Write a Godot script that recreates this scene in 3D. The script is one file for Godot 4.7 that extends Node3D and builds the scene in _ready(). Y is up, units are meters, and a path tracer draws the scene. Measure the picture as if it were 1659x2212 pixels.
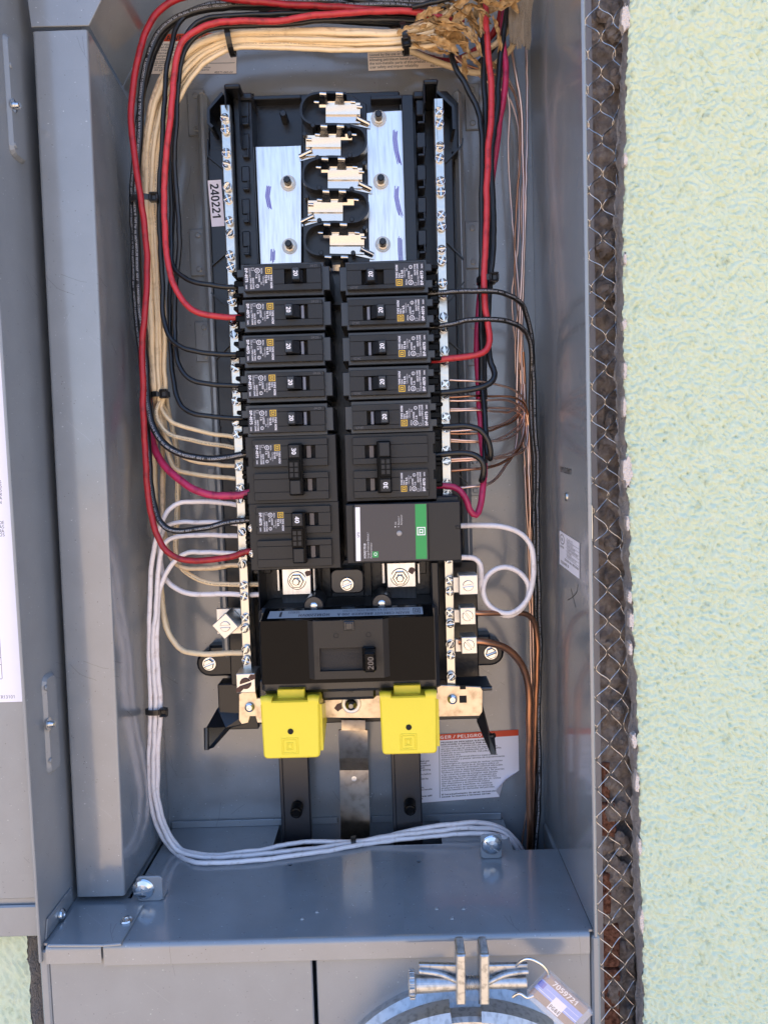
extends Node3D

# ---------------------------------------------------------------- set-up
# World frame: metres, y up, z towards the viewer; z = 0 is the front rim of the
# steel enclosure and z = -0.169 its back sheet.
const F := 1659.0
const CX := 829.5
const CY := 1106.0
const EYE := Vector3(0, 0, 0.5)
var CAMB := Basis(Vector3(0.99947816, -0.03141471, -0.00751764), Vector3(0.0308439, 0.99729244, -0.06675663), Vector3(0.00959442, 0.06648992, 0.99774097))
const ZB := -0.169
const ZF := -0.051
const XL := -0.2475
const XR := 0.128
const YB := -0.3225

var rng := RandomNumberGenerator.new()
var used := {}
var M := {}
var font_rid: RID
var bold_rid: RID

func ray(u: float, v: float) -> Vector3:
	return CAMB * Vector3((u - CX) / F, -(v - CY) / F, -1.0)

# survey points: a photograph position on a plane of known depth, side or height
func V(u: float, v: float, z: float) -> Vector3:
	var w := ray(u, v)
	return EYE + w * ((z - EYE.z) / w.z)

func VX(u: float, v: float, x: float) -> Vector3:
	var w := ray(u, v)
	return EYE + w * ((x - EYE.x) / w.x)

func VY(u: float, v: float, y: float) -> Vector3:
	var w := ray(u, v)
	return EYE + w * ((y - EYE.y) / w.y)

# ---------------------------------------------------------------- naming
func numbered(called: String) -> String:
	var n: int = used.get(called, -1) + 1
	used[called] = n
	return called if n == 0 else "%s_%03d" % [called, n]

func meta(o: Node, label: String, category: String, group := "", kind := "") -> void:
	if label: o.set_meta("label", label)
	if category: o.set_meta("category", category)
	if group: o.set_meta("group", group)
	if kind: o.set_meta("kind", kind)

func thing(called: String, label: String, category: String, group := "", at := Vector3.ZERO) -> Node3D:
	var o := Node3D.new()
	o.name = numbered(called)
	add_child(o)
	o.position = at
	meta(o, label, category, group)
	return o

func copy_of(o: Node3D, label: String) -> Node3D:
	var c: Node3D = o.duplicate()
	c.name = numbered(o.get_meta("base_name"))
	add_child(c)
	c.set_meta("label", label)
	return c

func obj(called: String, st: SurfaceTool, m: Material, parent: Node = null, label := "") -> MeshInstance3D:
	var o := MeshInstance3D.new()
	st.generate_normals()
	o.mesh = st.commit()
	o.material_override = m
	if parent == null or parent == self:
		o.name = numbered(called)
		add_child(o)
	else:
		o.name = called
		parent.add_child(o, true)
		if parent.get_parent() == self and not (parent is MeshInstance3D):
			o.position = -parent.position
	if label: o.set_meta("label", label)
	return o

func inst(called: String, mesh: Mesh, m: Material, parent: Node, at: Vector3, turn := 0.0) -> MeshInstance3D:
	var o := MeshInstance3D.new()
	o.mesh = mesh
	o.material_override = m
	o.name = called
	parent.add_child(o, true)
	var off := Vector3.ZERO
	if parent.get_parent() == self and not (parent is MeshInstance3D):
		off = -(parent as Node3D).position
	o.position = at + off
	o.rotation.z = turn
	return o

# ---------------------------------------------------------------- shapes
func S() -> SurfaceTool:
	var st := SurfaceTool.new()
	st.begin(Mesh.PRIMITIVE_TRIANGLES)
	st.set_smooth_group(-1)
	return st

func tri(st: SurfaceTool, a: Vector3, b: Vector3, c: Vector3, out: Vector3) -> void:
	if (b - a).cross(c - a).dot(out) > 0.0:
		st.add_vertex(a); st.add_vertex(c); st.add_vertex(b)
	else:
		st.add_vertex(a); st.add_vertex(b); st.add_vertex(c)

func quad(st: SurfaceTool, a: Vector3, b: Vector3, c: Vector3, d: Vector3, out: Vector3) -> void:
	tri(st, a, b, c, out)
	tri(st, a, c, d, out)

func cbox(st: SurfaceTool, c: Vector3, s: Vector3, b := 0.0004, xf := Transform3D()) -> void:
	var h := s * 0.5
	b = minf(b, 0.45 * minf(h.x, minf(h.y, h.z)) * 2.0)
	var p := func(sx, sy, sz, ax) -> Vector3:
		var q := Vector3(sx * (h.x - b), sy * (h.y - b), sz * (h.z - b))
		if ax == 0: q.x = sx * h.x
		elif ax == 1: q.y = sy * h.y
		else: q.z = sz * h.z
		return xf * (c + q)
	var o := xf * c
	for s1 in [-1, 1]:
		var f := [p.call(s1, -1, -1, 0), p.call(s1, 1, -1, 0), p.call(s1, 1, 1, 0), p.call(s1, -1, 1, 0)]
		quad(st, f[0], f[1], f[2], f[3], (f[0] + f[2]) * 0.5 - o)
		f = [p.call(-1, s1, -1, 1), p.call(1, s1, -1, 1), p.call(1, s1, 1, 1), p.call(-1, s1, 1, 1)]
		quad(st, f[0], f[1], f[2], f[3], (f[0] + f[2]) * 0.5 - o)
		f = [p.call(-1, -1, s1, 2), p.call(1, -1, s1, 2), p.call(1, 1, s1, 2), p.call(-1, 1, s1, 2)]
		quad(st, f[0], f[1], f[2], f[3], (f[0] + f[2]) * 0.5 - o)
		if b > 0.0:
			for s2 in [-1, 1]:
				f = [p.call(s1, s2, -1, 0), p.call(s1, s2, 1, 0), p.call(s1, s2, 1, 1), p.call(s1, s2, -1, 1)]
				quad(st, f[0], f[1], f[2], f[3], (f[0] + f[2]) * 0.5 - o)
				f = [p.call(s1, -1, s2, 0), p.call(s1, 1, s2, 0), p.call(s1, 1, s2, 2), p.call(s1, -1, s2, 2)]
				quad(st, f[0], f[1], f[2], f[3], (f[0] + f[2]) * 0.5 - o)
				f = [p.call(-1, s1, s2, 1), p.call(1, s1, s2, 1), p.call(1, s1, s2, 2), p.call(-1, s1, s2, 2)]
				quad(st, f[0], f[1], f[2], f[3], (f[0] + f[2]) * 0.5 - o)
				for s3 in [-1, 1]:
					f = [p.call(s1, s2, s3, 0), p.call(s1, s2, s3, 1), p.call(s1, s2, s3, 2)]
					tri(st, f[0], f[1], f[2], f[0] - o)

func box2(st: SurfaceTool, a: Vector3, b: Vector3, bev := 0.0004) -> void:
	cbox(st, (a + b) * 0.5, (b - a).abs(), bev)

func pv(a: Array) -> PackedVector2Array:
	var p := PackedVector2Array()
	for i in range(0, a.size(), 2): p.append(Vector2(a[i], a[i + 1]))
	return p

func area2(p: PackedVector2Array) -> float:
	var s := 0.0
	for i in p.size():
		s += p[i].cross(p[(i + 1) % p.size()])
	return s

func inset(p: PackedVector2Array, b: float) -> PackedVector2Array:
	var q := PackedVector2Array()
	var n := p.size()
	for i in n:
		var d0 := (p[i] - p[(i + n - 1) % n]).normalized()
		var d1 := (p[(i + 1) % n] - p[i]).normalized()
		var n0 := Vector2(-d0.y, d0.x)
		var n1 := Vector2(-d1.y, d1.x)
		var k := (n0 + n1)
		var l := maxf(k.length_squared(), 0.4)
		q.append(p[i] + k * (2.0 * b / l))
	return q

# polygon in x,y pushed from z0 up to z1 with a chamfered front edge
func prism(st: SurfaceTool, poly: PackedVector2Array, z0: float, z1: float, bev := 0.0, xf := Transform3D()) -> void:
	var p := poly
	if area2(p) < 0.0: p.reverse()
	var n := p.size()
	var top := p if bev <= 0.0 else inset(p, bev)
	var idx := Geometry2D.triangulate_polygon(top)
	var up := xf.basis * Vector3(0, 0, 1)
	for i in range(0, idx.size(), 3):
		tri(st, xf * Vector3(top[idx[i]].x, top[idx[i]].y, z1), xf * Vector3(top[idx[i + 1]].x, top[idx[i + 1]].y, z1), xf * Vector3(top[idx[i + 2]].x, top[idx[i + 2]].y, z1), up)
	idx = Geometry2D.triangulate_polygon(p)
	for i in range(0, idx.size(), 3):
		tri(st, xf * Vector3(p[idx[i]].x, p[idx[i]].y, z0), xf * Vector3(p[idx[i + 1]].x, p[idx[i + 1]].y, z0), xf * Vector3(p[idx[i + 2]].x, p[idx[i + 2]].y, z0), -up)
	for i in n:
		var j := (i + 1) % n
		var e := p[j] - p[i]
		var out := xf.basis * Vector3(e.y, -e.x, 0)
		var a := xf * Vector3(p[i].x, p[i].y, z0)
		var b := xf * Vector3(p[j].x, p[j].y, z0)
		var c := xf * Vector3(p[j].x, p[j].y, z1 - bev)
		var d := xf * Vector3(p[i].x, p[i].y, z1 - bev)
		quad(st, a, b, c, d, out)
		if bev > 0.0:
			quad(st, d, c, xf * Vector3(top[j].x, top[j].y, z1), xf * Vector3(top[i].x, top[i].y, z1), out + up * out.length())

func rrect(x0: float, y0: float, x1: float, y1: float, r: float, n := 3) -> PackedVector2Array:
	var p := PackedVector2Array()
	var cs := [Vector2(x1 - r, y1 - r), Vector2(x0 + r, y1 - r), Vector2(x0 + r, y0 + r), Vector2(x1 - r, y0 + r)]
	for k in 4:
		for i in n + 1:
			var a := PI * 0.5 * (k + float(i) / n)
			p.append(cs[k] + Vector2(cos(a), sin(a)) * r)
	return p

func circle(c: Vector2, r: float, n := 16) -> PackedVector2Array:
	var p := PackedVector2Array()
	for i in n: p.append(c + Vector2.from_angle(TAU * i / n) * r)
	return p

# plate made of grid cells; hole(i, j) says which cells are open
func plate(st: SurfaceTool, xs: Array, ys: Array, z0: float, z1: float, open: Callable, xf := Transform3D()) -> void:
	var nx := xs.size() - 1
	var ny := ys.size() - 1
	var up := xf.basis * Vector3(0, 0, 1)
	var on := func(i, j) -> bool: return i >= 0 and j >= 0 and i < nx and j < ny and not open.call(i, j)
	for i in nx:
		for j in ny:
			if not on.call(i, j): continue
			var a := Vector2(xs[i], ys[j])
			var b := Vector2(xs[i + 1], ys[j + 1])
			for z in [z0, z1]:
				quad(st, xf * Vector3(a.x, a.y, z), xf * Vector3(b.x, a.y, z), xf * Vector3(b.x, b.y, z), xf * Vector3(a.x, b.y, z), up * (1 if z == z1 else -1))
			for s in [[-1, 0, a.x, a.y, a.x, b.y], [1, 0, b.x, a.y, b.x, b.y], [0, -1, a.x, a.y, b.x, a.y], [0, 1, a.x, b.y, b.x, b.y]]:
				if not on.call(i + s[0], j + s[1]):
					quad(st, xf * Vector3(s[2], s[3], z0), xf * Vector3(s[4], s[5], z0), xf * Vector3(s[4], s[5], z1), xf * Vector3(s[2], s[3], z1), xf.basis * Vector3(s[0], s[1], 0))

# square cell of a sheet with a round hole through it
func holed(st: SurfaceTool, c: Vector2, hx: float, hy: float, r: float, z0: float, z1: float, xf := Transform3D(), n := 20) -> void:
	for i in n:
		var d0 := Vector2.from_angle(TAU * i / n)
		var d1 := Vector2.from_angle(TAU * (i + 1) / n)
		var e := func(d: Vector2) -> Vector2: return c + d * minf(hx / maxf(absf(d.x), 1e-6), hy / maxf(absf(d.y), 1e-6))
		var o0: Vector2 = e.call(d0)
		var o1: Vector2 = e.call(d1)
		var i0 := c + d0 * r
		var i1 := c + d1 * r
		for z in [z0, z1]:
			quad(st, xf * Vector3(i0.x, i0.y, z), xf * Vector3(o0.x, o0.y, z), xf * Vector3(o1.x, o1.y, z), xf * Vector3(i1.x, i1.y, z), xf.basis * Vector3(0, 0, 1 if z == z1 else -1))
		quad(st, xf * Vector3(i0.x, i0.y, z0), xf * Vector3(i1.x, i1.y, z0), xf * Vector3(i1.x, i1.y, z1), xf * Vector3(i0.x, i0.y, z1), xf.basis * Vector3(-d0.x, -d0.y, 0))

func curve(pts: Array, step := 0.004) -> PackedVector3Array:
	var c := Curve3D.new()
	var n := pts.size()
	for i in n:
		var t := Vector3.ZERO
		if i > 0 and i < n - 1:
			var a: Vector3 = pts[i] - pts[i - 1]
			var b: Vector3 = pts[i + 1] - pts[i]
			var la := a.length()
			var lb := b.length()
			t = (a / maxf(la, 1e-6) + b / maxf(lb, 1e-6)) * 0.5
			c.add_point(pts[i], -t * la * 0.36, t * lb * 0.36)
		else:
			c.add_point(pts[i])
	c.bake_interval = step
	var out := c.get_baked_points()
	var q := PackedVector3Array()
	for p in out:
		if q.is_empty() or q[q.size() - 1].distance_to(p) > step * 0.3: q.append(p)
	return q

func frames(p: PackedVector3Array) -> Array:
	var fr := []
	var up := Vector3.ZERO
	for i in p.size():
		var t := (p[mini(i + 1, p.size() - 1)] - p[maxi(i - 1, 0)]).normalized()
		if i == 0:
			up = Vector3(0, 0, 1) if absf(t.z) < 0.9 else Vector3(1, 0, 0)
		up = (up - t * up.dot(t)).normalized()
		fr.append([t, up, t.cross(up)])
	return fr

func tube(st: SurfaceTool, p: PackedVector3Array, r: float, seg := 10, wob := 0.0) -> void:
	var fr := frames(p)
	var rings := []
	for i in p.size():
		var ring := []
		var rr := r
		if wob > 0.0: rr *= 1.0 + wob * (rng.randf() - 0.5)
		for k in seg:
			var a := TAU * k / seg
			ring.append(p[i] + (fr[i][1] * cos(a) + fr[i][2] * sin(a)) * rr)
		rings.append(ring)
	st.set_smooth_group(0)
	for i in p.size() - 1:
		for k in seg:
			var k2 := (k + 1) % seg
			quad(st, rings[i][k], rings[i][k2], rings[i + 1][k2], rings[i + 1][k], (rings[i][k] - p[i]) + (rings[i][k2] - p[i]))
	st.set_smooth_group(-1)
	for e in [0, p.size() - 1]:
		for k in seg:
			tri(st, p[e], rings[e][k], rings[e][(k + 1) % seg], fr[e][0] * (-1 if e == 0 else 1))

# profile of (radius, height) pairs turned about an axis
func lathe(st: SurfaceTool, prof: Array, at: Vector3, axis := Vector3(0, 0, 1), seg := 16, smooth := true) -> void:
	var z := axis.normalized()
	var x := (Vector3(0, 1, 0) if absf(z.y) < 0.9 else Vector3(1, 0, 0)).cross(z).normalized()
	var y := z.cross(x)
	var pt := func(i, k) -> Vector3:
		var a: float = TAU * k / seg
		return at + z * prof[i + 1] + (x * cos(a) + y * sin(a)) * prof[i]
	st.set_smooth_group(1 if smooth else -1)
	for i in range(0, prof.size() - 3, 2):
		for k in seg:
			var dr: float = prof[i + 2] - prof[i]
			var dh: float = prof[i + 3] - prof[i + 1]
			var a := TAU * (k + 0.5) / seg
			var out := (x * cos(a) + y * sin(a)) * dh - z * dr
			if smooth: st.set_smooth_group(i + 1)
			quad(st, pt.call(i, k), pt.call(i, k + 1), pt.call(i + 2, k + 1), pt.call(i + 2, k), out)
	st.set_smooth_group(-1)

# grid surface with smooth normals; f(i, j) gives a point, front side where (dj x di) points
func grid_mesh(nx: int, ny: int, f: Callable) -> ArrayMesh:
	var v := PackedVector3Array()
	v.resize((nx + 1) * (ny + 1))
	for j in ny + 1:
		for i in nx + 1: v[j * (nx + 1) + i] = f.call(i, j)
	var n := PackedVector3Array()
	n.resize(v.size())
	var w := nx + 1
	for j in ny + 1:
		for i in w:
			var dx := v[j * w + mini(i + 1, nx)] - v[j * w + maxi(i - 1, 0)]
			var dy := v[mini(j + 1, ny) * w + i] - v[maxi(j - 1, 0) * w + i]
			n[j * w + i] = dx.cross(dy).normalized()
	var idx := PackedInt32Array()
	idx.resize(nx * ny * 6)
	var k := 0
	for j in ny:
		for i in nx:
			var a := j * w + i
			for q in [a, a + w, a + 1, a + 1, a + w, a + w + 1]:
				idx[k] = q
				k += 1
	var arr := []
	arr.resize(Mesh.ARRAY_MAX)
	arr[Mesh.ARRAY_VERTEX] = v
	arr[Mesh.ARRAY_NORMAL] = n
	arr[Mesh.ARRAY_INDEX] = idx
	var m := ArrayMesh.new()
	m.add_surface_from_arrays(Mesh.PRIMITIVE_TRIANGLES, arr)
	return m

# strip standing on a plane along a path in x,y
func ribbon(st: SurfaceTool, p: PackedVector2Array, z0: float, z1: float, w: float) -> void:
	var L := []
	var R := []
	for i in p.size():
		var t := (p[mini(i + 1, p.size() - 1)] - p[maxi(i - 1, 0)]).normalized()
		var n := Vector2(-t.y, t.x) * w * 0.5
		L.append(p[i] + n)
		R.append(p[i] - n)
	for i in p.size() - 1:
		var l0: Vector2 = L[i]
		var l1: Vector2 = L[i + 1]
		var r0: Vector2 = R[i]
		var r1: Vector2 = R[i + 1]
		var n2 := l0 - r0
		quad(st, Vector3(l0.x, l0.y, z1), Vector3(r0.x, r0.y, z1), Vector3(r1.x, r1.y, z1), Vector3(l1.x, l1.y, z1), Vector3(0, 0, 1))
		quad(st, Vector3(l0.x, l0.y, z0), Vector3(l1.x, l1.y, z0), Vector3(l1.x, l1.y, z1), Vector3(l0.x, l0.y, z1), Vector3(n2.x, n2.y, 0))
		quad(st, Vector3(r0.x, r0.y, z0), Vector3(r1.x, r1.y, z0), Vector3(r1.x, r1.y, z1), Vector3(r0.x, r0.y, z1), Vector3(-n2.x, -n2.y, 0))
	for e in [0, p.size() - 1]:
		var d: Vector2 = (p[0] - p[1]) if e == 0 else (p[e] - p[e - 1])
		quad(st, Vector3(L[e].x, L[e].y, z0), Vector3(R[e].x, R[e].y, z0), Vector3(R[e].x, R[e].y, z1), Vector3(L[e].x, L[e].y, z1), Vector3(d.x, d.y, 0))

# sheet that carries print: corners top-left, top-right, bottom-right, bottom-left
func sheet(a: Vector3, b: Vector3, c: Vector3, d: Vector3, n := 1) -> SurfaceTool:
	var st := S()
	for i in n:
		var t0 := float(i) / n
		var t1 := float(i + 1) / n
		var q := [[a.lerp(b, t0), Vector2(t0, 0)], [a.lerp(b, t1), Vector2(t1, 0)], [d.lerp(c, t1), Vector2(t1, 1)], [d.lerp(c, t0), Vector2(t0, 1)]]
		for k in [0, 1, 2, 0, 2, 3]:
			st.set_uv(q[k][1])
			st.add_vertex(q[k][0])
	return st

# ---------------------------------------------------------------- print
func glyphs(im: Image, text: String, x: float, y: float, size: int, col: Color, bold := false, squeeze := 1.0) -> float:
	var ts := TextServerManager.get_primary_interface()
	var fr := bold_rid if bold else font_rid
	var sz := Vector2i(size, 0)
	for ch in text:
		var g := ts.font_get_glyph_index(fr, size, ch.unicode_at(0), 0)
		ts.font_render_glyph(fr, sz, g)
		var adv := ts.font_get_glyph_advance(fr, size, g).x * squeeze
		var ti := ts.font_get_glyph_texture_idx(fr, sz, g)
		if ti >= 0:
			var src := ts.font_get_texture_image(fr, sz, ti)
			var r := ts.font_get_glyph_uv_rect(fr, sz, g)
			var off := ts.font_get_glyph_offset(fr, sz, g)
			for yy in int(r.size.y):
				for xx in int(r.size.x):
					var a := src.get_pixel(int(r.position.x) + xx, int(r.position.y) + yy).a
					if a < 0.02: continue
					var px := int(round(x + (off.x + xx) * squeeze))
					var py := int(round(y + off.y + yy))
					if px < 0 or py < 0 or px >= im.get_width() or py >= im.get_height(): continue
					var old := im.get_pixel(px, py)
					var o := old.lerp(col, a)
					o.a = maxf(old.a, a)
					im.set_pixel(px, py, o)
		x += adv
	return x

func blank(w: int, h: int, c: Color) -> Image:
	var im := Image.create(w, h, false, Image.FORMAT_RGBA8)
	im.fill(c)
	return im

func frame_rect(im: Image, x: int, y: int, w: int, h: int, t: int, c: Color) -> void:
	im.fill_rect(Rect2i(x, y, w, t), c)
	im.fill_rect(Rect2i(x, y + h - t, w, t), c)
	im.fill_rect(Rect2i(x, y, t, h), c)
	im.fill_rect(Rect2i(x + w - t, y, t, h), c)

# the maker's mark: a D in a square frame
func mark(im: Image, x: int, y: int, s: int, c: Color) -> void:
	var t := maxi(1, s / 15)
	frame_rect(im, x, y, s, s, t * 2 - 1, c)
	frame_rect(im, x + s * 30 / 100, y + s * 26 / 100, s * 48 / 100, s * 48 / 100, t * 2 - 1, c)
	im.fill_rect(Rect2i(x + s * 2 / 10, y + s * 27 / 100, s / 5, t * 2 - 1), c)
	im.fill_rect(Rect2i(x + s * 2 / 10, y + s * 73 / 100 - t * 2, s / 5, t * 2 - 1), c)

func ring(im: Image, cx: int, cy: int, r: int, t: float, c: Color) -> void:
	for y in range(cy - r - 2, cy + r + 3):
		for x in range(cx - r - 2, cx + r + 3):
			if x < 0 or y < 0 or x >= im.get_width() or y >= im.get_height(): continue
			if absf(Vector2(x - cx, y - cy).length() - r) < t: im.set_pixel(x, y, c)

# ---------------------------------------------------------------- materials
func lin(r: float, g: float, b: float) -> Color:
	return Color(r, g, b).linear_to_srgb()

func mat(c: Color, rough := 0.5, metal := 0.0, spec := 0.5) -> StandardMaterial3D:
	var m := StandardMaterial3D.new()
	m.albedo_color = c
	m.roughness = rough
	m.metallic = metal
	m.metallic_specular = spec
	return m

func printed(im: Image, rough := 0.45, alpha := false) -> StandardMaterial3D:
	var m := mat(Color.WHITE, rough)
	m.albedo_texture = ImageTexture.create_from_image(im)
	if alpha:
		m.transparency = BaseMaterial3D.TRANSPARENCY_ALPHA_SCISSOR
		m.alpha_scissor_threshold = 0.4
	return m

func noise_tex(freq: float, octs: int, sd: int, size := 512, ramp: Array = [], kind := FastNoiseLite.TYPE_SIMPLEX_SMOOTH) -> NoiseTexture2D:
	var n := FastNoiseLite.new()
	n.noise_type = kind
	n.frequency = freq
	n.fractal_octaves = octs
	n.seed = sd
	var t := NoiseTexture2D.new()
	t.width = size
	t.height = size
	t.seamless = true
	t.noise = n
	if ramp.size() > 0:
		var g := Gradient.new()
		g.offsets = PackedFloat32Array(ramp[0])
		g.colors = PackedColorArray(ramp[1])
		t.color_ramp = g
	return t

func bumpy(m: StandardMaterial3D, freq: float, octs: int, sd: int, scale: float, cm: float) -> void:
	m.uv1_triplanar = true
	m.uv1_world_triplanar = true
	m.uv1_scale = Vector3.ONE * scale
	m.heightmap_enabled = true
	m.heightmap_texture = noise_tex(freq, octs, sd)
	m.heightmap_scale = cm

# painted sheet steel: grey enamel with dust specks, chips and hair scratches
func paint_image(specks: int, chips: int, scratches: int, sd: int) -> Image:
	rng.seed = sd
	var im := blank(1024, 1024, Color(1, 1, 1))
	var n := FastNoiseLite.new()
	n.seed = sd
	n.frequency = 0.008
	n.fractal_octaves = 5
	for y in 1024:
		for x in 1024:
			var k := 0.62 + 0.022 * n.get_noise_2d(x, y) + rng.randf_range(-0.008, 0.008)
			im.set_pixel(x, y, Color(k, k, k * 1.01))
	for i in scratches:
		var p := Vector2(rng.randf() * 1024, rng.randf() * 1024)
		var d := Vector2.from_angle(rng.randf() * TAU)
		var l := rng.randi_range(10, 90)
		var c := Color(0.74, 0.74, 0.75) if rng.randf() < 0.55 else Color(0.32, 0.32, 0.33)
		for s in l:
			d = d.rotated(rng.randf_range(-0.05, 0.05))
			p += d
			var q := Vector2i(posmod(int(p.x), 1024), posmod(int(p.y), 1024))
			im.set_pixelv(q, im.get_pixelv(q).lerp(c, 0.5))
	for i in specks:
		var q := Vector2i(rng.randi() % 1020, rng.randi() % 1020)
		var c := Color(0.9, 0.9, 0.9) if rng.randf() < 0.6 else Color(0.18, 0.18, 0.19)
		var al := rng.randf_range(0.3, 0.9)
		for dq in [Vector2i(0, 0), Vector2i(1, 0), Vector2i(0, 1), Vector2i(1, 1)]:
			if dq == Vector2i.ZERO or rng.randf() < 0.5: im.set_pixelv(q + dq, im.get_pixelv(q + dq).lerp(c, al))
	for i in chips:
		var q := Vector2i(rng.randi() % 1000 + 8, rng.randi() % 1000 + 8)
		var w := rng.randi_range(2, 5)
		for k in w * 2:
			im.set_pixelv(q + Vector2i(rng.randi_range(-w, w) / 2, rng.randi_range(-w, w) / 3), Color(0.93, 0.93, 0.91))
	return im

func make_materials() -> void:
	var paint := mat(Color(0.80, 0.84, 0.87), 0.2, 0.0, 0.5)
	paint.albedo_texture = ImageTexture.create_from_image(paint_image(1000, 60, 45, 5))
	paint.uv1_triplanar = true
	paint.uv1_world_triplanar = true
	paint.uv1_scale = Vector3.ONE * 3.6
	paint.heightmap_enabled = true
	paint.heightmap_texture = noise_tex(0.035, 2, 9)
	paint.heightmap_scale = 0.006
	paint.metallic_specular = 0.85
	paint.clearcoat_enabled = true
	paint.clearcoat = 0.6
	paint.clearcoat_roughness = 0.1
	M.paint = paint
	var pd := paint.duplicate()
	pd.roughness = 0.4
	pd.clearcoat = 0.25
	pd.clearcoat_roughness = 0.3
	M.paint_matt = pd
	M.rail = paint.duplicate()
	M.rail.roughness = 0.3
	M.plastic = mat(lin(0.010, 0.0115, 0.0155), 0.3, 0.0, 0.6)
	bumpy(M.plastic, 0.05, 3, 3, 22.0, 0.006)
	M.plastic_b = mat(lin(0.0105, 0.0108, 0.012), 0.36, 0.0, 0.45)
	bumpy(M.plastic_b, 0.09, 3, 4, 24.0, 0.008)
	M.base = mat(lin(0.006, 0.0075, 0.0115), 0.3)
	bumpy(M.base, 0.03, 4, 6, 14.0, 0.008)
	M.gloss = mat(lin(0.005, 0.0048, 0.0048), 0.16, 0.0, 0.22)
	bumpy(M.gloss, 0.02, 4, 7, 12.0, 0.006)
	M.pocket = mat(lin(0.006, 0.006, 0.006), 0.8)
	M.tin = mat(lin(0.80, 0.80, 0.79), 0.33, 1.0)
	M.tin.albedo_texture = noise_tex(0.012, 5, 11, 512, [[0.0, 0.35, 0.75, 1.0], [Color(0.86, 0.86, 0.86), Color(0.95, 0.95, 0.95), Color(1, 1, 1), Color(0.9, 0.9, 0.89)]])
	M.tin.uv1_triplanar = true
	M.tin.uv1_world_triplanar = true
	M.tin.uv1_scale = Vector3(42, 4, 42)
	M.zinc = mat(lin(0.66, 0.68, 0.70), 0.14, 1.0)
	M.brite = mat(lin(0.60, 0.58, 0.55), 0.22, 1.0)
	M.bar = mat(lin(0.60, 0.59, 0.54), 0.28, 1.0)
	bumpy(M.bar, 0.02, 4, 12, 16.0, 0.01)
	M.lug = mat(lin(0.72, 0.69, 0.64), 0.42, 1.0)
	bumpy(M.lug, 0.06, 4, 13, 16.0, 0.01)
	M.strap = mat(lin(0.66, 0.58, 0.48), 0.34, 1.0)
	M.strap.albedo_texture = noise_tex(0.02, 5, 14, 512, [[0.0, 0.3, 0.5, 1.0], [Color(0.78, 0.75, 0.71), Color(0.9, 0.88, 0.86), Color(0.96, 0.95, 0.93), Color(1, 1, 1)]])
	M.strap.uv1_triplanar = true
	M.strap.uv1_world_triplanar = true
	M.strap.uv1_scale = Vector3.ONE * 10.0
	M.yellow = mat(lin(0.78, 0.66, 0.05), 0.38)
	bumpy(M.yellow, 0.05, 3, 15, 20.0, 0.006)
	M.tie = mat(lin(0.012, 0.012, 0.013), 0.3)
	M.maroon = mat(lin(0.05, 0.012, 0.014), 0.35)
	M.purple = mat(lin(0.11, 0.09, 0.42), 0.5)
	M.w_red = wire_mat(lin(0.52, 0.035, 0.045), 21)
	M.w_red2 = wire_mat(lin(0.36, 0.012, 0.02), 22)
	M.w_mag = wire_mat(lin(0.46, 0.025, 0.10), 23)
	M.w_black = wire_mat(lin(0.012, 0.0125, 0.014), 24)
	M.w_black.roughness = 0.3
	M.w_cream = wire_mat(lin(0.84, 0.67, 0.43), 25, true)
	M.w_dirty = wire_mat(lin(0.70, 0.54, 0.36), 26)
	M.w_white = wire_mat(lin(0.86, 0.81, 0.82), 27, true)
	M.copper = mat(lin(0.95, 0.66, 0.53), 0.34, 1.0)
	M.copper_dull = mat(lin(0.50, 0.25, 0.15), 0.32, 1.0)
	M.cast = mat(lin(0.56, 0.57, 0.58), 0.46, 1.0)
	M.cast.albedo_texture = noise_tex(0.03, 5, 31, 512, [[0.0, 0.32, 0.45, 1.0], [Color(0.72, 0.72, 0.72), Color(0.88, 0.88, 0.88), Color(0.98, 0.98, 0.98), Color(1, 1, 1)]])
	M.cast.uv1_triplanar = true
	M.cast.uv1_world_triplanar = true
	M.cast.uv1_scale = Vector3.ONE * 12.0
	M.kraft = mat(lin(0.62, 0.42, 0.20), 0.75)
	M.kraft.albedo_texture = noise_tex(0.03, 4, 41, 256, [[0.0, 0.5, 1.0], [Color(0.55, 0.5, 0.42), Color(0.85, 0.82, 0.78), Color(1, 1, 1)]])
	M.kraft.uv1_triplanar = true
	M.kraft.uv1_world_triplanar = true
	M.kraft.uv1_scale = Vector3.ONE * 30.0
	M.kraft.backlight_enabled = true
	M.kraft.backlight = lin(0.12, 0.06, 0.02)
	M.galv = mat(lin(0.78, 0.76, 0.74), 0.22, 1.0)
	M.flange = mat(lin(0.36, 0.35, 0.37), 0.4)

func wire_mat(c: Color, sd: int, clean := false) -> StandardMaterial3D:
	var m := mat(c, 0.36)
	m.albedo_texture = noise_tex(0.02, 5, sd, 256, [[0.0, 0.28, 0.42, 1.0], [Color(0.62, 0.6, 0.58), Color(0.86, 0.85, 0.84), Color(0.97, 0.97, 0.97), Color(1, 1, 1)]])
	if clean: m.albedo_texture = noise_tex(0.02, 5, sd, 256, [[0.0, 0.22, 0.36, 1.0], [Color(0.84, 0.82, 0.8), Color(0.95, 0.94, 0.93), Color(0.99, 0.99, 0.99), Color(1, 1, 1)]])
	m.uv1_triplanar = true
	m.uv1_world_triplanar = true
	m.uv1_scale = Vector3(20, 20, 20)
	m.heightmap_enabled = true
	m.heightmap_texture = m.albedo_texture
	m.heightmap_scale = 0.012
	return m

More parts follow.
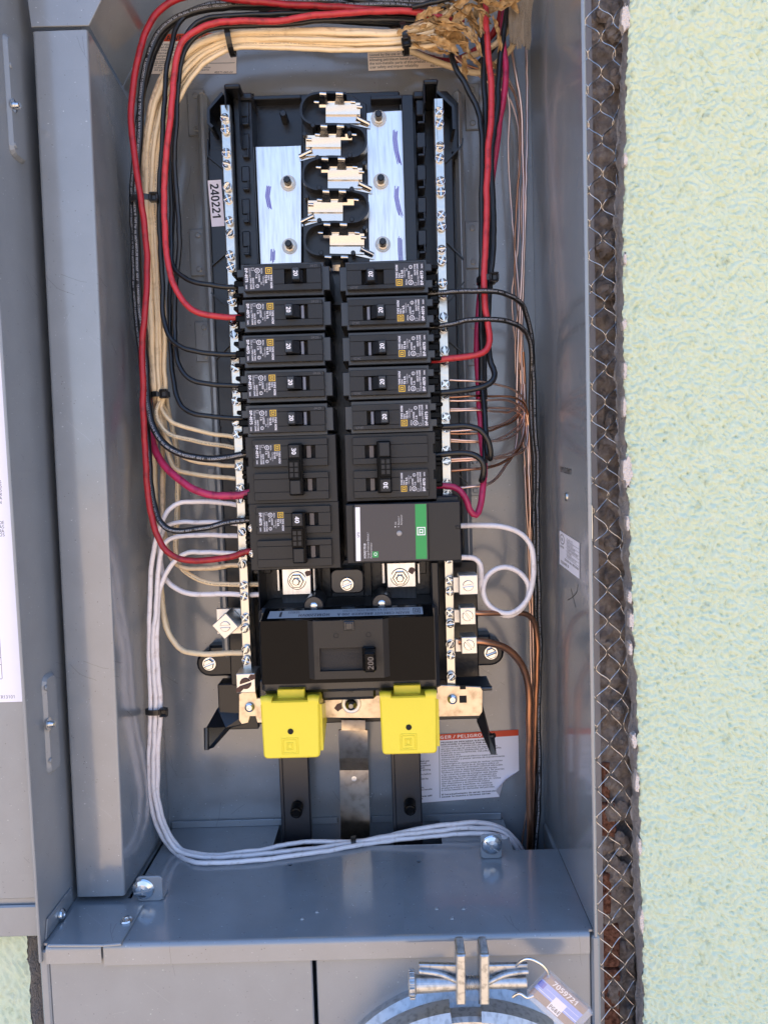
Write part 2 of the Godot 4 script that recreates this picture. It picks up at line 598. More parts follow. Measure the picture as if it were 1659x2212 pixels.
# ---------------------------------------------------------------- scene
func _ready() -> void:
	rng.seed = 7
	var cam := Camera3D.new()
	cam.name = "camera"
	add_child(cam)
	cam.transform = Transform3D(CAMB, EYE)
	cam.fov = rad_to_deg(2.0 * atan(CY / F))
	cam.near = 0.02
	cam.far = 200.0
	cam.current = true
	var env := Environment.new()
	env.background_mode = Environment.BG_SKY
	var sky := Sky.new()
	var sm := ProceduralSkyMaterial.new()
	sm.sky_top_color = lin(0.16, 0.30, 0.62)
	sm.sky_horizon_color = lin(0.62, 0.70, 0.82)
	sm.sky_curve = 0.22
	sm.ground_horizon_color = lin(0.5, 0.5, 0.5)
	sm.ground_bottom_color = lin(0.3, 0.28, 0.26)
	sky.sky_material = sm
	env.sky = sky
	env.background_energy_multiplier = 0.72
	env.tonemap_mode = Environment.TONE_MAPPER_LINEAR
	env.tonemap_exposure = 3.55
	env.sdfgi_enabled = true
	env.ssao_enabled = true
	env.ssil_enabled = true
	var we := WorldEnvironment.new()
	we.name = "environment"
	we.environment = env
	add_child(we)
	var sun := DirectionalLight3D.new()
	sun.name = "sun"
	add_child(sun)
	sun.light_energy = 1.6
	sun.light_color = Color(1.0, 0.94, 0.84)
	sun.light_angular_distance = 0.5
	sun.shadow_enabled = true
	sun.look_at_from_position(Vector3.ZERO, Vector3(0.18, -1.0, 0.34))

	var ts_font := SystemFont.new()
	ts_font.font_names = PackedStringArray(["Droid Sans"])
	font_rid = ts_font.get_rids()[0]
	var ts_bold := SystemFont.new()
	ts_bold.font_names = PackedStringArray(["Droid Sans"])
	ts_bold.font_weight = 700
	bold_rid = ts_bold.get_rids()[0]
	keep = [ts_font, ts_bold]
	make_materials()
	build_place()
	build_enclosure()
	build_door()
	build_interior()
	build_breakers()
	build_main()
	build_wires()
	build_small()

var keep := []

func edge_x(y: float) -> float:
	var pts := [[-0.60, 0.170], [-0.42, 0.1675], [-0.30, 0.1665], [-0.165, 0.1645], [-0.05, 0.1605], [0.05, 0.158], [0.146, 0.1585], [0.24, 0.162], [0.30, 0.1655], [0.6, 0.168]]
	for i in pts.size() - 1:
		if y <= pts[i + 1][0]:
			return lerpf(pts[i][1], pts[i + 1][1], clampf((y - pts[i][0]) / (pts[i + 1][0] - pts[i][0]), 0, 1))
	return 0.168

func build_place() -> void:
	# ground, far below the frame: sunlit beyond the shade of the house
	var st := S()
	quad(st, Vector3(-40, -1.45, -40), Vector3(40, -1.45, -40), Vector3(40, -1.45, 40), Vector3(-40, -1.45, 40), Vector3.UP)
	var gm := mat(lin(0.50, 0.40, 0.31), 0.9)
	gm.albedo_texture = noise_tex(0.02, 5, 51, 512, [[0.0, 0.5, 1.0], [Color(0.75, 0.74, 0.72), Color(0.9, 0.89, 0.88), Color(1, 1, 1)]])
	gm.uv1_triplanar = true
	gm.uv1_world_triplanar = true
	gm.uv1_scale = Vector3.ONE * 0.7
	var g := obj("ground", st, gm)
	g.set_meta("kind", "structure")
	# stucco house wall with a rough opening round the enclosure
	var stucco := mat(lin(0.555, 0.645, 0.51), 0.85)
	stucco.albedo_texture = noise_tex(0.02, 6, 52, 1024, [[0.0, 0.16, 0.22, 0.8, 0.9, 1.0], [Color(0.62, 0.64, 0.62), Color(0.88, 0.9, 0.87), Color(0.97, 0.98, 0.96), Color(1, 1, 1), Color(1.0, 0.97, 0.95), Color(0.97, 0.93, 0.92)]])
	stucco.uv1_triplanar = true
	stucco.uv1_world_triplanar = true
	stucco.uv1_scale = Vector3.ONE * 3.1
	stucco.heightmap_enabled = true
	stucco.heightmap_texture = noise_tex(0.16, 3, 53, 1024)
	stucco.heightmap_scale = 0.02
	var mortar := mat(lin(0.45, 0.42, 0.405), 0.92)
	bumpy(mortar, 0.05, 5, 54, 14.0, 0.12)
	var wall := thing("house_wall", "pale green stucco house wall with a ragged broken edge beside the electrical box", "wall", "", Vector3(0.2, -1.45, -0.15))
	st = S()
	box2(st, Vector3(0.36, -1.45, -0.27), Vector3(3.0, 1.3, -0.02), 0.0)
	box2(st, Vector3(-3.0, 0.53, -0.27), Vector3(0.3595, 1.3, -0.02), 0.0)
	box2(st, Vector3(-3.0, -1.45, -0.27), Vector3(0.3595, -0.56, -0.02), 0.0)
	box2(st, Vector3(-3.0, -0.5595, -0.27), Vector3(-0.45, 0.5295, -0.036), 0.0)
	obj("outer_wall", st, stucco, wall)
	st = S()
	box2(st, Vector3(-0.4495, -0.5595, -0.30), Vector3(0.3595, 0.5295, -0.2), 0.0)
	obj("backing", st, mortar, wall)
	relief_patch(wall, stucco, 0.36, -0.56, 0.53, true)
	relief_patch_left(wall, stucco, mortar)
	# broken plaster edge
	st = S()
	rng.seed = 99
	var nz := FastNoiseLite.new()
	nz.seed = 5
	nz.frequency = 90.0
	nz.fractal_octaves = 4
	var ny := 560
	var nk := 9
	var rows := []
	for j in ny + 1:
		var y := lerpf(-0.56, 0.53, float(j) / ny)
		var row := []
		for k in nk + 1:
			var t := float(k) / nk
			var bx := ragged(y) - 0.0002
			var inx := edge_x(y) + 0.0028 - 0.003 * (0.5 + 0.8 * nz.get_noise_2d(y * 0.4, 7.0))
			var x := lerpf(bx, inx, smoothstep(0.0, 1.0, t)) + nz.get_noise_3d(y, t * 0.05, 3.0) * 0.0026 * sin(PI * minf(t * 1.2, 1.0) * 0.5 + 0.1)
			var z := lerpf(-0.0205, -0.043, t) + nz.get_noise_3d(y, t * 0.05, 9.0) * 0.0016 * t
			row.append(Vector3(x, y, z))
		row.append(Vector3(0.2, y, -0.046))
		rows.append(row)
	st.set_smooth_group(0)
	for j in ny:
		for k in nk + 1:
			quad(st, rows[j][k], rows[j][k + 1], rows[j + 1][k + 1], rows[j + 1][k], Vector3(-1, 0, 0.4))
	obj("broken_plaster_edge", st, mortar, wall, "rough grey mortar edge of the cut stucco")
	# white torn paint chips along the edge
	var chipm := mat(lin(0.66, 0.60, 0.56), 0.85)
	bumpy(chipm, 0.06, 5, 57, 18.0, 0.1)
	for c in [[1353, 40, 9, 26], [1357, 1020, 10, 34], [1372, 1600, 6, 16], [1351, 700, 5, 12], [1352, 800, 4, 18], [1362, 1290, 5, 14], [1366, 1340, 6, 20], [1353, 345, 4, 14], [1352, 560, 3, 14], [1378, 1690, 5, 24], [1388, 1990, 5, 26], [1384, 1830, 4, 20], [1364, 1400, 4, 16], [1358, 1130, 4, 16], [1351, 880, 4, 20]]:
		var p := V(c[0] - 3, c[1], -0.0195)
		var poly := PackedVector2Array()
		for i in 26:
			var a := TAU * i / 26
			var rr := rng.randf_range(0.78, 1.2)
			poly.append(Vector2(p.x + cos(a) * c[2] / 3200.0 * rr, p.y + sin(a) * c[3] / 3200.0 * rr))
		st = S()
		prism(st, poly, -0.024, -0.0183, 0.0003)
		obj("chip", st, chipm, wall)
	# adobe rubble seen through the lath
	var mud := mat(lin(0.56, 0.51, 0.48), 0.95)
	mud.albedo_texture = noise_tex(0.018, 5, 61, 512, [[0.0, 0.35, 0.55, 0.75, 1.0], [Color(0.6, 0.58, 0.57), Color(0.78, 0.75, 0.73), Color(0.9, 0.87, 0.85), Color(1, 0.99, 0.98), Color(0.86, 0.78, 0.72)]])
	mud.uv1_triplanar = true
	mud.uv1_world_triplanar = true
	mud.uv1_scale = Vector3.ONE * 9.0
	mud.heightmap_enabled = true
	mud.heightmap_texture = noise_tex(0.04, 6, 62)
	mud.heightmap_scale = 0.25
	var rub := thing("adobe_fill", "brown adobe rubble in the gap between the steel box and the stucco", "rubble", "", Vector3(0.16, -0.5, -0.09))
	st = S()
	var nm := FastNoiseLite.new()
	nm.seed = 8
	nm.frequency = 55.0
	nm.fractal_octaves = 5
	st.set_smooth_group(0)
	for side in 2:
		var x0 := 0.145 if side == 0 else -0.29
		var nx2 := 34
		var ny2 := 500
		var w := 0.062 if side == 0 else 0.042
		var gr := []
		for j in ny2 + 1:
			var row := []
			for i in nx2 + 1:
				var x := x0 + w * i / nx2
				var y := lerpf(-0.55, 0.5, float(j) / ny2)
				var q := nm.get_noise_2d(x, y) * 0.006 + nm.get_noise_2d(x * 3.1, y * 3.1) * 0.0018
				var q2 := nm.get_noise_2d(x * 0.35 + 3, y * 0.3)
				row.append(Vector3(x, y, (-0.0775 if side == 0 else -0.062) + q + q2 * 0.006 - (0.02 * smoothstep(0.178, 0.192, x) if side == 0 else 0.03 * smoothstep(-0.262, -0.25, x))))
			gr.append(row)
		for j in ny2:
			for i in nx2:
				quad(st, gr[j][i], gr[j][i + 1], gr[j + 1][i + 1], gr[j + 1][i], Vector3(0, 0, 1))
	obj("mud_face", st, mud, rub)
	rng.seed = 17
	for k in 46:
		var v := rng.randf_range(20, 2200)
		var u := rng.randf_range(1290, 1342) + v * 0.012
		var c := V(u, v, -0.072 - rng.randf() * 0.006)
		obj("clod", clod(c, rng.randf_range(0.003, 0.0085), k), mud, rub)
	var brick := mat(lin(0.42, 0.20, 0.13), 0.9)
	brick.albedo_texture = noise_tex(0.03, 5, 64, 512, [[0.0, 0.4, 0.7, 1.0], [Color(0.5, 0.42, 0.4), Color(0.8, 0.76, 0.74), Color(1, 1, 1), Color(0.85, 0.8, 0.78)]])
	brick.uv1_triplanar = true
	brick.uv1_world_triplanar = true
	brick.uv1_scale = Vector3.ONE * 12.0
	brick.heightmap_enabled = true
	brick.heightmap_texture = noise_tex(0.05, 5, 65)
	brick.heightmap_scale = 0.1
	for b in [[1300, 1650, 1318, 1725, -0.0745], [1298, 1735, 1330, 1810, -0.074], [1300, 1890, 1320, 1985, -0.0735], [1300, 2000, 1338, 2090, -0.0725], [1302, 2098, 1340, 2230, -0.0725]]:
		var a := V(b[0], b[3], b[4])
		var c := V(b[2], b[1], b[4])
		st = S()
		var poly := PackedVector2Array()
		for i in 16:
			var t := i / 16.0 * 4.0
			var e := int(t)
			var fr2 := t - e
			var cs := [Vector2(a.x, a.y), Vector2(c.x, a.y), Vector2(c.x, c.y), Vector2(a.x, c.y)]
			poly.append(cs[e].lerp(cs[(e + 1) % 4], fr2) + Vector2(rng.randf_range(-1, 1), rng.randf_range(-1, 1)) * 0.0008)
		prism(st, poly, -0.1, b[4], 0.0012)
		obj("brick", st, brick, rub)
	build_lath()

func clod(c: Vector3, r: float, sd: int) -> SurfaceTool:
	var st := S()
	var n := FastNoiseLite.new()
	n.seed = sd
	n.frequency = 0.8
	var sq := Vector3(rng.randf_range(0.7, 1.2), rng.randf_range(0.7, 1.5), rng.randf_range(0.5, 0.8))
	var pt := func(i, j) -> Vector3:
		var a: float = TAU * i / 12.0
		var b: float = PI * j / 8.0
		var d := Vector3(cos(a) * sin(b), cos(b), sin(a) * sin(b))
		return c + d * sq * r * (1.0 + 0.45 * n.get_noise_3dv(d * 1.6) + 0.25 * n.get_noise_3dv(d * 5.0))
	for i in 12:
		for j in 8:
			quad(st, pt.call(i, j), pt.call((i + 1) % 12, j), pt.call((i + 1) % 12, j + 1), pt.call(i, j + 1), pt.call(i, j) - c)
	return st

var rag: FastNoiseLite
func ragged(y: float) -> float:
	if rag == null:
		rag = FastNoiseLite.new()
		rag.seed = 21
		rag.frequency = 60.0
		rag.fractal_octaves = 5
	return edge_x(y) + rag.get_noise_2d(y, 0.5) * 0.0022

var sn := []
func stucco_h(x: float, y: float) -> float:
	if sn.is_empty():
		for q in [[71, 130.0], [72, 280.0], [73, 520.0], [74, 40.0]]:
			var n := FastNoiseLite.new()
			n.seed = q[0]
			n.frequency = q[1]
			n.fractal_type = FastNoiseLite.FRACTAL_NONE
			sn.append(n)
	var a: float = absf(sn[0].get_noise_2d(x, y))
	var b: float = absf(sn[1].get_noise_2d(x, y))
	var c: float = sn[2].get_noise_2d(x, y)
	var d: float = sn[3].get_noise_2d(x, y)
	var pit := maxf(0.0, sn[1].get_noise_2d(x + 7.0, y) - 0.55)
	return a * 0.0024 + b * 0.0011 + c * 0.0001 + d * 0.0007 - pit * 0.004

func relief_patch(wall: Node3D, m: Material, x1: float, y0: float, y1: float, _r: bool) -> void:
	var nx := 190
	var ny := 1300
	# rows are dense where the wall is in view, sparse above and below
	var f := func(i: int, j: int) -> Vector3:
		var y := 0.0
		if j < 40: y = lerpf(y0, -0.47, j / 40.0)
		elif j > ny - 40: y = lerpf(0.40, y1, (j - ny + 40) / 40.0)
		else: y = lerpf(-0.47, 0.40, (j - 40.0) / (ny - 80.0))
		var xe := ragged(y)
		var t := float(i) / nx
		var x := xe + (x1 - xe) * (t * 0.66 + 0.34 * t * t)
		return Vector3(x, y, -0.0205 + stucco_h(x, y) - 0.0012 * exp(-(x - xe) / 0.0012))
	var o := inst("stucco_face", grid_mesh(nx, ny, f), m, wall, Vector3.ZERO)
	o.set_meta("label", "bumpy pale green stucco surface")

func relief_patch_left(wall: Node3D, m: Material, mortar: Material) -> void:
	ragged(0.0)
	var f := func(i: int, j: int) -> Vector3:
		var y := lerpf(-0.559, 0.529, j / 420.0)
		var xe := -0.2745 + rag.get_noise_2d(y, 9.0) * 0.002
		var x := lerpf(-0.449, xe, pow(i / 90.0, 0.6))
		return Vector3(x, y, -0.036 + stucco_h(x, y))
	inst("stucco_face", grid_mesh(90, 420, f), m, wall, Vector3.ZERO)
	var f2 := func(i: int, j: int) -> Vector3:
		var y := lerpf(-0.559, 0.529, j / 420.0)
		var xe := -0.2745 + rag.get_noise_2d(y, 9.0) * 0.002
		return Vector3(xe + i * 0.0007 + rag.get_noise_2d(y, 4.0 + i) * 0.0007 * i, y, -0.0352 - i * 0.0085)
	inst("broken_plaster_edge", grid_mesh(5, 420, f2), mortar, wall, Vector3.ZERO)

# expanded-wire stucco lath: twisted zigzag strands
func build_lath() -> void:
	var lath := thing("wire_lath", "silver hexagonal wire lath hanging over the gap beside the box", "wire mesh", "", V(1300, 2212, -0.05))
	rng.seed = 31
	var cell := 0.0226
	var bend := FastNoiseLite.new()
	bend.seed = 12
	bend.frequency = 9.0
	var rusty := mat(lin(0.33, 0.24, 0.17), 0.6, 0.6)
	for s in 4:
		# each strand zigzags between two twist columns; neighbours are in opposite phase
		var runs := [[]]
		for k in 164:
			var y := 0.345 - k * cell * 0.25
			var v := 1106.0 - y / 0.55 * F
			var ph := k % 4
			var right := (ph < 2) == (s % 2 == 0)
			var base := V(lerpf(1257.0 + s * 28.6, 1278.5 + s * 28.2, (v - 300.0) / 1726.0), v, -0.0505).x
			var side := (0.0044 if right else -0.0044)
			var jit := Vector3(rng.randf_range(-1, 1), rng.randf_range(-1, 1), rng.randf_range(-1, 1)) * 0.0007
			jit += Vector3(bend.get_noise_2d(y, s * 0.02) * 0.003, bend.get_noise_2d(y, 5.0 + s * 0.02) * 0.0024, bend.get_noise_2d(y, 9.0) * 0.0035)
			var p := Vector3(base + side, y + (-0.0015 if ph == 0 or ph == 2 else 0.0015), -0.0505 + 0.001 * (1 if ph % 2 == 0 else -1)) + jit
			if s == 3: p.x = minf(p.x, edge_x(y) + 0.004)
			if s == 3 and rng.randf() < 0.07:
				if runs[-1].size() > 2: runs.append([])
				continue
			runs[-1].append(p)
		for r in runs:
			if r.size() < 3: continue
			var st := S()
			tube(st, curve(r, 0.0018), 0.00047, 6)
			obj("strand", st, M.galv if s != 2 or r.size() < 40 else M.galv, lath)

func build_enclosure() -> void:
	var e := thing("electrical_enclosure", "open grey painted steel service panel box set into the wall", "electrical box", "", Vector3(-0.06, YB, -0.1))
	var st := S()
	box2(st, Vector3(XL - 0.0015, -0.45, ZB - 0.0015), Vector3(XR + 0.0015, 0.45, ZB), 0.0)
	obj("back_sheet", st, M.paint, e)
	st = S()
	box2(st, Vector3(XR, YB - 0.004, ZB + 0.0002), Vector3(XR + 0.0024, 0.45, 0.0), 0.0007)
	obj("right_wall", st, M.paint, e)
	# nailing flange on the outside of the right wall
	st = S()
	box2(st, Vector3(XR + 0.0026, -0.45, -0.067), Vector3(V(1281, 300, -0.0655).x, 0.45, -0.0655), 0.0003)
	obj("side_flange", st, M.flange, e)
	st = S()
	box2(st, Vector3(XL - 0.002, YB - 0.012, ZB + 0.0002), Vector3(XL, 0.45, 0.0), 0.0006)
	obj("left_wall", st, M.paint_matt, e)
	st = S()
	box2(st, Vector3(XL, 0.4485, ZB + 0.0002), Vector3(XR, 0.45, 0.0), 0.0)
	obj("top_wall", st, M.paint, e)
	# folded channel along the left side: face towards the front and a return to the back
	st = S()
	var tl := Vector3(-0.2385, 0.304, ZF)
	var tr := Vector3(-0.1998, 0.304, ZF)
	var bl := Vector3(-0.2440, -0.3175, ZF)
	var br := Vector3(-0.2075, -0.3175, ZF)
	var r := 0.003
	st.set_smooth_group(0)
	var prof := []
	for a in [0.0, 0.35, 0.8, 1.2, PI / 2]:
		prof.append(Vector2(-1.0 + 0.0, 0) * 0 + Vector2(r - r * cos(a), -r + r * sin(a)))
	var ringt := [Vector3(tl.x, tl.y, ZF - 0.05)]
	var ringb := [Vector3(bl.x, bl.y, ZF - 0.05)]
	for q in prof:
		ringt.append(Vector3(tl.x + q.x, tl.y, ZF + q.y))
		ringb.append(Vector3(bl.x + q.x, bl.y, ZF + q.y))
	for k in prof.size():
		var q: Vector2 = prof[prof.size() - 1 - k]
		ringt.append(Vector3(tr.x - q.x * 0.7, tr.y, ZF + q.y * 0.7))
		ringb.append(Vector3(br.x - q.x * 0.7, br.y, ZF + q.y * 0.7))
	ringt.append(Vector3(-0.2095, tr.y + 0.004, ZB + 0.0005))
	ringb.append(Vector3(-0.2078, br.y - 0.004, ZB + 0.0005))
	for i in ringt.size() - 1:
		st.set_smooth_group(2 if i == 0 else (3 if i == ringt.size() - 2 else 1))
		quad(st, ringt[i], ringt[i + 1], ringb[i + 1], ringb[i], Vector3(-0.6 if i < 4 else (0.6 if i > 6 else 0), 0, 1))
	obj("side_channel", st, M.paint, e)
	# upper corner piece lapped over the channel
	st = S()
	var up := [V(68, 58, ZF + 0.0012), V(193, 55, ZF + 0.0012), V(222, -4, ZF + 0.0012), V(250, -60, ZF + 0.0012), V(52, -60, ZF + 0.0012)]
	var poly := PackedVector2Array()
	for p in up: poly.append(Vector2(p.x, p.y))
	prism(st, poly, ZF - 0.0002, ZF + 0.0012, 0.0004)
	var dir: Vector3 = (up[2] - up[1]) * 3.0
	var cb := V(266, 186, ZB + 0.001)
	quad(st, up[1], up[1] + dir, cb + dir * 1.3, cb, Vector3(1, -0.4, 0.2))
	obj("corner_piece", st, M.paint, e)
	# hinge-side embossed panels with bolts
	for h in [[14, 97, 46, 344, 34.6, 228], [95, 1450, 122, 1671, 110.6, 1564]]:
		var vm: float = (h[1] + h[3]) * 0.5
		var y0 := VX(h[4], h[3], XL).y
		var y1 := VX(h[4], h[1], XL).y
		var z0 := VX(h[2], vm, XL).z
		var z1 := VX(h[0], vm, XL).z
		st = S()
		var rr := rrect(z0, y0, z1, y1, 0.006)
		prism(st, rr, 0.0, 0.0026, 0.0022, Transform3D(Basis(Vector3(0, 0, -1), Vector3(0, 1, 0), Vector3(1, 0, 0)), Vector3(XL, 0, z0 + z1)))
		obj("hinge_pad", st, M.paint_matt, e)
		var c := VX(h[4], h[5], XL + 0.004)
		st = S()
		lathe(st, [0.0046, 0.0025, 0.0046, 0.0032, 0.0026, 0.0036, 0.0026, 0.0042, 0.0021, 0.0046, 0.0026, 0.005, 0.0021, 0.0054, 0.0026, 0.0058, 0.0021, 0.0062, 0.0024, 0.0068, 0.0016, 0.0072, 0.0, 0.0073], Vector3(XL, c.y, c.z), Vector3(1, 0, 0), 12)
		obj("hinge_bolt", st, M.zinc, e)
		for dy in [-0.026, 0.026]:
			st = S()
			lathe(st, [0.0022, 0.0025, 0.0019, 0.0032, 0.0, 0.0035], Vector3(XL, c.y + dy, c.z), Vector3(1, 0, 0), 10)
			obj("weld_spot", st, M.paint_matt, e)
	# shelf with its slot, wire notch and holes
	var xf := Transform3D(Basis(Vector3(1, 0, 0), Vector3(0, 0, -1), Vector3(0, 1, 0)), Vector3(0, YB, 0))
	var s0 := VY(587, 1838, YB)
	var s1 := VY(952, 1800, YB)
	var nt := VY(1118, 1868, YB)
	var h1 := VY(627, 1868, YB)
	var h2 := VY(905, 1858, YB)
	var xs := [XL + 0.0006, h1.x - 0.003, h1.x + 0.003, s0.x + 0.02, 0.0, h2.x - 0.003, h2.x + 0.003, s1.x, nt.x, XR - 0.0003]
	xs.sort()
	if true:
		xs = [XL + 0.0006, -0.2070, -0.2044, s0.x, h1.x - 0.003, h1.x + 0.003, h2.x - 0.003, h2.x + 0.003, s1.x, nt.x, XR - 0.0003]
	var ys := [0.0035, -h1.z - 0.0025, -h1.z + 0.0025, -s0.z + 0.0, -s1.z, 0.1665]
	var dsl := -s0.z
	var notch_d := 0.112
	ys = [0.0035, 0.056, -h1.z - 0.003, -h1.z + 0.003, notch_d, dsl + 0.004, minf(-s1.z, 0.158), 0.1665]
	ys.sort()
	st = S()
	var xarr := xs
	var yarr := ys
	var is_open := func(i, j) -> bool:
		var cx: float = (xarr[i] + xarr[i + 1]) * 0.5
		var cy: float = (yarr[j] + yarr[j + 1]) * 0.5
		if cx > nt.x and cy > notch_d: return true
		if cx > -0.2070 and cx < -0.2044 and cy > 0.056: return true
		if cx > s0.x and cx < s1.x and cy > dsl and cy < 0.157: return true
		if cy > -h1.z - 0.003 and cy < -h1.z + 0.003 and (absf(cx - h1.x) < 0.003 or absf(cx - h2.x) < 0.003): return true
		return false
	plate(st, xs, ys, -0.0015, 0.0, is_open, xf)
	for hh in [h1, h2]:
		holed(st, Vector2(hh.x, -h1.z), 0.003, 0.003, 0.0019, -0.0015, 0.0, xf)
	obj("shelf", st, M.paint, e)
	# dark cavity under the slot and notch
	st = S()
	box2(st, Vector3(XL + 0.001, YB - 0.09, ZB + 0.001), Vector3(XR - 0.001, YB - 0.088, -0.01), 0.0)
	obj("lower_deck", st, M.paint_matt, e)
	# up-turned ledge at the back of the shelf, cut for the straps
	st = S()
	var c0 := V(731, 1785, -0.16).x
	var c1 := V(800, 1785, -0.16).x
	var l0 := -0.205
	var l1 := V(1085, 1780, -0.16).x
	box2(st, Vector3(l0, YB, -0.1675), Vector3(c0 - 0.001, YB + 0.006, -0.166), 0.0004)
	box2(st, Vector3(c1 + 0.001, YB, -0.1675), Vector3(l1, YB + 0.006, -0.166), 0.0004)
	obj("ledge", st, M.paint, e)
	# front lip, rolled over
	for seg in [[XL + 0.0032, V(219, 2055, 0).x, 0.0125], [V(224, 2055, 0).x, XR - 0.003, 0.0145]]:
		st = S()
		st.set_smooth_group(0)
		var pr := []
		pr.append(Vector2(-0.0036, 0.0))
		for a in range(0, 91, 15):
			pr.append(Vector2(-0.0036 + 0.0036 * sin(deg_to_rad(a)), -0.0036 + 0.0036 * cos(deg_to_rad(a))))
		pr.append(Vector2(0.0, -seg[2]))
		pr.append(Vector2(-0.0012, -seg[2]))
		for i in pr.size() - 1:
			st.set_smooth_group(1 if i < 7 else (2 if i == 7 else 3))
			quad(st, Vector3(seg[0], YB + pr[i].y, pr[i].x), Vector3(seg[1], YB + pr[i].y, pr[i].x), Vector3(seg[1], YB + pr[i + 1].y, pr[i + 1].x), Vector3(seg[0], YB + pr[i + 1].y, pr[i + 1].x), Vector3(0, 0.5, 1))
		obj("shelf_lip", st, M.paint, e)
	# lapped corner plate at the left end of the shelf, with an upstand on the wall
	var k := []
	for q in [[104, 2046], [163, 1957], [312, 1957], [262, 2043], [222, 2046]]: k.append(VY(q[0], q[1], YB))
	poly = PackedVector2Array()
	for q in k: poly.append(Vector2(maxf(q.x, XL + 0.0012), minf(-q.z, 0.06)))
	st = S()
	var xf2 := xf
	prism(st, poly, 0.0002, 0.0016, 0.0005, xf2)
	obj("corner_plate", st, M.paint, e)
	st = S()
	poly = pv([-0.006, YB + 0.0014, -0.05, YB + 0.0014, -0.05, YB + 0.0135, -0.01, YB + 0.0135])
	prism(st, poly, 0.0002, 0.0014, 0.0004, Transform3D(Basis(Vector3(0, 0, 1), Vector3(0, 1, 0), Vector3(-1, 0, 0)), Vector3(XL + 0.0016, 0, 0)))
	obj("corner_upstand", st, M.paint, e)
	var sc := VX(133, 1976, XL + 0.002)
	pan_screw(e, Vector3(XL + 0.0018, sc.y, sc.z), Vector3(1, 0.05, 0), 0.0042)
	sc = VY(274, 1990, YB + 0.002)
	pan_screw(e, Vector3(sc.x, YB + 0.0016, sc.z), Vector3(0, 1, 0.05), 0.0042)
	# spot-weld pips on the shelf
	for q in [[653, 1985], [685, 1970], [943, 1963], [1001, 1963], [976, 1984], [573, 1821]]:
		var p := VY(q[0], q[1], YB)
		st = S()
		lathe(st, [0.0017, -0.0002, 0.0014, 0.0006, 0.0007, 0.0010, 0.0, 0.0011], Vector3(p.x, YB, p.z), Vector3.UP, 12)
		obj("pip", st, M.paint, e)
	# cover brackets with truss screws
	for b in [[297, 350, 1893, 1947, 307, 1927], [1039, 1083, 1802, 1855, 1063, 1830]]:
		var base := VY((b[0] + b[1]) * 0.5, b[3], YB)
		var z := base.z
		var a0 := V(b[0], b[3], z)
		var a1 := V(b[1], b[2], z)
		st = S()
		prism(st, rrect(a0.x, YB + 0.0002, a1.x, a1.y, 0.003), z - 0.0016, z, 0.0004)
		box2(st, Vector3(a0.x, YB + 0.0003, z - 0.014), Vector3(a1.x, YB + 0.0016, z - 0.0014), 0.0003)
		obj("cover_bracket", st, M.paint, e)
		var s := V(b[4], b[5], z + 0.004)
		truss_screw(e, Vector3(s.x, s.y, z), Vector3(0, -0.06, 1), 0.0082, -0.7 if b[0] > 500 else 0.2)
	# mounting rails and riveted pads behind the interior
	for side in [[440, 466, 195, 1010, 1], [985, 1012, 190, 1000, -1]]:
		var a := V(side[0], side[2], -0.150)
		var b := V(side[1], side[3], -0.150)
		st = S()
		box2(st, Vector3(minf(a.x, b.x) - 0.002, -0.165, ZB + 0.0002), Vector3(maxf(a.x, b.x) + 0.012 * side[4] * 0.0 + 0.002, a.y, -0.150), 0.003)
		obj("mounting_rail", st, M.rail, e)
	for q in [[408, 192, 441, 293], [413, 493, 447, 596], [425, 694, 461, 782], [1006, 180, 1034, 280], [1006, 478, 1036, 580], [1006, 690, 1040, 790], [452, 1010, 486, 1100], [1010, 985, 1042, 1072]]:
		var a := V(q[0], q[3], ZB + 0.0022)
		var b := V(q[2], q[1], ZB + 0.0022)
		st = S()
		prism(st, rrect(a.x, a.y, b.x, b.y, 0.001), ZB + 0.0002, ZB + 0.0022, 0.0006)
		var pad := obj("rail_pad", st, M.rail, e)
		for t in [0.14, 0.86]:
			st = S()
			lathe(st, [0.0026, 0.0, 0.0025, 0.0010, 0.0018, 0.0013, 0.0017, 0.0007, 0.0, 0.0007], Vector3((a.x + b.x) * 0.5, lerpf(a.y, b.y, t), ZB + 0.0022), Vector3(0, 0, 1), 14)
			obj("rivet", st, M.rail, pad)
	enclosure_labels(e)
	# small pull latch on the outside right flange
	st = S()
	var l := [V(1268, 1060, -0.05), V(1272, 1072, -0.046), V(1277, 1090, -0.046), V(1277, 1160, -0.046), V(1271, 1172, -0.05)]
	var q0 := V(1269, 1168, -0.047)
	var q1 := V(1281, 1088, -0.047)
	prism(st, rrect(q0.x, q0.y, q1.x, q1.y, 0.0018), -0.05, -0.0465, 0.0008)
	box2(st, V(1262, 1090, -0.062), V(1272, 1050, -0.048), 0.001)
	obj("side_latch", st, M.bar, e)
	# key-hole rivet on the right wall
	st = S()
	var kp := VX(1223, 1073, XR)
	lathe(st, [0.0032, 0.0, 0.003, 0.0008, 0.0014, 0.001, 0.0012, -0.001, 0.0, -0.001], Vector3(XR, kp.y, kp.z), Vector3(-1, 0, 0), 14)
	obj("rivet", st, M.bar, e)
	# hand-drawn tick in pen on the right wall
	st = S()
	for q in [[[1248, 1262], [1246, 1276], [1238, 1288], [1226, 1296]], [[1233, 1272], [1238, 1292], [1243, 1313]]]:
		var tp := []
		for w in q: tp.append(VX(w[0], w[1], XR))
		tube(st, curve(tp, 0.002), 0.00025, 5)
	obj("pen_mark", st, M.pocket, e)
	# lower meter compartment front: two covers and the body round them
	st = S()
	box2(st, Vector3(XL - 0.0025, -0.60, -0.165), Vector3(XL + 0.0036, YB - 0.0045, -0.0022), 0.0012)
	obj("lower_body", st, M.paint_matt, e)
	st = S()
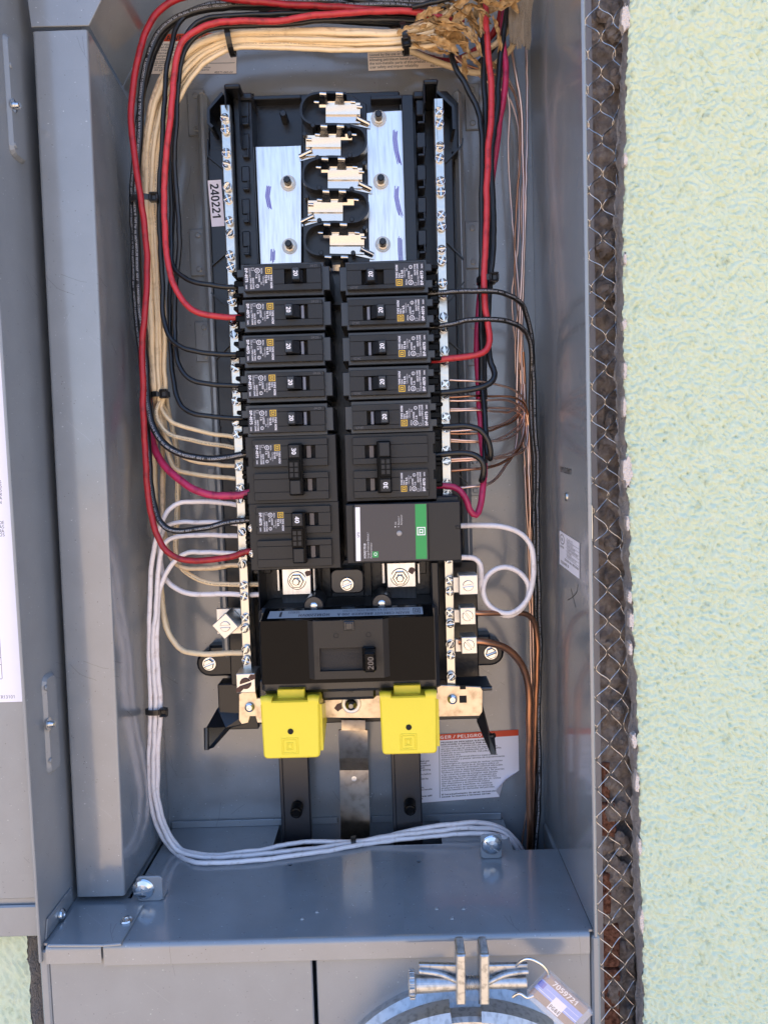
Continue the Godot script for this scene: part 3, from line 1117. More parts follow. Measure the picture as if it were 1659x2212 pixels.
	box2(st, Vector3(XR - 0.0016, -0.60, -0.165), Vector3(XR + 0.0042, YB - 0.0030, -0.0004), 0.0014)
	obj("lower_body", st, M.paint_matt, e)
	var gx := V(683, 2180, -0.004).x
	st = S()
	box2(st, Vector3(XL + 0.0038, -0.60, -0.006), Vector3(gx - 0.0014, YB - 0.0016, -0.0030), 0.0008)
	obj("meter_cover", st, M.paint_matt, e)
	st = S()
	box2(st, Vector3(gx + 0.0014, -0.60, -0.006), Vector3(XR - 0.0018, YB - 0.0016, -0.0030), 0.0008)
	obj("meter_cover", st, M.paint_matt, e)

func pan_screw(parent: Node, at: Vector3, axis: Vector3, r: float) -> void:
	var st := S()
	lathe(st, [r * 1.02, 0.0, r, r * 0.28, r * 0.86, r * 0.5, r * 0.5, r * 0.62, r * 0.3, r * 0.6, r * 0.18, r * 0.3, 0.0, r * 0.3], at, axis, 18)
	obj("screw", st, M.zinc, parent)

func truss_screw(parent: Node, at: Vector3, axis: Vector3, r: float, turn: float) -> void:
	var st := S()
	lathe(st, [r, 0.0, r, r * 0.08, r * 0.9, r * 0.2, r * 0.6, r * 0.36, r * 0.25, r * 0.43, 0.0, r * 0.44], at, axis, 24)
	var s := obj("screw", st, M.zinc, parent)
	st = S()
	var x := Vector3(cos(turn), sin(turn), 0)
	var y := Vector3(-sin(turn), cos(turn), 0)
	cbox(st, Vector3.ZERO, Vector3(r * 1.5, r * 0.13, r * 0.1), 0.0, Transform3D(Basis(x, y, Vector3(0, 0, 1)), at + axis.normalized() * r * 0.415))
	cbox(st, Vector3.ZERO, Vector3(r * 0.13, r * 0.6, r * 0.1), 0.0, Transform3D(Basis(x, y, Vector3(0, 0, 1)), at + axis.normalized() * r * 0.417))
	obj("drive_slot", st, M.maroon if false else M.rail, s)

func enclosure_labels(e: Node3D) -> void:
	var ink := Color(0.1, 0.09, 0.09)
	# danger label low on the back sheet
	var im := blank(520, 420, Color(0.93, 0.92, 0.95))
	im.fill_rect(Rect2i(0, 0, 520, 38), Color(0.83, 0.27, 0.12))
	glyphs(im, "▲", 92, 30, 22, Color(0.97, 0.95, 0.95), true)
	glyphs(im, "DANGER / PELIGRO", 128, 30, 27, Color(0.97, 0.95, 0.95), true, 0.95)
	im.fill_rect(Rect2i(178, 46, 2, 352), ink)
	var L := ["HAZARD OF ELECTRIC", "SHOCK, EXPLOSION, OR", "ARC FLASH", "", "•Apply appropriate personal", "(PPE) and follow safe", "practices. See NFPA70E, CSA", "NOM-029-STPS or local equivalent", "•This equipment must only be installed and", "serviced by qualified electrical personnel.", "•Turn off all power supplying this equipment", "before working on or inside equipment.", "•Always use a properly rated voltage sensing", "device to confirm power is off.", "•Replace all devices, doors and covers before", "turning on power to this equipment.", "•This equipment is designed and tested by", "Electric™ to performance levels", "of UL standards. Use only", "brand devices and accessories.", "•Do not allow petroleum-based paints,", "solvents, or sprays to contact the non-metallic", "parts of this product.", "", "Failure to follow these instructions will", "result in death or serious injury."]
	var R := ["PELIGRO DE DESCARGA ELÉCTRICA,", "EXPLOSIÓN O DESTELLO POR ARQUEO", "•Utilice equipo de protección personal (EPP)", "apropiado y siga las prácticas de seguridad en", "trabajos eléctricos establecidas por su Compañía.", "(Consulte la norma NFPA70E, CSA Z462 o", "NOM-029-STPS).", "•Solamente el personal eléctrico especializado", "deberá instalar y prestar servicio de mantenimiento", "a este equipo.", "•Desenergice el equipo antes de realizar cualquier", "trabajo dentro o fuera de él. Siempre utilice un", "dispositivo detector de tensión nominal adecuado", "para confirmar la desenergización del equipo.", "•Vuelva a colocar todos los dispositivos, las puertas", "y las cubiertas antes de energizar este equipo.", "•Este equipo ha sido diseñado y probado por", "Schneider Electric™ y cumple con las normas", "nivel de rendimiento establecidas por UL. Utilice", "sólo dispositivos y accesorios de marca", "•No permita que superficies no metálicas", "producto entren en contacto con pinturas", "o rocíos basados en derivados del petróleo.", "", "El incumplimiento de estas instrucciones", "causar la muerte o lesiones serias."]
	for i in L.size():
		var b := i < 3 or i > 23
		glyphs(im, L[i], -66, 58 + i * 13.6, 13 if b else 12, ink, b, 0.86)
	for i in R.size():
		var b := i < 2 or i > 23
		glyphs(im, R[i], 186, 58 + i * 13.6, 13 if b else 12, ink, b, 0.98)
	var z := ZB + 0.0006
	var A := V(858, 1592, z)
	var B := V(1119, 1576, z)
	var C := V(1122, 1718, z)
	var D := V(860, 1738, z)
	var cut := 0.73
	# the lower right corner has curled off: sheet without that corner plus the curl
	var P := func(s: float, t: float) -> Vector3: return A.lerp(B, s).lerp(D.lerp(C, s), t)
	var st := S()
	var ring2 := [[0, 0], [1, 0], [1.0, 0.62], [0.865, 0.79], [0.835, 1.0], [0, 1]]
	for i in range(1, 5):
		for q in [ring2[0], ring2[i], ring2[i + 1]]:
			st.set_uv(Vector2(q[0], q[1]))
			st.add_vertex(P.call(q[0], q[1]))
	obj("danger_label", st, printed(im, 0.42), e, "white danger label with orange heading and a torn lower corner")
	st = S()
	var w0: Vector3 = P.call(1.0, 0.62)
	var w1: Vector3 = P.call(0.865, 0.79)
	var w2: Vector3 = P.call(0.835, 1.0)
	var curl: Vector3 = P.call(0.88, 0.70) + Vector3(0, 0, 0.006)
	var curl2: Vector3 = P.call(0.80, 0.86) + Vector3(0, 0, 0.005)
	quad(st, w0 + Vector3(0, 0, 0.0001), w1 + Vector3(0, 0, 0.0001), curl, curl, Vector3(0, 0, 1))
	quad(st, w1 + Vector3(0, 0, 0.0001), w2 + Vector3(0, 0, 0.0001), curl2, curl, Vector3(0, 0, 1))
	obj("label_curl", st, mat(Color(0.93, 0.92, 0.95), 0.42), e)
	# labels under the top wires
	im = blank(400, 200, Color(0.97, 0.92, 0.86))
	im.fill_rect(Rect2i(0, 0, 400, 36), Color(0.80, 0.25, 0.06))
	glyphs(im, "⚠ ADVERTENCIA", 40, 30, 30, ink, true)
	var T := ["Este equipo ha sido diseñado y probado para", "nivel de rendimiento requerido", "de interruptores automáticos y accesorios", "alternativamente la responsabilidad del", "cuerpo. Square D no asume daños, lesiones o", "funcionamiento por el uso o desperfectos", "de interruptores."]
	for i in T.size(): glyphs(im, T[i], 8, 56 + i * 14.5, 14, ink, false, 1.1)
	im.fill_rect(Rect2i(8, 146, 384, 2), ink)
	for i in 3: glyphs(im, ["Al permitir que el producto entren en", "contacto pinturas basadas en derivados", "del petróleo, y la seguridad del usuario"][i], 8, 160 + i * 12, 13, ink, false, 1.15)
	glyphs(im, "40271-065-02", 296, 197, 13, ink, false, 1.1)
	st = sheet(V(340, 74, z), V(512, 70, z), V(511, 159, z), V(328, 160, z))
	obj("warning_label", st, printed(im, 0.5), e, "cream warning label with orange heading behind the cream wires")
	im = blank(400, 200, Color(0.97, 0.92, 0.86))
	im.fill_rect(Rect2i(0, 0, 400, 36), Color(0.80, 0.25, 0.06))
	T = ["This equipment is designed and tested to", "performance levels. Square D", "disclaims all liability for damage", "caused by the use or failure of"]
	for i in T.size(): glyphs(im, T[i], 8, 72 + i * 18.5, 17, ink, false, 1.05)
	im.fill_rect(Rect2i(8, 134, 384, 2), ink)
	for i in 3: glyphs(im, ["Allowing petroleum based paint, solvents to", "the non-metallic parts of this product may", "user safety and impair reliability"][i], 8, 153 + i * 18, 17, ink, false, 1.05)
	glyphs(im, "40271-", 330, 194, 14, ink)
	st = sheet(V(791, 66, z), V(955, 62, z), V(958, 146, z), V(796, 153, z))
	obj("warning_label", st, printed(im, 0.5), e)
	# listing label on the right wall
	im = blank(300, 256, Color(0.93, 0.93, 0.97))
	ring(im, 44, 56, 34, 3.0, ink)
	glyphs(im, "UL", 24, 68, 30, ink, true)
	glyphs(im, "LISTED", 8, 120, 20, ink, true)
	T = ["CLASS CTL", "ENCLOSED", "PANELBOARD", "COMPLEMENTARY", "LISTING", "POWER OUTLET"]
	for i in T.size():
		glyphs(im, T[i], 116, 40 + i * 25, 21, ink, false, 0.95)
		im.fill_rect(Rect2i(104, 45 + i * 25, 190, 2), ink)
	glyphs(im, "ISSUE No. 0032967", 84, 200, 24, ink, true)
	glyphs(im, "SQUARE D", 22, 236, 26, ink, true)
	var x := XR - 0.0003
	st = sheet(VX(1208, 1145.5, x), VX(1251, 1173, x), VX(1251, 1251, x), VX(1208, 1218, x))
	obj("listing_label", st, printed(im, 0.4), e, "white listing label stuck on the right wall")
	im = blank(128, 40, Color(0, 0, 0, 0))
	glyphs(im, "910281", 6, 32, 34, Color(0.12, 0.12, 0.13, 1))
	st = sheet(VX(1207, 1004, x), VX(1236, 1010, x), VX(1236, 1030, x), VX(1207, 1022, x))
	obj("stamped_number", st, printed(im, 0.6, true), e)
	# narrow paper tag on the outside flange, behind the lath
	im = blank(64, 512, Color(0.93, 0.93, 0.96))
	var hz := blank(512, 64, Color(0.93, 0.93, 0.96))
	glyphs(hz, "BRIDGE", 30, 40, 34, ink)
	glyphs(hz, "LA087877 REV-02", 240, 40, 34, ink)
	hz.rotate_90(COUNTERCLOCKWISE)
	z = -0.0652
	st = sheet(V(1275, 1780, z), V(1287, 1780, z), V(1290, 2040, z), V(1278, 2040, z))
	obj("paper_tag", st, printed(hz, 0.6), e, "narrow white paper tag behind the wire lath")

func build_door() -> void:
	var zd := -0.012
	var top := 0.45
	var d := thing("box_door", "grey steel door of the box swung open with a white diagram sheet", "door", "", Vector3(-0.42, -0.34, zd))
	var yb := V(40, 2024, zd).y
	var yf := V(40, 1950, zd).y
	var st := S()
	box2(st, Vector3(-0.62, yf + 0.0028, zd - 0.0015), Vector3(XL - 0.0045, top, zd), 0.0006)
	obj("panel", st, M.paint_matt, d)
	st = S()
	box2(st, Vector3(-0.62, yb, zd - 0.002), Vector3(XL - 0.0045, yf - 0.0022, zd + 0.0003), 0.0012)
	obj("bottom_hem", st, M.paint_matt, d)
	st = S()
	box2(st, Vector3(-0.62, yb + 0.002, zd - 0.005), Vector3(XL - 0.005, yf + 0.012, zd - 0.0024), 0.0004)
	obj("inner_fold", st, M.paint_matt, d)
	var ink := Color(0.30, 0.30, 0.33)
	var ps := 6000.0
	var A := Vector3(-0.40, 0, zd + 0.0005)
	var y_bot := V(20, 1516, zd).y
	A.y = y_bot + 0.34
	var xe := V(60, 1500, zd).x
	var im := blank(int((xe - A.x) * ps), int(0.34 * ps), Color(0.90, 0.90, 0.95))
	for q in [[1043, 5, "PROPIETARIOS"], [1052, 6, "CIRCUITOS"], [1061, 6, "RAMALES"], [1070, 6, "CONECTAR"], [1078, 6, "LINEA A"], [1087, 6, "IDENTIFICACION"], [1131, 11, "DIAGRAMA DE"], [1140, 11, "LAS BARRAS"], [1149, 11, "PARA"], [1157, 12, "CIRCUITOS"], [1507, 35, "40273-TR13101"]]:
		var p := V(q[1], q[0], zd)
		var probe := blank(600, 40, Color(0, 0, 0, 0))
		var ex := glyphs(probe, q[2], 0, 30, 18, ink)
		glyphs(im, q[2], (p.x - A.x) * ps - ex, (A.y - p.y) * ps + 2, 18, ink)
	var gx0 := int((V(5, 1450, zd).x - A.x) * ps)
	for v in [1360, 1420, 1435, 1466]:
		im.fill_rect(Rect2i(0, int((A.y - V(3, v, zd).y) * ps), gx0, 2), ink)
	im.fill_rect(Rect2i(gx0, int((A.y - V(3, 1360, zd).y) * ps), 2, int((V(3, 1360, zd).y - V(3, 1466, zd).y) * ps)), ink)
	var xr2 := V(60, 1500, zd).x
	st = sheet(A, Vector3(xr2, A.y, A.z), Vector3(xr2, y_bot, A.z), Vector3(A.x, y_bot, A.z))
	obj("diagram_sheet", st, printed(im, 0.35), d, "white printed wiring diagram sheet stuck inside the door")

# ---------------------------------------------------------------- panel interior
func vbox(st: SurfaceTool, u0: float, v0: float, u1: float, v1: float, zb: float, zf: float, bev := 0.0005) -> void:
	var a := V(u0, v0, zf)
	var b := V(u1, v1, zf)
	box2(st, Vector3(a.x, b.y, zb), Vector3(b.x, a.y, zf), bev)

func vpoly(a: Array, z: float) -> PackedVector2Array:
	var p := PackedVector2Array()
	for i in range(0, a.size(), 2):
		var q := V(a[i], a[i + 1], z)
		p.append(Vector2(q.x, q.y))
	return p

# slotted round head: a washer-like disc with raised quarters round a cross slot
func slot_head(st: SurfaceTool, at: Vector3, r: float, h: float, turn: float, cross: bool, gap := 0.0009) -> void:
	lathe(st, [r * 0.8, -0.002, r, -0.0002, r, h * 0.3, r * 0.95, h * 0.35, 0.0, h * 0.35], at, Vector3(0, 0, 1), 16)
	var xf := Transform3D(Basis(Vector3(0, 0, 1), turn), at)
	var n := 4 if cross else 2
	for k in n:
		var p := PackedVector2Array()
		var span := TAU / n
		var g := asin(clampf(gap * 0.5 / (r * 0.86), 0, 0.9))
		for i in 7:
			var a := k * span + g + (span - 2.0 * g) * i / 6.0
			p.append(Vector2.from_angle(a) * r * 0.86)
		var mid := k * span + span * 0.5
		p.append(Vector2.from_angle(mid) * (gap * 0.5 / sin(span * 0.5)))
		prism(st, p, h * 0.3, h, h * 0.3, xf)

func build_interior() -> void:
	var t := thing("panelboard_interior", "black plastic panelboard interior with tinned bus plates and two neutral bars", "panelboard", "", Vector3(-0.035, -0.18, -0.14))
	# base pan
	var st := S()
	vbox(st, 447, 322, 548, 1480, ZB + 0.001, -0.139, 0.001)
	vbox(st, 896, 322, 1002, 1300, ZB + 0.001, -0.139, 0.001)
	vbox(st, 905, 1215, 1036, 1500, ZB + 0.001, -0.139, 0.001)
	vbox(st, 541, 207, 900, 1480, ZB + 0.001, -0.134, 0.001)
	prism(st, vpoly([452, 240, 478, 212, 548, 200, 548, 330, 452, 330], -0.139), ZB + 0.001, -0.1392, 0.001)
	prism(st, vpoly([896, 200, 965, 195, 990, 222, 990, 330, 896, 330], -0.139), ZB + 0.001, -0.1392, 0.001)
	obj("base_pan", st, M.base, t)
	# raised inner tray rim
	st = S()
	vbox(st, 543, 206, 548, 1240, -0.135, -0.112)
	vbox(st, 892, 204, 897, 1240, -0.135, -0.112)
	vbox(st, 548, 207, 650, 212, -0.135, -0.124)
	vbox(st, 800, 207, 892, 212, -0.135, -0.124)
	obj("tray_rim", st, M.base, t)
	# side walls that carry the neutral bars
	for side in [[503, 541, 200, 1], [897, 918, 196, -1]]:
		st = S()
		vbox(st, side[0], side[2] + 12, side[1] + (0 if side[3] > 0 else -8), 1470, -0.139, -0.122)
		obj("side_wall", st, M.base, t)
	for i in 15:
		var v := 218.0 + 70.3 * i
		if v > 1150: break
		for q in [[519, 540, 0], [898, 920, -3]]:
			var dx := i * 2.2
			st = S()
			vbox(st, q[0] + dx * 0.45, v + q[2], q[1] + dx * 0.25, v + 34 + q[2], -0.124, -0.111, 0.0008)
			vbox(st, q[0] + 4 + dx * 0.45, v + 46 + q[2], q[1] - 3 + dx * 0.25, v + 51 + q[2], -0.124, -0.107, 0.0004)
			vbox(st, q[1] - 7 + dx * 0.25, v + 30 + q[2], q[1] - 2 + dx * 0.25, v + 51 + q[2], -0.124, -0.108, 0.0004)
			obj("clip_hook", st, M.base, t)
	# towers over the bar ends
	for q in [[484, 519, 180, 240, 515, 545, 200], [914, 946, 170, 232, 892, 921, 196]]:
		st = S()
		vbox(st, q[0], q[2], q[1], q[2] + 9, -0.139, -0.094, 0.001)
		vbox(st, q[0], q[2] + 9, q[0] + 5, q[3] - 8, -0.139, -0.094, 0.001)
		vbox(st, q[1] - 5, q[2] + 9, q[1], q[3] + 70, -0.139, -0.098, 0.001)
		vbox(st, q[4], q[6], q[5], q[6] + 14, -0.139, -0.108, 0.001)
		obj("bar_tower", st, M.base, t)
	# diagonal stays and ribs on the wings
	for pts in [[482, 203, 452, 238, 452, 268, 461, 276], [944, 200, 978, 232, 980, 281]]:
		var p := PackedVector2Array()
		for i in range(0, pts.size(), 2):
			var w := V(pts[i], pts[i + 1], -0.118)
			p.append(Vector2(w.x, w.y))
		st = S()
		ribbon(st, p, -0.139, -0.116, 0.0022)
		obj("stay", st, M.base, t)
	for pts in [[449, 300, 449, 336, 486, 366], [1000, 298, 998, 312, 962, 350], [497, 538, 458, 572], [966, 522, 1002, 560], [456, 632, 495, 664], [1003, 608, 968, 650], [500, 740, 466, 775], [966, 732, 1002, 764], [474, 920, 474, 935, 502, 962], [976, 1010, 1010, 1045], [474, 1085, 498, 1060]]:
		var p := PackedVector2Array()
		for i in range(0, pts.size(), 2):
			var w := V(pts[i], pts[i + 1], -0.136)
			p.append(Vector2(w.x, w.y))
		st = S()
		ribbon(st, p, -0.139, -0.1365, 0.0012)
		obj("rib", st, M.base, t)
	# bus plates
	st = S()
	prism(st, vpoly([551, 316, 605, 315, 652, 313, 652, 660, 566, 660], -0.118), -0.1225, -0.118, 0.0006)
	obj("bus_plate", st, M.tin, t)
	st = S()
	prism(st, vpoly([790, 243, 820, 240, 892, 236, 902, 660, 790, 660], -0.118), -0.1225, -0.118, 0.0006)
	obj("bus_plate", st, M.tin, t)
	# insulator between the plates with its serpentine wall
	st = S()
	prism(st, vpoly([652, 215, 690, 206, 760, 206, 792, 225, 800, 660, 656, 660], -0.1165), -0.134, -0.1165, 0.0006)
	obj("bus_insulator", st, M.base, t)
	var path := []
	var add := func(u, v): path.append(V(u, v, -0.107))
	add.call(748, 204)
	add.call(676, 205)
	for k in 5:
		var o := k * 70.3
		var dx := k * 2.0
		if k % 2 == 0:
			for q in [[660, 214], [651, 236], [655, 256], [670, 267], [700, 270], [740, 271]]: add.call(q[0] + dx, q[1] + o)
		else:
			for q in [[760, 204], [780, 212], [789, 230], [786, 252], [771, 266], [745, 270], [700, 271]]: add.call(q[0] + dx, q[1] + o)
	var sp := curve(path, 0.003)
	var p2 := PackedVector2Array()
	for q in sp: p2.append(Vector2(q.x, q.y))
	st = S()
	ribbon(st, p2, -0.1175, -0.105, 0.0017)
	obj("serpentine_wall", st, M.base, t)
	for q in [[676, 270], [753, 272], [658, 289], [755, 288], [686, 340], [756, 335], [787, 352], [690, 405], [760, 408], [662, 424], [690, 476], [760, 474], [788, 492], [694, 546], [763, 546]]:
		st = S()
		lathe(st, [0.0019, -0.012, 0.0019, 0.0, 0.0015, 0.0004, 0.0, 0.0004], V(q[0], q[1], -0.1045), Vector3(0, 0, 1), 10)
		obj("locating_pin", st, M.base, t)
	# bus stabs: alternate left and right
	for k in 6:
		var o := k * 70.4 + (0 if k < 4 else 1)
		stab(t, 2.2 * k, o, k % 2 == 0, k == 5)
	# plate bolts with clear washers
	var clear := mat(Color(0.80, 0.78, 0.72, 0.45), 0.25)
	clear.transparency = BaseMaterial3D.TRANSPARENCY_ALPHA
	for q in [[818, 256, 1], [823, 392, 1], [827, 528, 1], [623, 396, 1], [626, 532, 1], [617, 262, 0]]:
		var z := -0.1178 if q[2] == 1 else -0.134
		var c := V(q[0], q[1], z)
		if q[2] == 1:
			st = S()
			lathe(st, [0.0061, 0.0, 0.0061, 0.0008, 0.0058, 0.001, 0.0042, 0.001], c, Vector3(0, 0, 1), 24)
			obj("washer", st, clear, t)
			st = S()
			lathe(st, [0.0042, 0.0, 0.0042, 0.0013, 0.0030, 0.0015], c, Vector3(0, 0, 1), 8, false)
			obj("push_nut", st, M.strap, t)
		st = S()
		lathe(st, [0.0031, 0.0, 0.0028, 0.0085 if q[2] == 1 else 0.014, 0.0022, 0.0092 if q[2] == 1 else 0.0148, 0.0, 0.0093 if q[2] == 1 else 0.0149], c, Vector3(0, 0, 1), 8, false)
		obj("plate_bolt", st, M.base, t)
	# inspection strokes in marker ink
	rng.seed = 3
	for q in [[[854, 281], [853, 300], [856, 325], [863, 353]], [[857, 405], [856, 425], [861, 450], [866, 466]], [[581, 402], [578, 424], [583, 450]], [[590, 540], [589, 566]], [[864, 514], [864, 540], [866, 566]]]:
		st = S()
		for s in 5:
			var p := PackedVector2Array()
			for i in q.size():
				var off := (s - 2.0) * 2.0
				var vv: float = q[i][1] + (rng.randf_range(-4, 4) if i == 0 or i == q.size() - 1 else 0.0)
				var w := V(q[i][0] + off, vv, -0.1178)
				p.append(Vector2(w.x, w.y))
			ribbon(st, p, -0.1181, -0.11785 + s * 0.00001, 0.0006 if s % 2 == 0 else 0.00045)
		obj("ink_stroke", st, M.purple, t)
	# neutral bars with paired screws
	for q in [[-0.1168, 225, 1446, 0], [0.0441, 211, 1492, 1]]:
		var y1 := V(487 if q[3] == 0 else 945, q[1], -0.098).y
		var y0 := V(532 if q[3] == 0 else 976, q[2], -0.098).y
		st = S()
		var tilt := 0.0055 if q[3] == 0 else 0.0035
		var xf := Transform3D(Basis(Vector3(0, 0, 1), -0.004), Vector3(q[0], (y0 + y1) * 0.5, -0.1025))
		cbox(st, Vector3.ZERO, Vector3(0.0074, y1 - y0, 0.0088), 0.0007, xf)
		var bar := obj("neutral_bar", st, M.bar, t)
		var first := V(487 if q[3] == 0 else 945, 254 if q[3] == 0 else 240, -0.096).y
		var k := 0
		while true:
			var y := first - 0.0254 * (k / 2) - 0.0087 * (k % 2)
			if y < y0 + 0.006: break
			var at: Vector3 = xf * Vector3(rng.randf_range(-0.0003, 0.0003), y - (y0 + y1) * 0.5, 0.0045)
			st = S()
			var deep := rng.randf() < 0.35
			slot_head(st, at + Vector3(0, 0, 0.0002 if deep else 0.0018), 0.0035, 0.0034, rng.randf() * PI, rng.randf() < 0.6)
			obj("terminal_screw", st, M.zinc, bar)
			if not deep:
				st = S()
				lathe(st, [0.0026, -0.003, 0.0026, 0.001], at, Vector3(0, 0, 1), 10)
				obj("screw_shank", st, M.bar, bar)
			k += 1
	# serial sticker on the wing
	var im := blank(320, 96, Color(0.92, 0.90, 0.95))
	glyphs(im, "240221", 22, 82, 84, Color(0.05, 0.05, 0.1), true, 0.9)
	im.rotate_90(CLOCKWISE)
	st = sheet(V(449, 390, -0.1383), V(478, 388, -0.1383), V(486, 488, -0.1383), V(458, 490, -0.1383))
	obj("serial_sticker", st, printed(im, 0.5), t, "white sticker printed 240221")
	build_lower_interior(t)

func stab(t: Node3D, dx: float, o: float, right: bool, tips_only: bool) -> void:
	var st := S()
	var b0 := 704.0 if right else 659.0
	var b1 := 778.0 if right else 734.0
	var Q := func(u, v, z) -> Vector3: return V(u + dx, v + o, z)
	# foot, slope and crest of the bent strip
	var prof := [[266, -0.1125], [250, -0.1122], [247, -0.1098], [239, -0.1094], [228, -0.1085], [222, -0.1082]]
	st.set_smooth_group(0)
	if not tips_only:
		for i in prof.size() - 1:
			var a: Array = prof[i]
			var b: Array = prof[i + 1]
			st.set_smooth_group([1, 2, 3, 3, 3][i])
			quad(st, Q.call(b0, a[0], a[1]), Q.call(b1, a[0], a[1]), Q.call(b1, b[0], b[1]), Q.call(b0, b[0], b[1]), Vector3(0, 0.3, 1))
		st.set_smooth_group(-1)
		for s in [b0, b1]:
			for i in prof.size() - 1:
				var a: Array = prof[i]
				var b: Array = prof[i + 1]
				quad(st, Q.call(s, a[0], a[1]), Q.call(s, b[0], b[1]), Q.call(s, b[0], b[1] - 0.0018), Q.call(s, a[0], a[1] - 0.0018), Vector3(-1 if s == b0 else 1, 0, 0))
		quad(st, Q.call(b0, 266, -0.1125), Q.call(b1, 266, -0.1125), Q.call(b1, 266, -0.116), Q.call(b0, 266, -0.116), Vector3(0, -1, 0))
		# arm to the plate with its embossed bead
		var e0 := 745.0 if right else 690.0
		var e1 := 800.0 if right else 646.0
		quad(st, Q.call(e0, 250, -0.1122), Q.call(e1, 262, -0.1172), Q.call(e1, 278, -0.1172), Q.call(e0, 266, -0.1126), Vector3(0, 0, 1))
		var p0: Vector3 = Q.call(770 if right else 672, 255, -0.1116)
		var p1: Vector3 = Q.call(797 if right else 646, 268, -0.1160)
		tube(st, curve([p0, p0.lerp(p1, 0.3), p0.lerp(p1, 0.7), p1], 0.002), 0.0020, 8)
	# crest plate and two spring fingers with rolled tips
	var cz := -0.1082
	quad(st, Q.call(690, 232, cz - 0.002), Q.call(758, 232, cz - 0.002), Q.call(758, 219, cz), Q.call(690, 219, cz), Vector3(0, 0, 1))
	for f in [[690, 706], [725, 742]]:
		quad(st, Q.call(f[0] - 2, 226, cz + 0.0001), Q.call(f[1] + 2, 226, cz + 0.0001), Q.call(f[1] - 2, 203, -0.0950), Q.call(f[0] + 2, 203, -0.0950), Vector3(0, -0.3, 1))
		quad(st, Q.call(f[0] - 2, 226, cz - 0.002), Q.call(f[1] + 2, 226, cz - 0.002), Q.call(f[1] - 2, 203, -0.0985), Q.call(f[0] + 2, 203, -0.0985), Vector3(0, 0, -1))
		var a: Vector3 = Q.call(f[0] + 1, 203, -0.0955)
		var b: Vector3 = Q.call(f[1] - 1, 203, -0.0955)
		tube(st, PackedVector3Array([a, a.lerp(b, 0.5), b]), 0.0016, 10)
	var tabs := [[679, 690], [758, 768]]
	tabs.append([771, 782] if right else [660, 671])
	for q in tabs:
		var vv := 221.0 if q[0] != 771 and q[0] != 660 else 231.0
		var a: Vector3 = Q.call(q[0], vv, cz)
		var b: Vector3 = Q.call(q[1], vv, cz)
		tube(st, PackedVector3Array([a, a.lerp(b, 0.5), b]), 0.0013, 8)
	obj("bus_stab", st, M.brite, t)

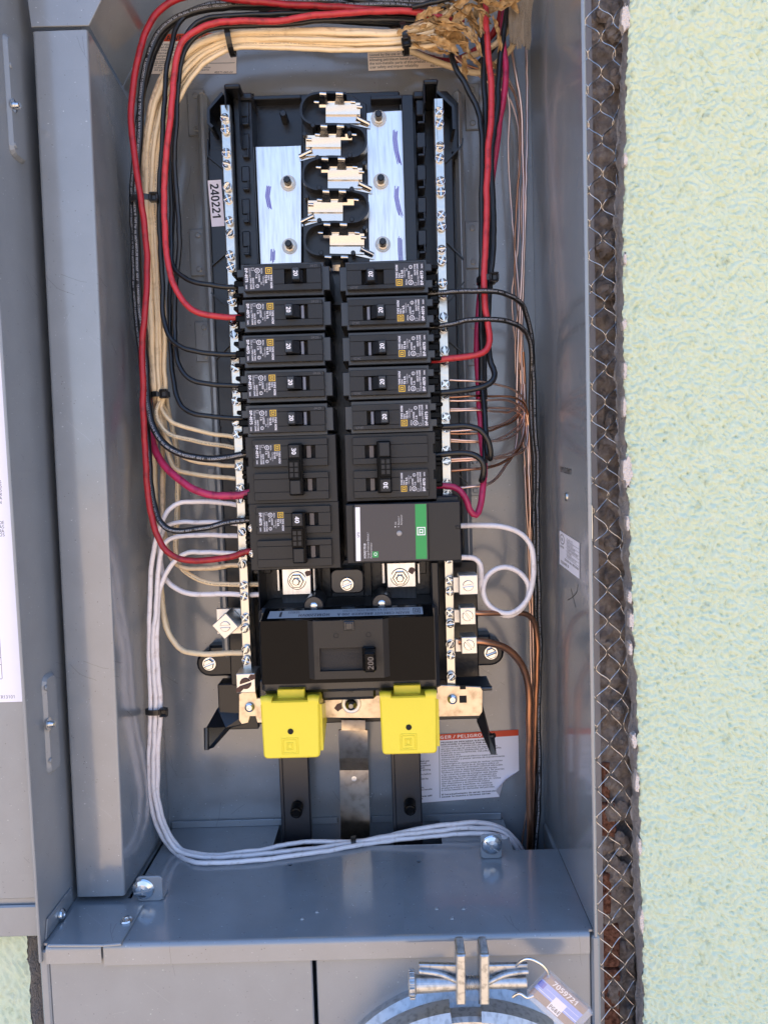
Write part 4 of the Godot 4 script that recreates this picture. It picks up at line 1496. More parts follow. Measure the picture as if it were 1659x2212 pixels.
func build_lower_interior(t: Node3D) -> void:
	var st := S()
	# black well above the main breaker
	st = S()
	vbox(st, 556, 1214, 950, 1330, -0.139, -0.118, 0.001)
	vbox(st, 556, 1214, 563, 1320, -0.118, -0.085, 0.001)
	vbox(st, 930, 1214, 950, 1330, -0.118, -0.088, 0.001)
	for q in [690, 712, 783, 800]: vbox(st, q, 1214, q + 4, 1290, -0.118, -0.100, 0.0006)
	obj("lug_well", st, M.base, t)
	# main lug plates with hex bolts
	for q in [[608, 673, 1222, 1302, 641, 1255], [835, 899, 1216, 1286, 864, 1248]]:
		var z := -0.092
		st = S()
		vbox(st, q[0], q[2], q[1], q[3] - 18, z - 0.003, z, 0.0006)
		var a := V(q[0], q[3] - 18, z)
		var b := V(q[1], q[3] - 18, z)
		quad(st, a, b, b + Vector3(0, -0.010, -0.007), a + Vector3(0, -0.010, -0.007), Vector3(0, 0.4, 1))
		obj("lug_plate", st, M.tin, t)
		st = S()
		vbox(st, q[0] - 11, q[2], q[0] - 2, q[3] - 25, z - 0.018, z - 0.006, 0.0006)
		obj("lug_cheek", st, M.lug, t)
		st = S()
		vbox(st, q[1] + 2, q[2], q[1] + 9, q[3] - 25, z - 0.018, z - 0.002, 0.0006)
		obj("lug_cheek", st, M.lug, t)
		var c := V(q[4], q[5], z + 0.003)
		c.z = z
		st = S()
		lathe(st, [0.0072, 0.0, 0.0072, 0.0008, 0.0066, 0.0012, 0.0, 0.0012], c, Vector3(0, 0, 1), 24)
		lathe(st, [0.0058, 0.0012, 0.0058, 0.0042, 0.0050, 0.0050, 0.0034, 0.0050], c, Vector3(0, 0, 1), 6, false)
		lathe(st, [0.0030, 0.004, 0.0028, 0.0078, 0.0022, 0.0084, 0.0, 0.0085], c, Vector3(0, 0, 1), 12)
		obj("lug_bolt", st, M.zinc, t)
		st = S()
		var pc := V(q[4] + 25, q[5] - 16, z)
		var poly := PackedVector2Array()
		rng.seed = int(q[0])
		for i in 9: poly.append(Vector2(pc.x, pc.y) + Vector2.from_angle(TAU * i / 9) * rng.randf_range(0.0018, 0.0034))
		prism(st, poly, z - 0.0002, z + 0.00015)
		obj("torque_mark", st, M.maroon, t)
	# centre tab with a hex washer screw
	st = S()
	var cc := V(750, 1258, -0.095)
	prism(st, rrect(cc.x - 0.0130, cc.y - 0.0090, cc.x + 0.0130, cc.y + 0.0105, 0.005, 4), -0.12, -0.096, 0.001)
	obj("centre_tab", st, M.plastic, t)
	hex_screw(t, V(750, 1262, -0.095), 0.0054)
	# mounting ears with hex screws
	for q in [[451, 1436, -1], [1061, 1412, 1]]:
		var c := V(q[0], q[1], -0.15)
		st = S()
		var ear := PackedVector2Array()
		for i in 9:
			var a := PI * 0.5 + PI * i / 8.0
			ear.append(Vector2(c.x, c.y) + Vector2(cos(a) * -q[2], sin(a)) * 0.0115)
		ear.append(Vector2(c.x + 0.032 * -q[2], c.y - 0.0115))
		ear.append(Vector2(c.x + 0.032 * -q[2], c.y + 0.0155))
		ear.append(Vector2(c.x, c.y + 0.0155))
		prism(st, ear, ZB + 0.001, -0.1535, 0.002)
		obj("mounting_ear", st, M.base, t)
		hex_screw(t, Vector3(c.x, c.y, -0.1535), 0.0062)
	# neutral link plate under the main breaker
	st = S()
	var z := -0.094
	var link := [516, 1500, 525, 1494, 553, 1492, 556, 1508, 940, 1486, 952, 1480, 1038, 1484, 1043, 1492, 1042, 1538, 1036, 1547, 800, 1552, 700, 1551, 620, 1560, 556, 1562, 552, 1548, 541, 1548, 537, 1562, 522, 1565, 516, 1556]
	prism(st, vpoly(link, z), z - 0.0022, z, 0.0005)
	obj("neutral_link", st, M.strap, t)
	for q in [[540, 1527], [977, 1510]]:
		st = S()
		lathe(st, [0.0040, 0.0, 0.0040, 0.0010, 0.0036, 0.0022, 0.0022, 0.0030, 0.0012, 0.0030, 0.0011, 0.0020, 0.0, 0.0020], V(q[0], q[1], z), Vector3(0, 0, 1), 16)
		obj("torx_screw", st, M.zinc, t)
	st = S()
	var bc := V(759, 1520, z)
	lathe(st, [0.0078, 0.0, 0.0078, 0.0006, 0.0070, 0.0009, 0.0052, 0.0006, 0.0050, 0.0006], bc, Vector3(0, 0, 1), 24)
	obj("bolt_washer", st, M.lug, t)
	st = S()
	lathe(st, [0.0050, 0.0, 0.0048, 0.003, 0.0038, 0.0052, 0.0018, 0.0066, 0.0, 0.0069], bc, Vector3(0, 0, 1), 18)
	obj("dome_bolt", st, mat(lin(0.22, 0.22, 0.22), 0.2, 1.0), t)
	st = S()
	prism(st, vpoly([722, 1530, 728, 1521, 742, 1516, 750, 1522, 741, 1529, 730, 1537], z), z - 0.0003, z + 0.00015)
	obj("torque_mark", st, M.maroon, t)
	# near-black blocks painted in for square openings, right wing of the link
	for q in [[992, 1503, 1008, 1518], [993, 1481, 1006, 1489]]:
		st = S()
		vbox(st, q[0], q[1], q[2], q[3], z - 0.003, z + 0.0002, 0.0)
		obj("opening_block", st, M.pocket, t)
	# neutral strap running down to the meter
	st = S()
	var prof := [[1556, -0.0965, 738, 789], [1577, -0.100, 738, 789], [1578, -0.100, 731, 794], [1638, -0.118, 733, 795], [1652, -0.131, 734, 796], [1661, -0.136, 734, 796], [1664, -0.1375, 734, 796], [1770, -0.140, 736, 799], [1800, -0.150, 736, 799], [1850, -0.158, 738, 800]]
	for i in prof.size() - 1:
		var a: Array = prof[i]
		var b: Array = prof[i + 1]
		var a0 := V(a[2], a[0], a[1])
		var a1 := V(a[3], a[0], a[1])
		var b0 := V(b[2], b[0], b[1])
		var b1 := V(b[3], b[0], b[1])
		st.set_smooth_group(1 if i < 3 else (2 if i < 6 else 3))
		quad(st, a0, a1, b1, b0, Vector3(0, 0, 1))
		st.set_smooth_group(-1)
		var bk := Vector3(0, 0, -0.0022)
		quad(st, a0 + bk, a1 + bk, b1 + bk, b0 + bk, Vector3(0, 0, -1))
		quad(st, a0, b0, b0 + bk, a0 + bk, Vector3(-1, 0, 0))
		quad(st, a1, b1, b1 + bk, a1 + bk, Vector3(1, 0, 0))
	obj("neutral_strap", st, M.strap, t)
	st = S()
	lathe(st, [0.0022, 0.0, 0.0022, 0.0004, 0.0012, 0.0005, 0.0, 0.0005], V(765, 1682, -0.1376), Vector3(0, 0, 1), 14)
	obj("strap_hole_rim", st, M.tin, t)
	# black sleeved line straps
	for q in [[604, 674, 1590, 1822, 643, 1748, 1], [846, 914, 1585, 1826, 885, 1742, 1]]:
		st = S()
		var a := V(q[0], q[2], -0.140)
		var b := V(q[1], q[3], -0.140)
		box2(st, Vector3(a.x, YB - 0.03, -0.1475), Vector3(b.x, a.y, -0.1400), 0.0012)
		box2(st, Vector3(a.x - 0.0012, YB - 0.03, -0.1495), Vector3(a.x + 0.0018, a.y, -0.1385), 0.0006)
		obj("line_strap", st, M.plastic, t)
		st = S()
		lathe(st, [0.0052, 0.0, 0.0052, 0.010, 0.0046, 0.0114, 0.0036, 0.0118, 0.003, 0.0112, 0.0, 0.0112], V(q[4], q[5] - 7, -0.140), Vector3(0, -0.12, 1), 18)
		obj("strap_stud", st, M.gloss, t)
	# four lug blocks
	for q in [[991, 1243, 1033, 1284, -0.078, 1011, 1265, 0.1], [993, 1313, 1028, 1349, -0.082, 1010, 1330, -0.9], [996, 1377, 1031, 1412, -0.082, 1013, 1393, -0.9]]:
		st = S()
		vbox(st, q[0], q[1], q[2], q[3], q[4] - 0.017, q[4], 0.0005)
		vbox(st, q[0] - 13, q[1] + 4, q[0] + 2, q[3] - 4, q[4] - 0.014, q[4] - 0.010, 0.0004)
		var lug := obj("lug_block", st, M.lug, t)
		st = S()
		slot_head(st, V(q[5], q[6], q[4]) + Vector3(0, 0, -0.0006), 0.0048, 0.0014, q[7], false, 0.0013)
		obj("lug_screw", st, M.zinc, lug)
	st = S()
	vbox(st, 467, 1315, 525, 1369, -0.116, -0.112, 0.0005)
	obj("lug_tongue", st, M.lug, t)
	st = S()
	var dc := V(487, 1353, -0.088)
	cbox(st, Vector3(0, 0, -0.0115), Vector3(0.0148, 0.0148, 0.023), 0.0005, Transform3D(Basis(Vector3(0, 0, 1), 0.70), dc))
	var lug2 := obj("lug_block", st, M.lug, t, "square lug block turned on its corner")
	st = S()
	slot_head(st, dc + Vector3(0, 0, -0.0006), 0.0048, 0.0014, 0.03, false, 0.0014)
	obj("lug_screw", st, M.lug, lug2)
	st = S()
	vbox(st, 510, 1456, 553, 1496, -0.105, -0.082, 0.0005)
	var lug3 := obj("lug_block", st, M.lug, t, "lug block with dark red torque paint")
	st = S()
	var lc := V(531, 1476, -0.082)
	slot_head(st, lc + Vector3(0, 0, -0.0006), 0.0052, 0.0016, 0.3, false, 0.0013)
	obj("lug_screw", st, M.maroon, lug3)
	st = S()
	prism(st, vpoly([541, 1457, 552, 1457, 552, 1466, 543, 1470, 537, 1464], -0.082), -0.0822, -0.08185)
	prism(st, vpoly([510.5, 1488, 520, 1481, 527, 1488, 520, 1495.5, 510.5, 1495.5], -0.082), -0.0822, -0.08185)
	obj("torque_paint", st, M.maroon, lug3)
	# arms at the foot of the interior
	for pts in [[[470, 1530, -0.142], [446, 1572, -0.122], [447, 1620, -0.118], [462, 1615, -0.118], [500, 1572, -0.135], [545, 1560, -0.142], [545, 1535, -0.142]], [[1036, 1500, -0.140], [1060, 1590, -0.118], [1068, 1588, -0.116], [1072, 1630, -0.116], [1060, 1630, -0.118], [1030, 1560, -0.140]]]:
		st = S()
		var c := Vector3.ZERO
		var q := []
		for w in pts:
			q.append(V(w[0], w[1], w[2]))
			c += q[-1]
		c /= q.size()
		for i in q.size():
			var j := (i + 1) % q.size()
			tri(st, q[i], q[j], c, Vector3(0, 0, 1))
			var bk := Vector3(0, 0, -0.0026)
			tri(st, q[i] + bk, q[j] + bk, c + bk, Vector3(0, 0, -1))
			quad(st, q[i], q[j], q[j] + bk, q[i] + bk, (q[i] + q[j]) * 0.5 - c)
		tube(st, PackedVector3Array([q[1], q[1].lerp(q[2], 0.5), q[2]]), 0.0021, 8)
		obj("foot_arm", st, M.plastic, t)
	st = S()
	vbox(st, 470, 1478, 560, 1575, ZB + 0.01, -0.140, 0.001)
	vbox(st, 560, 1478, 1040, 1553, ZB + 0.01, -0.138, 0.001)
	obj("foot_bar", st, M.base, t)
	st = S()
	var fa := [V(966, 1463, -0.125), V(1050, 1460, -0.125), V(1062, 1486, -0.100), V(985, 1490, -0.100)]
	quad(st, fa[0], fa[1], fa[2], fa[3], Vector3(0, 0.5, 1))
	quad(st, fa[0] + Vector3(0, -0.002, -0.002), fa[1] + Vector3(0, -0.002, -0.002), fa[2] + Vector3(0, -0.002, -0.002), fa[3] + Vector3(0, -0.002, -0.002), Vector3(0, -1, -1))
	tube(st, PackedVector3Array([fa[3], fa[3].lerp(fa[2], 0.5), fa[2]]), 0.0020, 8)
	obj("foot_flap", st, M.plastic, t)

func hex_screw(t: Node3D, at: Vector3, r: float) -> void:
	var st := S()
	lathe(st, [r, 0.0, r, r * 0.12, r * 0.92, r * 0.18, 0.0, r * 0.18], at, Vector3(0, 0, 1), 24)
	for k in 2:
		var p := PackedVector2Array()
		var g := 0.0006
		var turn := 0.35
		for i in 4:
			var a := turn + PI * k + 0.12 + (PI - 0.24) * i / 3.0
			p.append(Vector2.from_angle(a) * r * 0.78)
		prism(st, p, r * 0.15, r * 0.62, r * 0.1, Transform3D(Basis(), at))
	obj("hex_screw", st, M.zinc, t)

# ---------------------------------------------------------------- breakers
# local frame: origin in the middle of the raised face, +z to the viewer, wire end at -x
func breaker_print() -> StandardMaterial3D:
	var w := Color(0.92, 0.92, 0.95)
	var y := Color(0.86, 0.70, 0.18)
	var im := blank(224, 284, Color(0.17, 0.175, 0.20))
	mark(im, 10, 12, 62, y)
	glyphs(im, "TYPE HOM", 80, 32, 28, w, true, 0.95)
	glyphs(im, "TIPO", 80, 54, 22, w, true)
	glyphs(im, "10 kA", 80, 82, 30, w, true)
	glyphs(im, "120/240 V~", 86, 104, 20, w, false)
	glyphs(im, "▭ Al/Cu", 10, 118, 20, w, true)
	glyphs(im, "⊏ Cu", 140, 124, 20, w, true)
	ring(im, 38, 152, 22, 2.6, w)
	glyphs(im, "UL", 25, 160, 22, w, true)
	glyphs(im, "LISTED", 72, 146, 23, w, true)
	glyphs(im, "C.B.", 72, 172, 24, w, true)
	ring(im, 184, 156, 15, 2.0, w)
	im.fill_rect(Rect2i(172, 155, 24, 3), w)
	frame_rect(im, 10, 184, 26, 26, 2, w)
	glyphs(im, "HACR TYPE", 104, 204, 21, w, true)
	glyphs(im, "TIPO CAHR", 104, 228, 21, w, true)
	glyphs(im, "ISSUE NO.", 10, 234, 21, w)
	glyphs(im, "DP-4075", 8, 274, 38, w, true, 0.95)
	glyphs(im, "SWD", 168, 272, 20, w, true)
	im.rotate_90(CLOCKWISE)
	return printed(im, 0.4)

func number_print(n: String, w: int, h: int, size: int) -> StandardMaterial3D:
	var im := blank(w, h, Color(0, 0, 0, 0))
	var probe := blank(w, h, Color(0, 0, 0, 0))
	var ex := glyphs(probe, n, 0, h * 0.7, size, Color.WHITE, true)
	glyphs(im, n, (w - ex) * 0.5, h * 0.5 + size * 0.36, size, Color(0.93, 0.93, 0.95), true)
	im.rotate_90(CLOCKWISE)
	return printed(im, 0.5, true)

const HOOKED := [-0.0318, 0.0119, -0.0318, 0.0083, -0.0349, 0.0083, -0.0349, 0.0025, -0.0305, 0.0025, -0.0305, -0.0035, -0.0345, -0.0035, -0.0345, -0.009, -0.031, -0.009, -0.031, -0.0119, 0.0280, -0.0119, 0.0280, -0.0085, 0.0325, -0.0085, 0.0325, 0.0088, 0.0285, 0.0088, 0.0285, 0.0119]

func around_slot(st: SurfaceTool, x0: float, y0: float, x1: float, y1: float, sx0: float, sy0: float, sx1: float, sy1: float) -> void:
	var zb := -0.0063
	box2(st, Vector3(x0, sy1, zb), Vector3(x1, y1, 0), 0.0003)
	box2(st, Vector3(x0, y0, zb), Vector3(x1, sy0, 0), 0.0003)
	box2(st, Vector3(x0, sy0, zb), Vector3(sx0, sy1, -0.00003), 0.0002)
	box2(st, Vector3(sx1, sy0, zb), Vector3(x1, sy1, -0.00003), 0.0002)

func single_breaker(called: String, on: bool) -> Node3D:
	var t := thing(called, "x", "circuit breaker", "single-pole breakers")
	t.set_meta("base_name", called)
	var st := S()
	prism(st, pv(HOOKED), -0.052, -0.006, 0.0005)
	obj("body", st, M.plastic, t)
	st = S()
	around_slot(st, -0.0289, -0.0090, 0.0268, 0.0092, 0.0004, -0.0043, 0.0162, 0.0060)
	obj("face", st, M.plastic_b, t)
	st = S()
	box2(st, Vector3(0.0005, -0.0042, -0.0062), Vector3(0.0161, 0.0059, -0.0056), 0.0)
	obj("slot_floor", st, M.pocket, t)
	# handle with its sloping skirt
	var h0 := 0.0006 if on else 0.0066
	var h1 := h0 + 0.0056
	st = S()
	prism(st, rrect(h0, -0.0036, h1, 0.0053, 0.0006, 2), -0.0055, 0.0088, 0.0006)
	if on:
		prism(st, pv([h1 - 0.001, 0.0075, h1 + 0.0042, 0.0006, h1 + 0.0046, -0.0055, h1 - 0.001, -0.0055]), -0.0034, 0.0051, 0.0, Transform3D(Basis(Vector3(1, 0, 0), Vector3(0, 0, 1), Vector3(0, -1, 0)), Vector3(0, 0.0017, 0)))
	else:
		for s in [-1, 1]:
			prism(st, pv([0, 0.004, s * 0.0042, -0.001, s * 0.0042, -0.0055, 0, -0.0055]), -0.0034, 0.0051, 0.0, Transform3D(Basis(Vector3(1, 0, 0), Vector3(0, 0, 1), Vector3(0, -1, 0)), Vector3((h0 + h1) * 0.5, 0.0017, 0)))
	var hd := obj("handle", st, M.plastic, t)
	st = sheet(Vector3(h0 + 0.0006, 0.0042, 0.0089), Vector3(h1 - 0.0004, 0.0042, 0.0089), Vector3(h1 - 0.0004, -0.0026, 0.0089), Vector3(h0 + 0.0006, -0.0026, 0.0089))
	obj("rating", st, M.n20, hd)
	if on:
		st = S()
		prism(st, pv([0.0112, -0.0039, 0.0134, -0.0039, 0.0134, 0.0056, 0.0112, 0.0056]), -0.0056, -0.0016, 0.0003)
		obj("sheen_strip", st, M.sky_sheen, t)  # grey strip stands in for sky reflected off the glossy handle base
	st = sheet(Vector3(-0.0285, 0.0083, 0.00012), Vector3(-0.0075, 0.0083, 0.00012), Vector3(-0.0075, -0.0083, 0.00012), Vector3(-0.0285, -0.0083, 0.00012))
	obj("rating_label", st, M.blabel, t)
	st = sheet(Vector3(0.0262, 0.0066, 0.0001), Vector3(0.0186, 0.0066, 0.0001), Vector3(0.0186, 0.0090, 0.0001), Vector3(0.0262, 0.0090, 0.0001))
	obj("date_code", st, M.date, t)
	# moulded wire clamp at the terminal end
	st = S()
	box2(st, Vector3(-0.0385, -0.0030, -0.030), Vector3(-0.0300, 0.0020, -0.0125), 0.0008)
	box2(st, Vector3(-0.0400, -0.0100, -0.034), Vector3(-0.0310, -0.0068, -0.0145), 0.0008)
	box2(st, Vector3(-0.0400, 0.0058, -0.034), Vector3(-0.0310, 0.0090, -0.0145), 0.0008)
	obj("terminal_shroud", st, M.gloss, t)
	return t

func double_breaker(label: String, rating: Material, twenty: bool) -> Node3D:
	var t := thing("two_pole_breaker", label, "circuit breaker", "two-pole breakers")
	var st := S()
	prism(st, pv([-0.0333, 0.0248, -0.0333, 0.0095, -0.0318, 0.0095, -0.0318, 0.0035, -0.0333, 0.0035, -0.0333, -0.0095, -0.0318, -0.0095, -0.0318, -0.0155, -0.0333, -0.0155, -0.0333, -0.0248, 0.0333, -0.0248, 0.0333, 0.0248]), -0.052, -0.0045, 0.0005)
	obj("body", st, M.plastic_b, t)
	for p in [[0.0022, 0.0222, 0.0077, 0.0172], [-0.0222, -0.0024, -0.0162, -0.0068]]:
		st = S()
		around_slot(st, -0.0273, p[0], 0.0273, p[1], 0.0004, p[2], 0.0183, p[3])
		obj("face", st, M.plastic_b, t)
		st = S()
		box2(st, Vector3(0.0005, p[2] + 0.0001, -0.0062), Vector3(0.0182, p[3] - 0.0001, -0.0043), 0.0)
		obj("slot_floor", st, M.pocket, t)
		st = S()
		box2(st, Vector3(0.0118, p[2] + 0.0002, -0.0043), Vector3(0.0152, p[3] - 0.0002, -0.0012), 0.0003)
		obj("sheen_strip", st, M.sky_sheen2, t)  # browner strip painted in for the reflection beside the tie handle
	# tie handle over both poles
	st = S()
	box2(st, Vector3(-0.0004, -0.0188, -0.004), Vector3(0.0098, 0.0186, 0.0085), 0.0007)
	box2(st, Vector3(-0.0004, -0.0070, 0.0080), Vector3(0.0082, 0.0070, 0.0108), 0.0004)
	var h := obj("tie_handle", st, M.gloss, t)
	st = S()
	for i in 3:
		for j in 2:
			box2(st, Vector3(0.0006 + j * 0.0035, -0.0056 + i * 0.0038, 0.0107), Vector3(0.0032 + j * 0.0035, -0.0026 + i * 0.0038, 0.01095), 0.0001)
	obj("moulded_text", st, M.plastic_b, h)
	for c in [[0.0082, 0.0178], [-0.0180, -0.0076]]:
		st = S()
		box2(st, Vector3(0.0002, c[0], 0.0080), Vector3(0.0080, c[1], 0.0105), 0.0006)
		obj("cap", st, M.plastic_b, h)
	st = sheet(Vector3(0.0012, 0.0168, 0.0106), Vector3(0.0070, 0.0168, 0.0106), Vector3(0.0070, 0.0092, 0.0106), Vector3(0.0012, 0.0092, 0.0106))
	obj("rating", st, rating, h)
	st = sheet(Vector3(-0.0255, 0.0190, 0.00012), Vector3(-0.0063, 0.0190, 0.00012), Vector3(-0.0063, 0.0036, 0.00012), Vector3(-0.0255, 0.0036, 0.00012))
	obj("rating_label", st, M.blabel, t)
	st = S()
	for y in [0.0065, -0.0125]:
		box2(st, Vector3(-0.0385, y - 0.0095, -0.034), Vector3(-0.0325, y - 0.0060, -0.0145), 0.0008)
		box2(st, Vector3(-0.0385, y + 0.0060, -0.034), Vector3(-0.0325, y + 0.0095, -0.0145), 0.0008)
	obj("terminal_shroud", st, M.gloss, t)
	if twenty:
		for y in [0.0065, -0.0125]:
			st = S()
			slot_head(st, Vector3(-0.0318, y, -0.0075), 0.0030, 0.0022, 1.0, true, 0.0007)
			obj("terminal_screw", st, M.zinc, t)
	return t

func build_breakers() -> void:
	M.blabel = breaker_print()
	M.n20 = number_print("20", 104, 62, 58)
	M.n30 = number_print("30", 104, 78, 60)
	M.n40 = number_print("40", 104, 78, 60)
	M.sky_sheen = mat(lin(0.16, 0.17, 0.21), 0.3)  # sky reflection in the handle slots, put into a grey colour
	M.sky_sheen2 = mat(lin(0.10, 0.085, 0.08), 0.4)  # browner tone of the same painted reflection
	var im := blank(96, 30, Color(0, 0, 0, 0))
	glyphs(im, "24 23", 4, 25, 28, Color(0.45, 0.45, 0.47))
	im.rotate_180()
	M.date = printed(im, 0.5, true)
	var z := -0.060
	var ord := ["topmost", "second from the top", "third from the top", "fourth from the top", "fifth from the top"]
	var tripped: Node3D
	var on: Node3D
	var rows := [[616, 604], [619, 680], [619, 757], [623, 833], [625, 908]]
	for i in 5:
		var lab := "black 20 amp breaker, %s in the column beside the 240221 sticker" % ord[i]
		var b: Node3D
		if i == 0:
			tripped = single_breaker("circuit_breaker", false)
			b = tripped
		elif i == 1:
			on = single_breaker("circuit_breaker", true)
			on.set_meta("base_name", "circuit_breaker")
			b = on
		else:
			b = copy_of(on, lab)
		b.set_meta("label", lab)
		var c := V(rows[i][0], rows[i][1], z - 0.006)
		b.position = Vector3(c.x, c.y, z)
	rows = [[830, 599.5], [833, 675.5], [836, 751.5], [836, 826.5], [841, 900]]
	for i in 5:
		var lab := "black 20 amp breaker, %s in the column above the surge protector" % ord[i]
		var b := copy_of(tripped if i == 0 else on, lab)
		var c := V(rows[i][0], rows[i][1], z - 0.006)
		b.position = Vector3(c.x, c.y, z)
		b.rotation.z = PI
	var q := [["black two-pole 30 amp breaker fed by a magenta wire, directly above the 40 amp breaker", M.n30, 630, 1014, 0.0], ["black two-pole 40 amp breaker fed by a thick red wire", M.n40, 637, 1158, 0.0], ["black two-pole 30 amp breaker directly above the surge protector", M.n30, 844, 1008.5, PI]]
	for d in q:
		var b := double_breaker(d[0], d[1], d[1] == M.n40)
		var c := V(d[2], d[3], z - 0.0045)
		b.position = Vector3(c.x, c.y, z)
		b.rotation.z = d[4]
	build_spd()

func blit_ccw(dst: Image, text: String, x: int, y_end: int, size: int, c: Color, bold := false, squeeze := 1.0) -> void:
	# text that reads upwards; y_end is where it starts at the bottom
	var tmp := blank(600, size + 12, Color(0, 0, 0, 0))
	var ex := glyphs(tmp, text, 0, size, size, c, bold, squeeze)
	tmp = tmp.get_region(Rect2i(0, 0, int(minf(ex + 2, 600)), size + 12))
	tmp.rotate_90(COUNTERCLOCKWISE)
	dst.blend_rect(tmp, Rect2i(0, 0, tmp.get_width(), tmp.get_height()), Vector2i(x - size, y_end - tmp.get_height()))

func build_spd() -> void:
	var t := thing("surge_protector", "black surge protective device with a green stripe label", "surge protector", "", V(872, 1220, -0.1))
	var z := -0.056
	var st := S()
	var a := V(750, 1218, z - 0.003)
	var b := V(994, 1082, z - 0.003)
	box2(st, Vector3(a.x, a.y, -0.112), Vector3(b.x, b.y, z - 0.0022), 0.0008)
	obj("body", st, M.plastic_b, t)
	st = S()
	box2(st, V(765, 1214, z), V(924, 1089, z) + Vector3(0, 0, -0.003), 0.0006)
	obj("face", st, M.plastic_b, t)
	st = S()
	vbox(st, 984, 1136, 994, 1142, -0.07, z - 0.0012, 0.0004)
	vbox(st, 940, 1072, 992, 1084, -0.112, z - 0.012, 0.001)
	obj("side_clip", st, M.plastic_b, t)
	var w := Color(0.92, 0.92, 0.93)
	var im := blank(574, 452, Color(0.245, 0.235, 0.24))
	im.fill_rect(Rect2i(4, 20, 36, 428), w)
	im.fill_rect(Rect2i(480, 4, 88, 440), Color(0.16, 0.58, 0.30))
	blit_ccw(im, "SPD", 34, 262, 26, Color(0.1, 0.1, 0.1))
	blit_ccw(im, "HOM2175SB", 82, 430, 22, w, true, 0.95)
	blit_ccw(im, "Surge Protective Device /", 108, 430, 21, w, false, 0.9)
	blit_ccw(im, "Parasurtenseur", 132, 430, 21, w, false, 0.9)
	for r in range(0, 8):
		ring(im, 330, 200, r, 1.0, w if r < 8 else w)
	for r in range(0, 5): ring(im, 318, 182, r, 1.0, w)
	ring(im, 344, 182, 4, 1.0, w)
	im.fill_rect(Rect2i(310, 186, 44, 30), Color(0.245, 0.235, 0.24))
	blit_ccw(im, "OK", 330, 168, 20, w)
	blit_ccw(im, "Replace /", 354, 168, 19, w, false, 0.9)
	blit_ccw(im, "Remplacer", 376, 168, 19, w, false, 0.9)
	im.fill_rect(Rect2i(134, 376, 48, 48), Color(0.16, 0.58, 0.30))
	ring(im, 158, 396, 11, 2.0, w)
	im.fill_rect(Rect2i(152, 408, 14, 3), w)
	var lg := blank(70, 70, Color(0.16, 0.58, 0.30))
	mark(lg, 2, 2, 66, w)
	lg.rotate_90(COUNTERCLOCKWISE)
	im.blit_rect(lg, Rect2i(0, 0, 70, 70), Vector2i(490, 186))
	st = sheet(V(766.5, 1090.5, z + 0.00012), V(922, 1087.5, z + 0.00012), V(924, 1209, z + 0.00012), V(768.5, 1213, z + 0.00012))
	obj("label", st, printed(im, 0.4), t, "grey label with green band, white strip and upward print")
	st = S()
	lathe(st, [0.0020, 0.0, 0.0019, 0.0005, 0.0012, 0.0009, 0.0, 0.001], V(862.5, 1152, z + 0.0001), Vector3(0, 0, 1), 16)
	obj("status_lens", st, mat(lin(0.30, 0.29, 0.29), 0.3), t)

